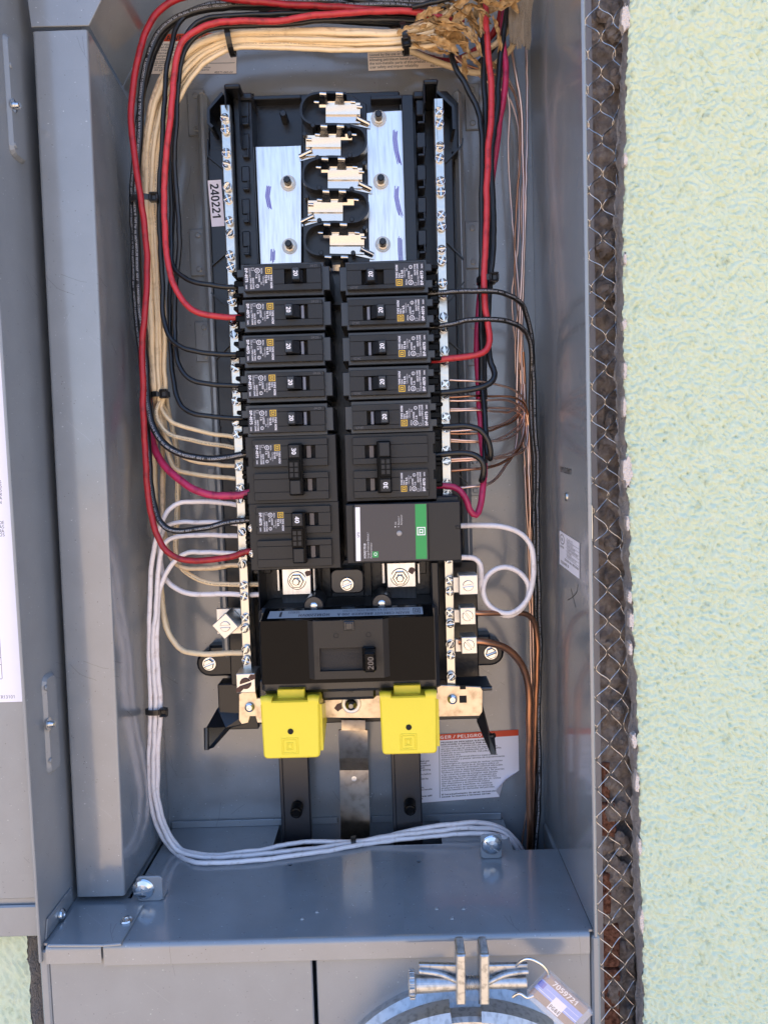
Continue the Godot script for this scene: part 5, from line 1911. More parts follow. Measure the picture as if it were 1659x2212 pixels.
# ---------------------------------------------------------------- main breaker and covers
func build_main() -> void:
	var t := thing("main_breaker", "large black 200 amp main breaker above the yellow covers", "main breaker", "", V(752, 1480, -0.1))
	var z := -0.046
	var st := S()
	vbox(st, 557, 1316, 951, 1490, -0.118, -0.074, 0.003)
	obj("housing", st, M.plastic, t)
	# front block with a sloping top
	st = S()
	var L := V(563, 1400, z).x
	var R := V(939, 1400, z).x
	var yt := V(752, 1337, z).y
	var yb := V(752, 1474, z).y
	var ys := V(752, 1311, -0.070).y
	prism(st, pv([yb, -z, yb, 0.074, ys, 0.074, ys, 0.0705, yt, -z]), 0.0, R - L, 0.0006, Transform3D(Basis(Vector3(0, 1, 0), Vector3(0, 0, -1), Vector3(-1, 0, 0)), Vector3(R, 0, 0)))
	obj("front_block", st, M.gloss, t)
	# rating strip on the slope
	var im := blank(700, 44, Color(0.64, 0.64, 0.65))
	var ink := Color(0.12, 0.13, 0.18)
	mark(im, 12, 6, 32, ink)
	glyphs(im, "MAIN CIRCUIT BREAKER 200 A", 60, 20, 19, ink, true, 1.2)
	glyphs(im, "HOM2200VH", 420, 22, 22, ink, true, 1.1)
	glyphs(im, "120/240 V~ 22 kA HACR TYPE LISTED", 60, 40, 17, ink, false, 1.1)
	im.fill_rect(Rect2i(640, 8, 10, 28), ink)
	glyphs(im, "SERIES", 560, 40, 18, ink)
	im.rotate_180()
	var o := Vector3(0, 0.0003, 0.0003)
	var s0 := Vector3(0, yt + (ys - yt) * 0.18, lerpf(z, -0.0705, 0.18))
	var s1 := Vector3(0, yt + (ys - yt) * 0.78, lerpf(z, -0.0705, 0.78))
	var x0 := L + 0.005
	var x1 := R - 0.0075
	st = sheet(Vector3(x0, s1.y, s1.z) + o, Vector3(x1, s1.y, s1.z) + o, Vector3(x1, s0.y, s0.z) + o, Vector3(x0, s0.y, s0.z) + o)
	obj("rating_strip", st, printed(im, 0.4), t, "white rating strip on the sloping top")
	# raised centre with bevelled sides, handle window and tripping boss
	st = S()
	var zc := z + 0.0036
	var cx0 := V(678, 1400, zc).x
	var cx1 := V(828, 1400, zc).x
	var cy0 := V(752, 1466, zc).y
	var cy1 := V(752, 1340, zc).y
	var w0 := V(692, 1451, zc)
	var w1 := V(812, 1397, zc)
	plate(st, [cx0, w0.x, w1.x, cx1], [cy0, w0.y, w1.y, cy1], z - 0.0002, zc, func(i, j): return i == 1 and j == 1)
	for s in [[cx0, -1.0], [cx1, 1.0]]:
		var bx: float = s[0] + s[1] * 0.0042
		quad(st, Vector3(s[0], cy0, zc), Vector3(s[0], cy1, zc), Vector3(bx, cy1, z + 0.0001), Vector3(bx, cy0, z + 0.0001), Vector3(s[1], 0, 1))
	obj("centre_plate", st, M.plastic_b, t)
	st = S()
	box2(st, Vector3(w0.x, w0.y, z - 0.006), Vector3(w1.x, w1.y, z + 0.0003), 0.0)
	var fl := mat(lin(0.018, 0.016, 0.015), 0.6)
	bumpy(fl, 0.12, 2, 81, 26.0, 0.03)
	obj("window_shutter", st, fl, t)
	st = S()
	vbox(st, 742, 1343, 766, 1362, zc - 0.001, zc + 0.0014, 0.0005)
	vbox(st, 746, 1346, 762, 1360, zc, zc + 0.0022, 0.0004)
	obj("trip_boss", st, M.plastic, t)
	st = S()
	vbox(st, 782, 1398, 812, 1450, z - 0.002, z + 0.006, 0.0008)
	var hz := z + 0.0185
	vbox(st, 785, 1410, 812, 1453, z, hz, 0.0012)
	var h := obj("handle", st, M.gloss, t)
	im = blank(110, 64, Color(0, 0, 0, 0))
	glyphs(im, "200", 6, 56, 56, Color(0.36, 0.34, 0.33), true)
	im.rotate_90(COUNTERCLOCKWISE)
	var pr := printed(im, 0.25, true)
	st = sheet(V(789, 1415, hz + 0.0001), V(809, 1415, hz + 0.0001), V(810, 1449, hz + 0.0001), V(790, 1449, hz + 0.0001))
	obj("rating", st, pr, h)
	im = blank(96, 40, Color(0, 0, 0, 0))
	glyphs(im, "I/ON", 6, 32, 34, Color(0.04, 0.04, 0.04))
	im.rotate_90(COUNTERCLOCKWISE)
	st = sheet(V(679, 1412, zc + 0.0001), V(689, 1412, zc + 0.0001), V(690, 1440, zc + 0.0001), V(680, 1440, zc + 0.0001))
	obj("on_mark", st, printed(im, 0.5, true), t)
	im = blank(120, 40, Color(0, 0, 0, 0))
	glyphs(im, "O/OFF", 6, 32, 34, Color(0.04, 0.04, 0.04))
	im.rotate_90(COUNTERCLOCKWISE)
	st = sheet(V(816, 1402, zc + 0.0001), V(827, 1402, zc + 0.0001), V(828, 1440, zc + 0.0001), V(817, 1440, zc + 0.0001))
	obj("off_mark", st, printed(im, 0.5, true), t)
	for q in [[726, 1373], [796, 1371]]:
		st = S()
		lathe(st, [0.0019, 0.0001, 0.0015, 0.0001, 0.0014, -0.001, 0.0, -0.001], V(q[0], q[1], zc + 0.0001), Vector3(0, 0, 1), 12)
		obj("test_hole_disc", st, M.pocket, t)  # dark disc on the uncut plate, painted for the shade of a hole
	# riveted bosses and corner screws
	for q in [[678, 1309], [825, 1304]]:
		var c := V(q[0], q[1], -0.072)
		st = S()
		lathe(st, [0.0075, -0.03, 0.0075, -0.001, 0.0068, 0.0, 0.0, 0.0], c, Vector3(0, 0, 1), 20)
		obj("boss", st, M.plastic, t)
		st = S()
		lathe(st, [0.0029, 0.0, 0.0028, 0.0008, 0.002, 0.0014, 0.0, 0.0017], c, Vector3(0, 0, 1), 16)
		obj("rivet", st, M.zinc, t)
	for q in [[580, 1484], [924, 1478]]:
		st = S()
		lathe(st, [0.0050, -0.02, 0.0050, 0.0, 0.0036, 0.0002, 0.0034, -0.001, 0.0, -0.001], V(q[0], q[1], -0.078), Vector3(0, 0, 1), 16)
		obj("corner_boss", st, M.plastic, t)
	# lower terminal barrier marked N
	st = S()
	vbox(st, 560, 1470, 945, 1500, -0.112, -0.084, 0.001)
	vbox(st, 690, 1486, 815, 1512, -0.112, -0.082, 0.003)
	obj("terminal_barrier", st, M.plastic, t)
	im = blank(40, 44, Color(0, 0, 0, 0))
	glyphs(im, "N", 4, 38, 44, Color(0.16, 0.15, 0.15))
	st = sheet(V(748, 1481, -0.0815), V(766, 1480, -0.0815), V(766, 1499, -0.0815), V(748, 1500, -0.0815))
	obj("letter", st, printed(im, 0.5, true), t)
	for q in [["clear of the danger label", [568, 689, 1507, 1640, 599, 659, 1490, 628, 1580, 1612]], ["overlapping the danger label", [824, 943, 1497, 1631, 850, 909, 1481, 883, 1571, 1603]]]:
		yellow_cover("bright yellow plastic terminal cover %s" % q[0], q[1])

func yellow_cover(label: String, q: Array) -> void:
	var z := -0.060
	var t := thing("terminal_cover", label, "terminal cover", "yellow terminal covers", V((q[0] + q[1]) * 0.5, q[3], -0.09))
	var a := V(q[0], q[3], z)
	var b := V(q[1], q[2], z)
	var st := S()
	var step := a.y + 0.0095
	# shell: stepped front outline with rounded corners
	var out := PackedVector2Array()
	for p in rrect(a.x, a.y, b.x, b.y - 0.002, 0.003, 3): out.append(p)
	var o2 := PackedVector2Array()
	for p in out:
		var x := p.x
		if p.y < step: x = lerpf(x, (a.x + b.x) * 0.5, 0.035)
		o2.append(Vector2(x, p.y))
	prism(st, o2, -0.10, z, 0.0011)
	obj("shell", st, M.yellow, t)
	# side flare towards the back
	st = S()
	prism(st, pv([-z + 0.004, a.y + 0.004, 0.112, a.y + 0.018, 0.112, b.y - 0.02, -z + 0.004, b.y - 0.006]), 0.0, 0.0022, 0.0004, Transform3D(Basis(Vector3(0, 0, -1), Vector3(0, 1, 0), Vector3(1, 0, 0)), Vector3(b.x - 0.0006, 0, 0)))
	obj("flare", st, M.yellow, t)
	# rolled top corners
	for s in [[a.x, a.x + 0.0085], [b.x - 0.0085, b.x]]:
		st = S()
		tube(st, PackedVector3Array([Vector3(s[0] + 0.0004, b.y - 0.0030, z - 0.004), Vector3((s[0] + s[1]) * 0.5, b.y - 0.0024, z - 0.004), Vector3(s[1] - 0.0004, b.y - 0.0030, z - 0.004)]), 0.0042, 16)
		obj("rolled_corner", st, M.yellow, t)
	st = S()
	vbox(st, q[4], q[6], q[5], q[2] + 9, z - 0.016, z - 0.008, 0.0006)
	obj("tab", st, M.yellow, t)
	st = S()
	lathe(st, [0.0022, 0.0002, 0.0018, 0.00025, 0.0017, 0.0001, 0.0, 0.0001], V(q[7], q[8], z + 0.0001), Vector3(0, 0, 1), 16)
	obj("hole_disc", st, M.pocket, t)  # near-black disc paints the dark of a hole; the shell is uncut
	# moulded maker's mark
	var c := V(q[7] - 1, q[9], z)
	var h := 0.0064
	st = S()
	var fr := func(x0: float, y0: float, x1: float, y1: float, w: float) -> void:
		box2(st, Vector3(x0, y0, z - 0.0002), Vector3(x1, y0 + w, z + 0.0004), 0.0002)
		box2(st, Vector3(x0, y1 - w, z - 0.0002), Vector3(x1, y1, z + 0.0004), 0.0002)
		box2(st, Vector3(x0, y0 + w, z - 0.0002), Vector3(x0 + w, y1 - w, z + 0.0004), 0.0002)
		box2(st, Vector3(x1 - w, y0 + w, z - 0.0002), Vector3(x1, y1 - w, z + 0.0004), 0.0002)
	fr.call(c.x - h, c.y - h, c.x + h, c.y + h, 0.0007)
	fr.call(c.x - h * 0.78, c.y - h * 0.78, c.x + h * 0.78, c.y + h * 0.78, 0.0005)
	fr.call(c.x - h * 0.45, c.y - h * 0.48, c.x + h * 0.4, c.y + h * 0.48, 0.0007)
	fr.call(c.x - h * 0.25, c.y - h * 0.3, c.x + h * 0.22, c.y + h * 0.3, 0.0004)
	obj("moulded_mark", st, M.yellow, t)

# ---------------------------------------------------------------- wires
func wire(called: String, label: String, m: Material, r: float, a: Array, group: String, ink := "", step := 0.0045) -> PackedVector3Array:
	var pts := []
	for q in a:
		var p := V(q[0], q[1], q[2])
		if p.y < YB + r * 1.1 and q[0] < 1100: p = VY(q[0], q[1], YB + r * 1.1)
		pts.append(p)
	return wire3(called, label, m, r, pts, group, ink, step)

func wire3(called: String, label: String, m: Material, r: float, pts: Array, group: String, ink := "", step := 0.0045) -> PackedVector3Array:
	var p := curve(pts, step)
	kink.seed += 1
	for i in range(3, p.size() - 3):
		p[i] += Vector3(kink.get_noise_1d(i * step), kink.get_noise_1d(i * step + 50.0), kink.get_noise_1d(i * step + 90.0)) * kink_amp
	var st := S()
	tube(st, p, r, 10 if r > 0.0012 else 7)
	if ink == "":
		var o := obj(called, st, m)
		meta(o, label, "wire", group)
		return p
	var t := thing(called, label, "wire", group, p[p.size() - 1])
	obj("insulation", st, m, t)
	st = S()
	var fr := frames(p)
	var len := 0.0
	var tile := r * 30.0
	var span := 0.5 if ink.begins_with("white") else 0.4
	var flip := -1.0 if ink.ends_with("2") else 1.0
	var prev := []
	for i in p.size():
		if i > 0: len += p[i].distance_to(p[i - 1])
		var tg: Vector3 = fr[i][0]
		var up := Vector3(0, 0, 1) - tg * tg.z
		up = up.normalized()
		var sd := tg.cross(up)
		var row := []
		for k in 5:
			var an := (k / 4.0 - 0.5) * 2.0 * span
			row.append([p[i] + (up * cos(an) + sd * sin(an)) * (r * 1.012), Vector2(flip * len / tile, 0.5 + flip * (k / 4.0 - 0.5))])
		if i > 0:
			for k in 4:
				for q in [prev[k], prev[k + 1], row[k + 1], prev[k], row[k + 1], row[k]]:
					st.set_uv(q[1])
					st.add_vertex(q[0])
		prev = row
	obj("print", st, M.ink_white if ink.begins_with("white") else M.ink_dark, t)
	return p

var kink := FastNoiseLite.new()
var kink_amp := 0.0008

func build_wires() -> void:
	kink.frequency = 22.0
	kink.seed = 100
	for d in [["ink_white", Color(0.85, 0.86, 0.9)], ["ink_dark", Color(0.3, 0.27, 0.25)]]:
		var im := blank(1024, 34, Color(0, 0, 0, 0))
		glyphs(im, "10 ANACONDA Ω DENSHEATH ®  TYPE TW  OIL AND MOISTURE RESISTANT  600 V", 6, 28, 29, d[1], false, 0.93)
		M[d[0]] = printed(im, 0.5, true)
	left_hots()
	left_neutrals()
	right_hots()
	grounds()

func left_hots() -> void:
	var g := "black and red wires in the gutter beside the 240221 sticker"
	wire("red_wire", "thick dark red wire looping down to the lower pole of the 40 amp breaker", M.w_red2, 0.0024, [[985, 34, -0.12], [900, 26, -0.115], [800, 20, -0.112], [680, 13, -0.11], [580, 6, -0.108], [520, 1, -0.106], [460, -8, -0.102], [415, -10, -0.098], [378, 0, -0.096], [345, 22, -0.094], [324, 51, -0.092], [306, 100, -0.091], [294, 150, -0.09], [286, 210, -0.09], [284, 250, -0.09], [289, 315, -0.09], [301, 402, -0.091], [311, 472, -0.093], [318, 560, -0.094], [318, 610, -0.093], [313, 681, -0.091], [308, 760, -0.09], [310, 839, -0.089], [311, 918, -0.088], [315, 996, -0.087], [317, 1040, -0.086], [325, 1100, -0.085], [339, 1151, -0.084], [360, 1190, -0.083], [390, 1208, -0.082], [435, 1211, -0.081], [498, 1202, -0.081], [535, 1192, -0.081], [560, 1188, -0.081]], g)
	wire("red_wire", "bright red wire bending to the second breaker from the top beside the sticker", M.w_red, 0.0023, [[1000, 46, -0.115], [983, 42, -0.112], [951, 36, -0.108], [871, 24, -0.104], [800, 25, -0.102], [730, 30, -0.1], [670, 34, -0.099], [595, 45, -0.098], [550, 46, -0.097], [505, 45, -0.096], [445, 55.5, -0.094], [415, 72, -0.093], [392, 98, -0.092], [380, 140, -0.092], [373, 210, -0.092], [364, 297, -0.092], [360, 350, -0.093], [355.5, 420, -0.094], [357, 490, -0.094], [359, 530, -0.093], [363.5, 563, -0.092], [373, 608, -0.09], [394, 647, -0.088], [415, 668, -0.086], [452, 681, -0.085], [500, 685, -0.084], [535, 686, -0.084]], g)
	wire("magenta_wire", "thick magenta wire swinging out to the lower pole of the 30 amp breaker", M.w_mag, 0.0030, [[322, 700, -0.135], [322, 800, -0.13], [321, 880, -0.12], [325, 933, -0.112], [338.6, 978, -0.104], [362, 1012, -0.098], [392, 1038, -0.092], [420, 1058, -0.088], [460, 1069, -0.085], [510, 1070, -0.083], [541, 1064, -0.082], [556, 1061, -0.082]], g)
	wire("black_wire", "thick printed black wire sweeping to the upper pole of the 30 amp breaker", M.w_black, 0.0028, [[970, 18, -0.13], [900, 14, -0.125], [746, 13, -0.118], [600, 11, -0.114], [519, 12, -0.112], [459, 18, -0.11], [393, 35, -0.107], [352, 64, -0.105], [330, 100, -0.103], [311.5, 168, -0.102], [304.5, 245, -0.102], [301, 315, -0.102], [294, 437, -0.103], [296.6, 500, -0.104], [300, 603, -0.105], [306, 690, -0.106], [313, 760, -0.105], [318, 820, -0.103], [321, 878, -0.1], [331, 923, -0.097], [354, 957, -0.093], [388, 978, -0.089], [415, 986, -0.086], [459.7, 992, -0.084], [504.7, 986, -0.083], [540, 979, -0.082], [556, 977, -0.082]], g, "white")
	wire("black_wire", "black wire printed MOISTURE RESISTANT running to the upper pole of the 40 amp breaker", M.w_black, 0.0024, [[960, 6, -0.14], [800, 5, -0.135], [600, 4, -0.13], [500, 6, -0.128], [430, 18, -0.125], [380, 45, -0.122], [345, 90, -0.12], [318, 168, -0.117], [302, 250, -0.115], [293, 330, -0.114], [287, 437, -0.114], [289, 500, -0.114], [291, 603, -0.114], [298, 708, -0.113], [309, 800, -0.11], [316, 900, -0.105], [321, 970, -0.1], [324, 1010, -0.098], [327.5, 1055, -0.096], [336, 1100, -0.093], [348, 1130, -0.09], [369, 1145, -0.088], [390, 1148, -0.086], [435, 1142, -0.084], [498, 1129, -0.082], [540, 1123, -0.081], [558, 1121, -0.081]], g, "white")
	var hp := [["topmost", [[900, 40, -0.12], [700, 26, -0.116], [579, 31, -0.112], [489, 34, -0.109], [435, 45, -0.106], [405, 72, -0.105], [388, 115, -0.104], [380, 170, -0.104], [375, 245, -0.105], [370, 350, -0.106], [371, 455, -0.106], [370, 530, -0.103], [372, 566, -0.1], [383, 588, -0.096], [399, 600, -0.093], [420, 609, -0.09], [455, 616, -0.087], [500, 620, -0.085], [530, 621, -0.085]]],
		["third", [[930, 22, -0.125], [746, 20, -0.12], [550, 16, -0.116], [460, 18, -0.113], [405, 33, -0.108], [381, 60, -0.104], [371, 95, -0.1], [360, 157, -0.098], [355, 227, -0.098], [350, 315, -0.099], [345, 402, -0.1], [345, 490, -0.1], [349, 560, -0.1], [352, 629, -0.1], [355, 694, -0.098], [367, 728, -0.094], [388, 747, -0.09], [415, 757, -0.087], [450, 763, -0.085], [500, 766, -0.084], [536, 766, -0.084]]],
		["fourth", [[960, 52, -0.118], [870, 44, -0.112], [800, 42, -0.108], [700, 44, -0.106], [625, 52, -0.104], [549, 56, -0.103], [459, 62, -0.101], [417, 84, -0.1], [396, 122, -0.099], [386, 175, -0.099], [383, 245, -0.1], [380, 297, -0.1], [378, 350, -0.101], [383, 420, -0.102], [386.8, 490, -0.102], [386, 563, -0.102], [380.6, 608, -0.102], [378, 681, -0.101], [379, 734, -0.099], [381, 762, -0.096], [389, 793, -0.092], [415, 820, -0.088], [455, 830, -0.085], [500, 833, -0.084], [540, 833, -0.084]]],
		["fifth", [[940, 60, -0.13], [800, 50, -0.125], [650, 44, -0.12], [520, 42, -0.116], [450, 54, -0.114], [408, 90, -0.112], [390, 160, -0.112], [378, 260, -0.112], [374, 400, -0.112], [372.7, 498, -0.111], [369, 600, -0.11], [367.5, 681, -0.108], [370, 760, -0.104], [374, 808, -0.1], [381, 852, -0.095], [394, 878, -0.091], [415, 892, -0.088], [455, 900, -0.085], [500, 903, -0.084], [542, 904, -0.084]]]]
	for h in hp:
		wire("black_wire", "thin black wire ending at the %s%s breaker beside the 240221 sticker" % [h[0], "" if h[0] == "topmost" else " from the top"], M.w_black, 0.00195, h[1], g)
	# loose blacks and reds that cross the top of the box
	for h in [["black wire arching above the cream bundle, nearest the top sheet", [[640, 30, -0.14], [720, 40, -0.138], [800, 36, -0.135], [850, 47, -0.13], [905, 44, -0.13], [960, 30, -0.13]], M.w_black, 0.0019], ["black wire sagging behind the bright red wire at the top", [[560, 20, -0.15], [680, 26, -0.148], [790, 34, -0.146], [860, 60, -0.142], [930, 66, -0.14], [990, 70, -0.14]], M.w_black, 0.0021], ["dark red wire half hidden behind the black wires at the top", [[470, 40, -0.15], [560, 34, -0.15], [650, 22, -0.148], [760, 36, -0.146], [860, 52, -0.144], [960, 60, -0.14]], M.w_red2, 0.0022], ["black wire rising out of the box top over the cream bundle", [[700, -12, -0.12], [780, 2, -0.122], [850, 14, -0.125], [930, 14, -0.13], [1000, 26, -0.135]], M.w_black, 0.002], ["black wire slanting up beside the torn paper", [[890, 16, -0.1], [930, 6, -0.1], [990, -8, -0.1], [1030, -20, -0.1]], M.w_black, 0.0018]]:
		wire("top_wire", h[0], h[2], h[3], h[1], "wires crossing the top of the box")

func left_neutrals() -> void:
	# cream bundle: stations with a centre, an outward direction and a half width
	var stn := [[985, 52, 0, -1, 34], [930, 70, 0, -1, 30], [872, 84, 0.1, -1, 20], [780, 88, 0, -1, 22], [690, 86, 0, -1, 22], [590, 84, 0, -1, 20], [505, 87, -0.15, -1, 19], [440, 110, -0.6, -0.8, 24], [395, 150, -0.8, -0.6, 28], [362, 205, -0.92, -0.4, 28], [342, 270, -0.97, -0.2, 24], [331, 350, -1, -0.1, 20], [327, 437, -1, 0, 15], [331, 520, -1, 0.05, 16], [336, 610, -1, 0.05, 17], [340, 700, -1, 0, 17], [342, 780, -1, 0, 15], [345, 852, -1, 0, 12]]
	var dest := [
		["first neutral screw below the fifth breaker", [[349, 880, -0.112], [362, 902, -0.108], [381, 916, -0.105], [415, 927, -0.104], [460, 937, -0.103], [512, 944, -0.104]], -0.95, 0.45, 0.0017],
		["second neutral screw below the fifth breaker", [[338, 890, -0.108], [346, 918, -0.105], [368, 939, -0.103], [415, 950, -0.102], [460, 960, -0.102], [514, 968, -0.104]], -0.62, -0.2, 0.0017],
		["neutral screw just under the thick black wire", [[346, 890, -0.115], [356, 935, -0.112], [375, 970, -0.109], [400, 990, -0.107], [440, 1001, -0.105], [516, 1007, -0.104]], 0.02, 0.5, 0.0017],
		["neutral screw between the thick black and magenta wires", [[352, 890, -0.122], [358, 950, -0.118], [366, 985, -0.114], [379, 1013, -0.11], [415, 1023, -0.107], [460, 1029, -0.105], [516, 1034, -0.104]], -0.3, 0.2, 0.0017],
		["neutral bar beside the main breaker after a long straight drop", [[366, 900, -0.125], [380, 960, -0.125], [384, 1040, -0.122], [381.5, 1145, -0.12], [380, 1190, -0.118], [391, 1224, -0.115], [420, 1247, -0.112], [456, 1259, -0.108], [498, 1262, -0.105], [524, 1262, -0.104], [566, 1262, -0.104]], 0.36, -0.3, 0.0019],
		["neutral screw below the 40 amp breaker", [[348, 900, -0.128], [352, 980, -0.128], [351, 1055, -0.124], [354, 1145, -0.12], [363, 1190, -0.116], [378, 1217, -0.112], [405, 1227, -0.109], [450, 1227, -0.106], [498, 1221, -0.104], [526, 1220, -0.104]], 0.98, 0.1, 0.0018],
		["lowest neutral screw, the thickest of the cream wires", [[338, 900, -0.135], [335, 980, -0.135], [336, 1055, -0.132], [345, 1175, -0.128], [348, 1265, -0.124], [354, 1325, -0.12], [369, 1376, -0.116], [396, 1405, -0.112], [435, 1412, -0.108], [498, 1411, -0.105], [534, 1410, -0.104]], 0.68, 0.4, 0.0023]]
	var i := 0
	for d in dest:
		var pts := []
		for s in stn:
			var off: float = d[2] * s[4]
			pts.append(V(s[0] + s[2] * off, s[1] + s[3] * off, -0.112 + d[3] * 0.004 + 0.0012 * sin(i * 2.1 + pts.size())))
		for q in d[1]: pts.append(V(q[0], q[1], q[2]))
		wire3("cream_wire", "cream wire landing on the %s" % d[0], M.w_cream if i != 5 else M.w_dirty, d[4], pts, "cream neutral wires", "dark" if i in [1, 4] else "")
		i += 1
	# more cream strands of the upper bundle that vanish behind the others
	for k in 4:
		var o: float = [-0.8, -0.14, 0.2, 0.84][k]
		var pts := []
		for s in stn.slice(0, 16):
			pts.append(V(s[0] + s[2] * o * s[4], s[1] + s[3] * o * s[4], -0.122 - 0.003 * (k % 2) + 0.0012 * sin(k * 1.7 + pts.size())))
		var along: Array = dest[[3, 4, 5, 6][k]][1]
		for q in along: pts.append(V(q[0] + 2, q[1] + 1, q[2] - 0.0045))
		wire3("cream_wire", "cream neutral wire deep in the bundle tied to the box side", M.w_cream, 0.0017, pts, "cream wires deep in the bundle")
	# white wires that come up from the shelf
	var low := [
		["the screw under the magenta wire", [[515, 1092, -0.104], [498, 1088, -0.103], [420, 1084, -0.103], [384, 1088, -0.103], [361, 1106, -0.103], [346, 1139, -0.103], [334, 1181, -0.103], [327, 1235, -0.104], [323, 1325, -0.106], [322, 1400, -0.108], [324, 1452, -0.109], [326, 1530, -0.11], [323, 1646, -0.114], [326, 1728, -0.117], [345, 1793, -0.12], [375, 1838, -0.122], [420, 1862, -0.122], [485, 1863, -0.122], [560, 1858, -0.124], [615, 1851, -0.126], [690, 1840, -0.128], [761, 1828, -0.131], [830, 1817, -0.132], [921, 1808, -0.133], [1026, 1800, -0.134], [1079, 1806, -0.135], [1107, 1825, -0.137], [1121, 1860, -0.14], [1124, 1900, -0.145]]],
		["the screw between the 40 amp breaker's two wires", [[522, 1158, -0.104], [498, 1157, -0.103], [430, 1156, -0.104], [392, 1158, -0.104], [366, 1165, -0.104], [352, 1180, -0.104], [344, 1220, -0.104], [339, 1295, -0.105], [331, 1400, -0.107], [333, 1452, -0.108], [337, 1530, -0.109], [332, 1646, -0.112], [336, 1728, -0.115], [352, 1786, -0.117], [382, 1834, -0.118], [425, 1850, -0.117], [550, 1846, -0.12], [648, 1836, -0.124], [761, 1821, -0.128], [830, 1808, -0.13], [930, 1796, -0.132], [1030, 1788, -0.134], [1085, 1797, -0.136], [1112, 1823, -0.138], [1128, 1860, -0.142], [1130, 1900, -0.148]]],
		["the screw beside the 40 amp breaker's red wire", [[524, 1197, -0.104], [498, 1195, -0.103], [450, 1193, -0.104], [400, 1196, -0.105], [379, 1210, -0.106], [358, 1240, -0.107], [347, 1268, -0.107], [342, 1330, -0.108], [339, 1400, -0.109], [342, 1452, -0.11], [347, 1530, -0.111], [341, 1663, -0.115], [343, 1728, -0.118], [359, 1786, -0.121], [385, 1828, -0.123], [410, 1842, -0.123], [550, 1838, -0.126], [648, 1820, -0.129], [755, 1818, -0.132], [778, 1816, -0.132], [886, 1795, -0.134], [974, 1780, -0.136], [1044, 1778, -0.138], [1089, 1791, -0.14], [1117, 1819, -0.143], [1132, 1850, -0.147], [1136, 1900, -0.15]]]]
	for d in low:
		wire("white_wire", "white shelf wire up to %s" % d[0], M.w_white, 0.0019, d[1], "white wires tied along the shelf")
	wire("white_wire", "short white wire hidden behind the printed black wire", M.w_white, 0.0018, [[520, 1133, -0.104], [498, 1130, -0.105], [435, 1128, -0.108], [375, 1130, -0.11], [357, 1139, -0.112], [349, 1160, -0.114], [345, 1200, -0.118], [344, 1260, -0.122]], "white wires looping behind the hot wires")
	wire("white_wire", "white wire curving from the bundle to the screws above the diamond lug", M.w_white, 0.0021, [[570, 1284, -0.104], [524, 1284, -0.104], [498, 1283, -0.104], [440, 1284, -0.107], [405, 1281, -0.11], [375, 1268, -0.113], [358, 1250, -0.116], [350, 1228, -0.119], [347, 1190, -0.122]], "white wires looping behind the hot wires")

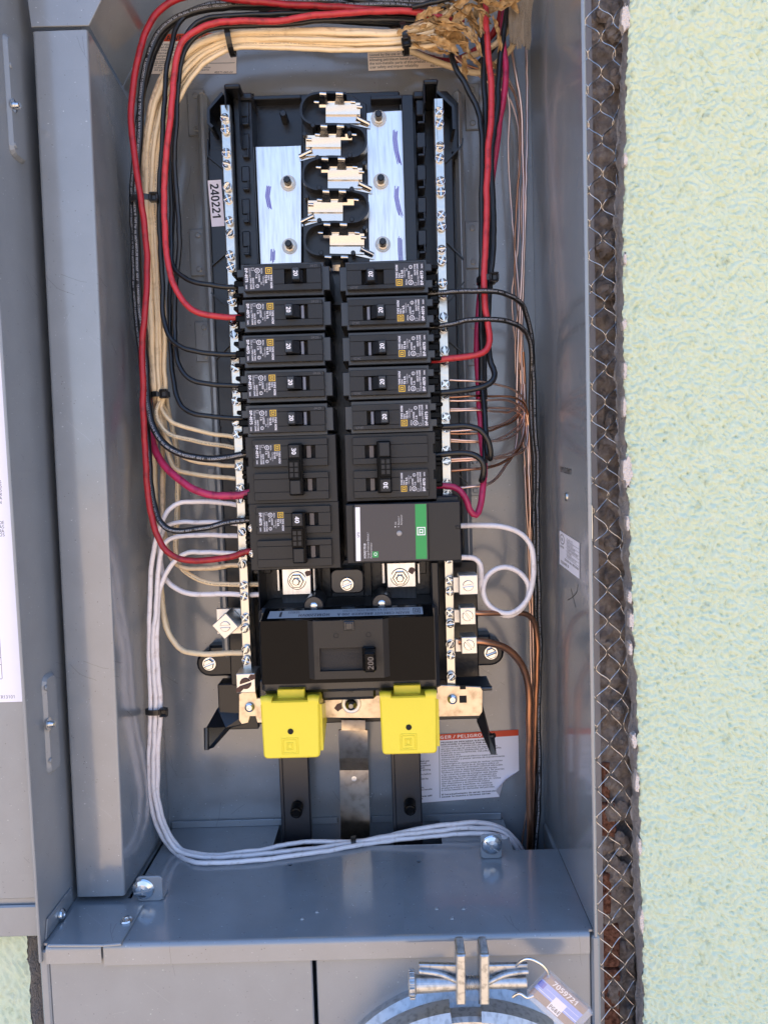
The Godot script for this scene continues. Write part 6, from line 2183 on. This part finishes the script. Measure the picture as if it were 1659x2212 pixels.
func right_hots() -> void:
	var g := "hot wires in the gutter beside the copper grounds"
	wire("red_wire", "glossy red wire hooking back to the third breaker above the surge protector", M.w_red, 0.0024, [[1062, -60, -0.11], [1051, 0, -0.105], [1049.5, 45, -0.1], [1054, 105, -0.097], [1060, 180, -0.095], [1060, 255, -0.094], [1054, 330, -0.093], [1051, 420, -0.092], [1051, 498, -0.091], [1046, 585, -0.09], [1047.5, 660, -0.088], [1055, 710, -0.086], [1057, 735, -0.085], [1050, 755, -0.084], [1030, 766, -0.083], [992, 773, -0.083], [950, 777, -0.083], [925, 779, -0.083]], g)
	wire("black_wire", "glossy black wire hooking back to the fourth breaker above the surge protector", M.w_black, 0.0023, [[1105, -60, -0.125], [1098, 0, -0.12], [1090, 60, -0.115], [1081, 114, -0.112], [1076, 180, -0.11], [1075, 225, -0.108], [1066, 285, -0.106], [1061, 345, -0.105], [1063, 420, -0.104], [1066, 498, -0.102], [1060, 600, -0.099], [1056, 648, -0.097], [1055, 748, -0.093], [1060, 785, -0.09], [1067, 806, -0.087], [1064, 821, -0.085], [1047, 833, -0.084], [1005, 844, -0.083], [950, 848, -0.083], [928, 849, -0.083]], g)
	wire("black_wire", "black wire crossing in front of the mounting pad to join the red wire", M.w_black, 0.0022, [[985, 20, -0.14], [975, 70, -0.13], [971, 99, -0.12], [983, 141, -0.115], [1010, 192, -0.112], [1031, 234, -0.11], [1040, 285, -0.108], [1042, 360, -0.107], [1040, 450, -0.106], [1040, 540, -0.105], [1039, 640, -0.106], [1040, 740, -0.107], [1041, 820, -0.106], [1046, 890, -0.1], [1050, 950, -0.093], [1055, 985, -0.088], [1058, 990, -0.085], [1058, 972, -0.082], [1051, 947, -0.081], [1035, 929, -0.081], [1007, 920, -0.082], [952, 922, -0.083], [930, 923, -0.083]], g)
	wire("black_wire", "black wire behind the glossy red one, ending at the 30 amp breaker there", M.w_black, 0.0023, [[1046, -50, -0.13], [1041, 0, -0.125], [1042, 54, -0.12], [1045, 150, -0.117], [1048, 240, -0.115], [1048, 350, -0.115], [1053, 450, -0.114], [1055, 600, -0.113], [1049, 700, -0.112], [1046, 820, -0.11], [1046, 900, -0.105], [1046, 980, -0.096], [1044, 1030, -0.09], [1040, 1038, -0.085], [1044, 1022, -0.081], [1043, 1000, -0.08], [1029, 986, -0.08], [1007, 980, -0.081], [944, 983, -0.083], [928, 984, -0.083]], g)
	wire("magenta_wire", "magenta wire dropping in a sharp loop to the 30 amp breaker above the surge protector", M.w_mag, 0.0025, [[1100, -60, -0.13], [1092, 0, -0.125], [1086, 60, -0.118], [1085, 93, -0.115], [1091, 135, -0.112], [1090, 195, -0.111], [1080, 255, -0.112], [1070, 330, -0.115], [1058, 430, -0.12], [1045, 560, -0.122], [1034, 670, -0.12], [1030, 748, -0.117], [1034, 848, -0.11], [1037, 900, -0.105], [1041, 960, -0.1], [1045, 1008, -0.094], [1042, 1063, -0.088], [1036, 1099, -0.084], [1028, 1113, -0.082], [1017, 1104, -0.081], [1005, 1077, -0.081], [988, 1056, -0.082], [952, 1050, -0.083], [930, 1050, -0.083]], g)
	var down := [[1153, 858, -0.128], [1157, 948, -0.128], [1161, 1000, -0.128], [1160, 1100, -0.128], [1161, 1203, -0.128], [1166, 1395, -0.13], [1162, 1560, -0.132], [1164, 1700, -0.135], [1158, 1800, -0.138], [1152, 1870, -0.142], [1150, 1920, -0.15]]
	var u1 := [[920, 636, -0.083], [946, 634, -0.083], [1005, 629, -0.083], [1055, 629, -0.085], [1092, 636, -0.09], [1118, 650, -0.1], [1132, 668, -0.112], [1144, 708, -0.122], [1150, 768, -0.126]]
	u1.append_array(down)
	wire("black_wire", "stiff black wire from the topmost breaker above the surge protector to the shelf notch", M.w_black, 0.0020, u1, g, "white")
	var u2 := [[922, 708, -0.083], [947, 705, -0.083], [1005, 693, -0.083], [1055, 690, -0.085], [1100, 696, -0.092], [1126, 708, -0.104], [1141, 730, -0.116], [1148, 775, -0.124]]
	for q in down: u2.append([q[0] - 7 + (8 if q[1] > 1500 else 0), q[1] + 4, q[2] - 0.006])
	wire("black_wire", "stiff black wire from the second breaker above the surge protector to the shelf notch", M.w_black, 0.0020, u2, g, "white")
	# surge protector lead coiled into a ring
	kink_amp = 0.0
	wire("white_lead", "white surge protector lead coiled in two loops beside the lug blocks", M.w_white, 0.0021, [[985, 1137, -0.09], [994, 1136, -0.09], [1035, 1135, -0.09], [1090, 1139, -0.09], [1126, 1154, -0.092], [1146, 1179, -0.094], [1152, 1215, -0.095], [1150, 1258, -0.096], [1136, 1299, -0.096], [1104, 1324, -0.096], [1074, 1320, -0.096], [1050, 1299, -0.096], [1044, 1266, -0.096], [1058, 1238, -0.096], [1090, 1225, -0.097], [1123, 1238, -0.098], [1142, 1269, -0.1], [1130, 1310, -0.101], [1098, 1330, -0.101], [1060, 1312, -0.1], [1040, 1272, -0.098], [1039, 1240, -0.094], [1037, 1219, -0.091], [1026, 1207, -0.09], [999, 1204, -0.09], [985, 1204, -0.09]], "")
	kink_amp = 0.0005

func grounds() -> void:
	var g := "bare copper ground wires"
	rng.seed = 77
	# long vertical runs
	var runs := [[[1102, 86], [1112, 150], [1124, 220], [1128, 300], [1130, 420], [1128, 560], [1122, 700], [1124, 820], [1134, 900], [1141, 1000], [1144, 1100], [1144, 1300], [1148, 1500], [1150, 1700], [1150, 1900]], [[1130, -10], [1136, 80], [1138, 200], [1136, 400], [1130, 600], [1126, 760], [1132, 860], [1142, 940], [1146, 1060], [1150, 1300], [1153, 1500], [1154, 1700], [1152, 1900]], [[985, 110], [1000, 135], [1040, 152], [1078, 165], [1104, 190], [1118, 230], [1122, 330], [1114, 470], [1112, 600], [1126, 740], [1134, 840], [1138, 960], [1142, 1100], [1152, 1320], [1156, 1560], [1154, 1760], [1150, 1900]], [[1094, 190], [1100, 230], [1098, 300], [1102, 420], [1110, 520], [1120, 640], [1112, 760], [1120, 860], [1130, 960], [1136, 1080], [1146, 1240], [1150, 1440], [1146, 1640], [1136, 1760], [1122, 1850]], [[970, 95], [985, 125], [1010, 145], [1050, 175], [1095, 205], [1116, 260], [1120, 380], [1118, 540], [1106, 640], [1116, 780], [1126, 900], [1134, 1010], [1140, 1180], [1148, 1400], [1152, 1600], [1146, 1800], [1140, 1900]], [[1098, 170], [1112, 200], [1124, 240], [1130, 340], [1126, 470], [1131, 600], [1128, 720], [1136, 860], [1140, 980], [1142, 1120], [1147, 1340], [1144, 1560], [1142, 1760], [1146, 1900]]]
	var words := ["brightest of the long copper strands", "copper strand nearest the right wall", "copper strand that starts in the torn paper", "copper strand bowed away from the others", "thin copper strand crossing behind the black wires", "dull copper strand in the middle of the long run"]
	for k in runs.size():
		var a := []
		for q in runs[k]: a.append([q[0], q[1], -0.14 - 0.003 * k + 0.003 * sin(q[1] * 0.013 + k * 1.9)])
		wire("ground_wire", words[k], M.copper if k != 2 else M.copper_dull, 0.0009 if k > 1 else 0.00115, a, g)
	# taps to the bar: those that turn down and those that turn up
	var taps := [[[962, 821, 0], [1030, 823, 0], [1067, 829, 1], [1110, 842, 2], [1133, 866, 3], [1141, 918, 4], [1144, 1040, 4]], [[962, 859, 0], [1017, 855, 0], [1055, 856, 1], [1116, 861, 2], [1136, 882, 3], [1143, 920, 4], [1147, 1060, 4]], [[962, 866, 0], [1030, 865, 0], [1110, 869, 2], [1134, 890, 3], [1142, 940, 4], [1145, 1080, 4]], [[962, 884, 0], [1020, 882, 0], [1062, 881, 1], [1104, 884, 2], [1126, 897, 3], [1137, 920, 4], [1142, 960, 4], [1145, 1100, 4]], [[962, 888, 0], [1035, 886, 0], [1076, 889, 1], [1107, 886, 3], [1120, 870, 4], [1124, 800, 4]], [[962, 932, 0], [1035, 927, 0], [1076, 919, 1], [1104, 905, 2], [1121, 887, 3], [1126, 840, 4], [1124, 700, 4]], [[962, 936, 0], [1035, 936, 0], [1080, 922, 1], [1108, 910, 2], [1122, 890, 3], [1120, 780, 4]], [[962, 953, 0], [1035, 955, 0], [1076, 948, 1], [1106, 931, 2], [1124, 910, 3], [1130, 860, 4], [1126, 700, 4]], [[962, 949, 0], [1030, 952, 0], [1086, 950, 1], [1114, 936, 2], [1130, 912, 3], [1132, 830, 4]], [[962, 993, 0], [1035, 989, 0], [1082, 989, 1], [1115, 982, 2], [1135, 966, 3], [1140, 900, 4]], [[962, 997, 0], [1040, 992, 0], [1086, 984, 1], [1118, 966, 2], [1130, 930, 3], [1130, 820, 4]], [[962, 1018, 0], [1035, 1012, 0], [1076, 1004, 1], [1110, 982, 2], [1127, 953, 3], [1133, 926, 4], [1130, 760, 4]], [[990, 1054, 0], [1049, 1047, 0], [1071, 1033, 1], [1090, 1008, 2], [1108, 981, 3], [1117, 940, 4], [1116, 840, 4], [1120, 700, 4]]]
	for k in taps.size():
		var a := []
		for q in taps[k]: a.append([q[0], q[1], [-0.101, -0.112, -0.122, -0.132, -0.138][q[2]] - 0.001 * (k % 4)])
		wire("ground_wire", "bare copper wire number %s down the bar, %s" % [["one", "two", "three", "four", "five", "six", "seven", "eight", "nine", "ten", "eleven", "twelve", "thirteen"][k], "turning down into the long run" if k < 4 else "turning up into the long run"], M.copper if k % 5 != 1 else M.copper_dull, 0.0009 if k < 11 else 0.0012, a, g)
	wire("ground_wire", "dark heavy copper wire leaving the middle lug block", M.copper_dull, 0.0022, [[1000, 1323, -0.09], [1032, 1324, -0.091], [1063, 1325, -0.094], [1100, 1324, -0.1], [1131, 1325, -0.106], [1150, 1338, -0.112], [1158, 1368, -0.118], [1160, 1430, -0.124], [1157, 1520, -0.13], [1152, 1700, -0.138], [1148, 1900, -0.145]], g)
	wire("ground_wire", "heavy brown copper wire arching from the lowest lug block to the bottom notch", M.copper_dull, 0.0029, [[990, 1385, -0.09], [1032, 1386, -0.091], [1063, 1390, -0.094], [1090, 1399, -0.099], [1112, 1417, -0.104], [1131, 1446, -0.11], [1141, 1482, -0.116], [1143, 1560, -0.122], [1142, 1659, -0.128], [1144, 1780, -0.134], [1146, 1900, -0.142]], g)

# ---------------------------------------------------------------- ties, torn paper, meter ring, seal
func zip_tie(label: String, c: Vector3, axis: Vector3, w: float, d: float, head: float, sw := 0.0042) -> void:
	var t := thing("cable_tie", label, "cable tie", "black cable ties", c)
	axis = axis.normalized()
	var zz := (Vector3(0, 0, 1) - axis * axis.z).normalized()
	var across := axis.cross(zz)
	var st := S()
	var n := 28
	var P := func(i, ro, s) -> Vector3:
		var a: float = TAU * i / n
		return c + across * (cos(a) * (w + ro)) + zz * (sin(a) * (d + ro)) + axis * (s * sw * 0.5)
	for i in n:
		for s in [-1, 1]:
			quad(st, P.call(i, 0.0, s), P.call(i + 1, 0.0, s), P.call(i + 1, 0.0012, s), P.call(i, 0.0012, s), axis * s)
		quad(st, P.call(i, 0.0012, -1), P.call(i + 1, 0.0012, -1), P.call(i + 1, 0.0012, 1), P.call(i, 0.0012, 1), P.call(i, 0.0012, 0) - c)
		quad(st, P.call(i, 0.0, -1), P.call(i + 1, 0.0, -1), P.call(i + 1, 0.0, 1), P.call(i, 0.0, 1), c - P.call(i, 0.0, 0))
	obj("strap", st, M.tie, t)
	st = S()
	var hc := c + across * (w * head) + zz * (d * sqrt(maxf(0.0, 1.0 - head * head * 0.8)) + 0.0024)
	var xf := Transform3D(Basis(across, axis, across.cross(axis)), hc)
	var hs := sw * 0.92
	cbox(st, Vector3(0, hs * 0.72, 0), Vector3(hs * 1.7, hs * 0.4, 0.0048), 0.0007, xf)
	cbox(st, Vector3(0, -hs * 0.72, 0), Vector3(hs * 1.7, hs * 0.4, 0.0048), 0.0007, xf)
	cbox(st, Vector3(hs * 0.68, 0, 0), Vector3(hs * 0.42, hs * 1.2, 0.0046), 0.0006, xf)
	cbox(st, Vector3(-hs * 0.68, 0, 0), Vector3(hs * 0.42, hs * 1.2, 0.0046), 0.0006, xf)
	cbox(st, Vector3(0, 0, -0.0012), Vector3(hs, hs, 0.002), 0.0, xf)
	obj("head", st, M.tie, t)

func build_small() -> void:
	zip_tie("black cable tie round the cream bundle at its bend", V(498, 88, -0.112), Vector3(-1, -0.12, 0), 0.0098, 0.010, 0.85)
	zip_tie("black cable tie round the cream bundle next to the torn paper", V(873, 84, -0.112), Vector3(1, 0.15, 0), 0.0105, 0.010, 0.75)
	zip_tie("black cable tie round the dark red and cream wires", V(317, 437, -0.105), Vector3(0, 1, 0), 0.0105, 0.0125, 0.85)
	zip_tie("black cable tie round the cream wires level with the fourth breaker", V(346, 853, -0.116), Vector3(0, 1, 0), 0.0068, 0.008, 0.8)
	zip_tie("black cable tie round the white wires low in the gutter", V(337, 1536, -0.110), Vector3(0, 1, 0), 0.0072, 0.0042, 1.05)
	zip_tie("black cable tie round the glossy red wire", V(1050, 606, -0.1), Vector3(0, 1, 0), 0.0062, 0.011, 0.75)
	zip_tie("black cable tie round the white wires lying on the shelf", V(766, 1822, -0.1305), Vector3(1, 0.14, 0), 0.0052, 0.0052, 3.0)
	torn_paper()
	meter_ring()

func torn_paper() -> void:
	rng.seed = 41
	var spots := [[925, 30, 0.4, 34, 16], [955, 50, -0.3, 44, 20], [990, 42, 0.7, 40, 22], [1010, 70, -0.9, 36, 20], [975, 78, -0.4, 46, 20], [1000, 92, -1.1, 40, 20], [960, 96, -0.5, 42, 18], [930, 108, -0.25, 44, 14], [1020, 40, -1.2, 40, 18], [1035, 20, 0.9, 38, 18], [1062, 8, -0.2, 40, 20], [1085, 12, 0.2, 40, 20], [1100, 4, -0.6, 30, 16], [985, 20, 0.5, 44, 16], [1030, 88, -1.3, 34, 14], [905, 80, -0.2, 36, 12], [890, 62, 0.1, 34, 14], [1025, 135, -0.8, 34, 16], [1060, 138, -0.5, 26, 14], [1002, 150, -1.4, 26, 12], [945, 22, 0.8, 36, 14], [1042, 56, -1.5, 44, 12], [970, 60, 0.2, 30, 18], [1048, 60, -1.2, 36, 14]]
	for k in 8: spots.append([rng.randf_range(905, 1085), rng.randf_range(-5, 95), rng.randf_range(-1.4, 0.8), rng.randf_range(26, 46), rng.randf_range(5, 11)])
	for q in spots:
		var c := V(q[0], q[1], rng.randf_range(-0.112, -0.088) - (0.02 if q[1] > 120 else 0.0))
		var L: float = q[3] / 2700.0 * rng.randf_range(1.3, 2.0)
		var W: float = q[4] / 2700.0 * rng.randf_range(0.55, 1.1)
		var n := FastNoiseLite.new()
		n.seed = rng.randi()
		n.frequency = 1.0
		var bend := rng.randf_range(-0.9, 0.9)
		var bas := Basis(Vector3(0, 0, 1), q[2]) * Basis(Vector3(1, 0, 0), rng.randf_range(-0.6, 0.6)) * Basis(Vector3(0, 1, 0), rng.randf_range(-0.5, 0.5))
		var nx := 12
		var ny := 6
		var rows := []
		for i in nx + 1:
			var row := []
			for j in ny + 1:
				var s := float(i) / nx - 0.5
				var r := float(j) / ny - 0.5
				var ww := W * (1.0 - 0.5 * pow(absf(s * 2.0), 2.0)) * (1.0 + 0.35 * n.get_noise_2d(s * 4.0, 9.0))
				var fold := (1.0 - absf(fmod(absf(r * 3.0 + s), 1.0) * 2.0 - 1.0)) * 0.0014
				var p := Vector3(s * L + 0.0035 * n.get_noise_2d(r * 7.0, 40.0), r * ww, fold + 0.0035 * n.get_noise_2d(s * 1.6, r * 1.2) + bend * s * s * L)
				p.y += 0.0016 * n.get_noise_2d(s * 5.0, 7.0)
				row.append(c + bas * p)
			rows.append(row)
		var st := S()
		st.set_smooth_group(0)
		for i in nx:
			for j in ny:
				quad(st, rows[i][j], rows[i + 1][j], rows[i + 1][j + 1], rows[i][j + 1], Vector3(0, 0, 1))
		var o := obj("paper_scrap", st, M.kraft)
		meta(o, "torn brown kraft paper scrap among the wires at the box top", "paper scrap", "torn brown paper scraps")
	# cable sheaths and stubs coming down through the top
	var sh := mat(lin(0.27, 0.225, 0.17), 0.85)
	bumpy(sh, 0.04, 4, 83, 30.0, 0.08)
	var sheath := thing("cable_sheath", "frayed grey cable sheath hanging from the box top", "cable sheath", "", V(1120, 95, -0.114))
	for k in 7:
		var st := S()
		var u := 1104.0 + k * 5.6
		var bot := 88.0 + rng.randf_range(-6, 22)
		var p0 := V(u + 10, -60, -0.112 - 0.002 * (k % 3))
		var p1 := V(u + rng.randf_range(-2, 2), bot, -0.110 - 0.002 * ((k + 1) % 3))
		var w := rng.randf_range(0.0022, 0.0036)
		var n := 14
		var row := []
		for i in n + 1:
			var t := float(i) / n
			var c := p0.lerp(p1, t) + Vector3(sin(t * 9.0 + k) * 0.0007, 0, sin(t * 7.0 + k * 2.0) * 0.0012)
			var ww := w * (1.0 if t < 0.85 else lerpf(1.0, 0.45, (t - 0.85) / 0.15))
			row.append([c + Vector3(-ww, rng.randf_range(-1, 1) * 0.0006, -0.0012), c + Vector3(-ww * 0.4, 0, 0.0006), c + Vector3(ww * 0.3, 0, -0.0002), c + Vector3(ww, rng.randf_range(-1, 1) * 0.0006, -0.0010)])
		for i in n:
			for j in 3:
				quad(st, row[i][j], row[i][j + 1], row[i + 1][j + 1], row[i + 1][j], Vector3(0, 0, 1))
		obj("strip", st, sh, sheath)
	wire("cream_wire", "cream wire curling out of the frayed sheath", M.w_cream, 0.0022, [[1112, -50, -0.13], [1112, 10, -0.125], [1102, 55, -0.122], [1076, 90, -0.124], [1040, 112, -0.13], [1000, 125, -0.138]], "wires crossing the top of the box")
	wire("cream_wire", "cream wire sagging below the label on the back sheet", M.w_cream, 0.0024, [[860, 100, -0.15], [900, 116, -0.15], [950, 136, -0.148], [1000, 152, -0.146], [1040, 156, -0.145], [1080, 130, -0.14], [1106, 100, -0.13], [1112, 84, -0.122]], "wires crossing the top of the box")
	wire("red_wire", "dark red wire sagging behind the torn paper", M.w_red2, 0.0026, [[880, 106, -0.158], [930, 126, -0.158], [975, 132, -0.157], [1005, 122, -0.155], [1040, 98, -0.15], [1072, 60, -0.14], [1085, 10, -0.13], [1088, -40, -0.13]], "wires crossing the top of the box")
	wire("cream_wire", "cream wire slanting up through the torn paper", M.w_cream, 0.002, [[930, 60, -0.112], [960, 34, -0.108], [985, 12, -0.106], [1008, -12, -0.106], [1030, -40, -0.108]], "wires crossing the top of the box")
	wire("black_wire", "dark wire stub in the shadow behind the frayed sheath", M.w_black, 0.0024, [[1108, -50, -0.14], [1100, 20, -0.138], [1085, 70, -0.14], [1060, 110, -0.145], [1030, 140, -0.15]], "wires crossing the top of the box")

func meter_ring() -> void:
	var c := V(1018, 2486, 0.02)
	c.z = 0.0
	var t := thing("meter_ring", "cast metal clamp ring with a thumbscrew on the lower meter cover", "meter ring", "", c + Vector3(0, -0.09, 0))
	var st := S()
	lathe(st, [0.1035, -0.004, 0.103, 0.003, 0.0985, 0.008, 0.0965, 0.010, 0.0945, 0.014, 0.090, 0.015, 0.078, 0.015], c, Vector3(0, 0, 1), 96)
	obj("collar", st, M.cast, t)
	st = S()
	var k := 0
	lathe(st, [0.0955, 0.0155, 0.0975, 0.0165, 0.0980, 0.026, 0.0960, 0.0285, 0.0880, 0.0292, 0.0868, 0.0280, 0.0868, 0.0185], c, Vector3(0, 0, 1), 120)
	obj("clamp_band", st, M.cast, t)
	# ears: upright posts with gussets and base straps
	for s in [-1, 1]:
		st = S()
		var u := 996.0 if s < 0 else 1047.0
		var pz := 0.043
		var p0 := V(u, 2172, pz)
		var p1 := V(u, 2064, pz)
		var w := 0.0028
		prism(st, pv([p0.x - w, p0.y, p0.x + w, p0.y, p1.x + w, p1.y, p1.x - w, p1.y]), 0.026, pz, 0.0008)
		# upper fin leaning back
		prism(st, pv([0.026, p1.y - 0.006, 0.0262, p1.y + 0.0015, 0.031, p1.y + 0.0035, pz - 0.003, p1.y + 0.0004, pz - 0.003, p1.y - 0.006]), -0.0022, 0.0022, 0.0006, Transform3D(Basis(Vector3(0, 0, 1), Vector3(0, 1, 0), Vector3(-1, 0, 0)), Vector3(p1.x, 0, 0)))
		obj("post", st, M.cast, t)
		st = S()
		var q0 := V(905 if s < 0 else 1140, 2085, 0.034)
		var q1 := V(905 if s < 0 else 1140, 2098, 0.034)
		var q2 := V(991 if s < 0 else 1053, 2112, 0.034)
		var q3 := V(991 if s < 0 else 1053, 2087, 0.034)
		prism(st, pv([q0.x, q0.y, q1.x, q1.y, q2.x, q2.y, q3.x, q3.y]), 0.0305, 0.0335, 0.0006)
		tube(st, curve([q1 + Vector3(0, 0.0004, 0.0006), q1.lerp(q2, 0.55) + Vector3(0, 0.001, 0.001), q2 + Vector3(0, -0.001, 0.003)], 0.003), 0.0017, 8)
		obj("gusset", st, M.cast, t)
		st = S()
		var a0 := PI * 0.5 + (0.115 if s < 0 else -0.075)
		var a1 := PI * 0.5 + (0.62 if s < 0 else -0.56)
		var prev := []
		for i in 13:
			var a := lerpf(a0, a1, i / 12.0)
			var d := Vector3(cos(a), sin(a), 0)
			var row := [c + d * 0.0985 + Vector3(0, 0, 0.0150), c + d * 0.1050 + Vector3(0, 0, 0.0180), c + d * 0.1045 + Vector3(0, 0, 0.030), c + d * 0.0995 + Vector3(0, 0, 0.0335), c + d * 0.0982 + Vector3(0, 0, 0.031)]
			if i > 0:
				for j in 4:
					quad(st, prev[j], prev[j + 1], row[j + 1], row[j], d * 0.7 + Vector3(0, 0, 0.7 if j > 0 else -0.7))
			prev = row
		obj("base_strap", st, M.cast, t)
	# thumbscrew through both posts
	st = S()
	var y := V(996, 2128, 0.036).y
	var x0 := V(882, 2130, 0.036).x
	var x1 := V(1137, 2128, 0.036).x
	var prof := [0.0, 0.0, 0.0062, 0.0, 0.0074, 0.0008, 0.0074, 0.0040, 0.0060, 0.0046, 0.0054, 0.005, 0.0044, 0.030]
	lathe(st, prof, Vector3(x0, y, 0.034), Vector3(1, 0, 0), 26, false)
	for i in 14:
		var a := TAU * i / 14
		cbox(st, Vector3.ZERO, Vector3(0.0034, 0.0017, 0.0017), 0.0003, Transform3D(Basis(Vector3(1, 0, 0), a), Vector3(x0 + 0.0024, y + cos(a) * 0.0076, 0.034 + sin(a) * 0.0076)))
	lathe(st, [0.0044, 0.030, 0.0036, 0.0305, 0.0036, 0.052, 0.0038, 0.052, 0.0038, x1 - x0, 0.003, x1 - x0 + 0.0006, 0.0, x1 - x0 + 0.0006], Vector3(x0, y, 0.034), Vector3(1, 0, 0), 18)
	var xm := V(1001, 2128, 0.034).x
	for i in 6:
		lathe(st, [0.0034, 0.0, 0.0044, 0.0007, 0.0044, 0.0009, 0.0034, 0.0016], Vector3(xm + 0.0012 + i * 0.0016, y, 0.034), Vector3(1, 0, 0), 16)
	obj("thumbscrew", st, M.cast, t)
	# barrel seal: wire loop and clear tag
	var g := thing("security_seal", "clear plastic seal tag numbered 7059721 hanging from the meter ring", "seal", "", V(1206, 2212, 0.03))
	st = S()
	tube(st, curve([V(1108, 2154, 0.034), V(1122, 2146, 0.036), V(1138, 2155, 0.037), V(1152, 2150, 0.037)], 0.002), 0.0009, 8)
	tube(st, curve([V(1108, 2100, 0.030), V(1118, 2082, 0.034), V(1140, 2071, 0.037), V(1164, 2080, 0.038), V(1180, 2096, 0.037), V(1185, 2110, 0.036)], 0.002), 0.0009, 8)
	obj("seal_wire", st, M.galv, g)
	var A := V(1186, 2107, 0.036)
	var B := V(1274, 2186, 0.036)
	var Dn := V(1144, 2151, 0.036)
	var ax := (B - A)
	var dn := (Dn - A)
	var Cc := B + dn
	var im := blank(320, 180, Color(0.50, 0.40, 0.33))
	im.fill_rect(Rect2i(0, 56, 320, 76), Color(0.50, 0.60, 0.90))
	im.fill_rect(Rect2i(0, 64, 46, 40), Color(0.05, 0.16, 0.72))
	im.fill_rect(Rect2i(20, 116, 300, 5), Color(0.85, 0.87, 0.95))
	im.fill_rect(Rect2i(60, 84, 250, 4), Color(0.75, 0.79, 0.95))
	glyphs(im, "7059721", 64, 46, 44, Color(0.95, 0.94, 0.95), true, 1.15)
	im.fill_rect(Rect2i(134, 84, 86, 92), Color(0.93, 0.92, 0.94))
	glyphs(im, "▲", 168, 122, 34, Color(0.2, 0.2, 0.25))
	glyphs(im, "PG&E", 138, 166, 36, Color(0.12, 0.12, 0.14), true, 0.85)
	var off := Vector3(0, 0, -0.003)
	st = sheet(A + off, B + off, Cc + off, Dn + off)
	obj("printed_card", st, printed(im, 0.25), g)
	var nrm := Vector3(0, 0, 1)
	st = S()
	var xd := ax.normalized()
	var yd := (-dn).normalized()
	cbox(st, Vector3.ZERO, Vector3(ax.length() + 0.003, dn.length() + 0.003, 0.0075), 0.0012, Transform3D(Basis(xd, yd, xd.cross(yd)), (A + Cc) * 0.5 + Vector3(0, 0, -0.0012)))
	var cl := mat(Color(0.9, 0.9, 0.93, 0.22), 0.06)
	cl.transparency = BaseMaterial3D.TRANSPARENCY_ALPHA
	obj("clear_case", st, cl, g)
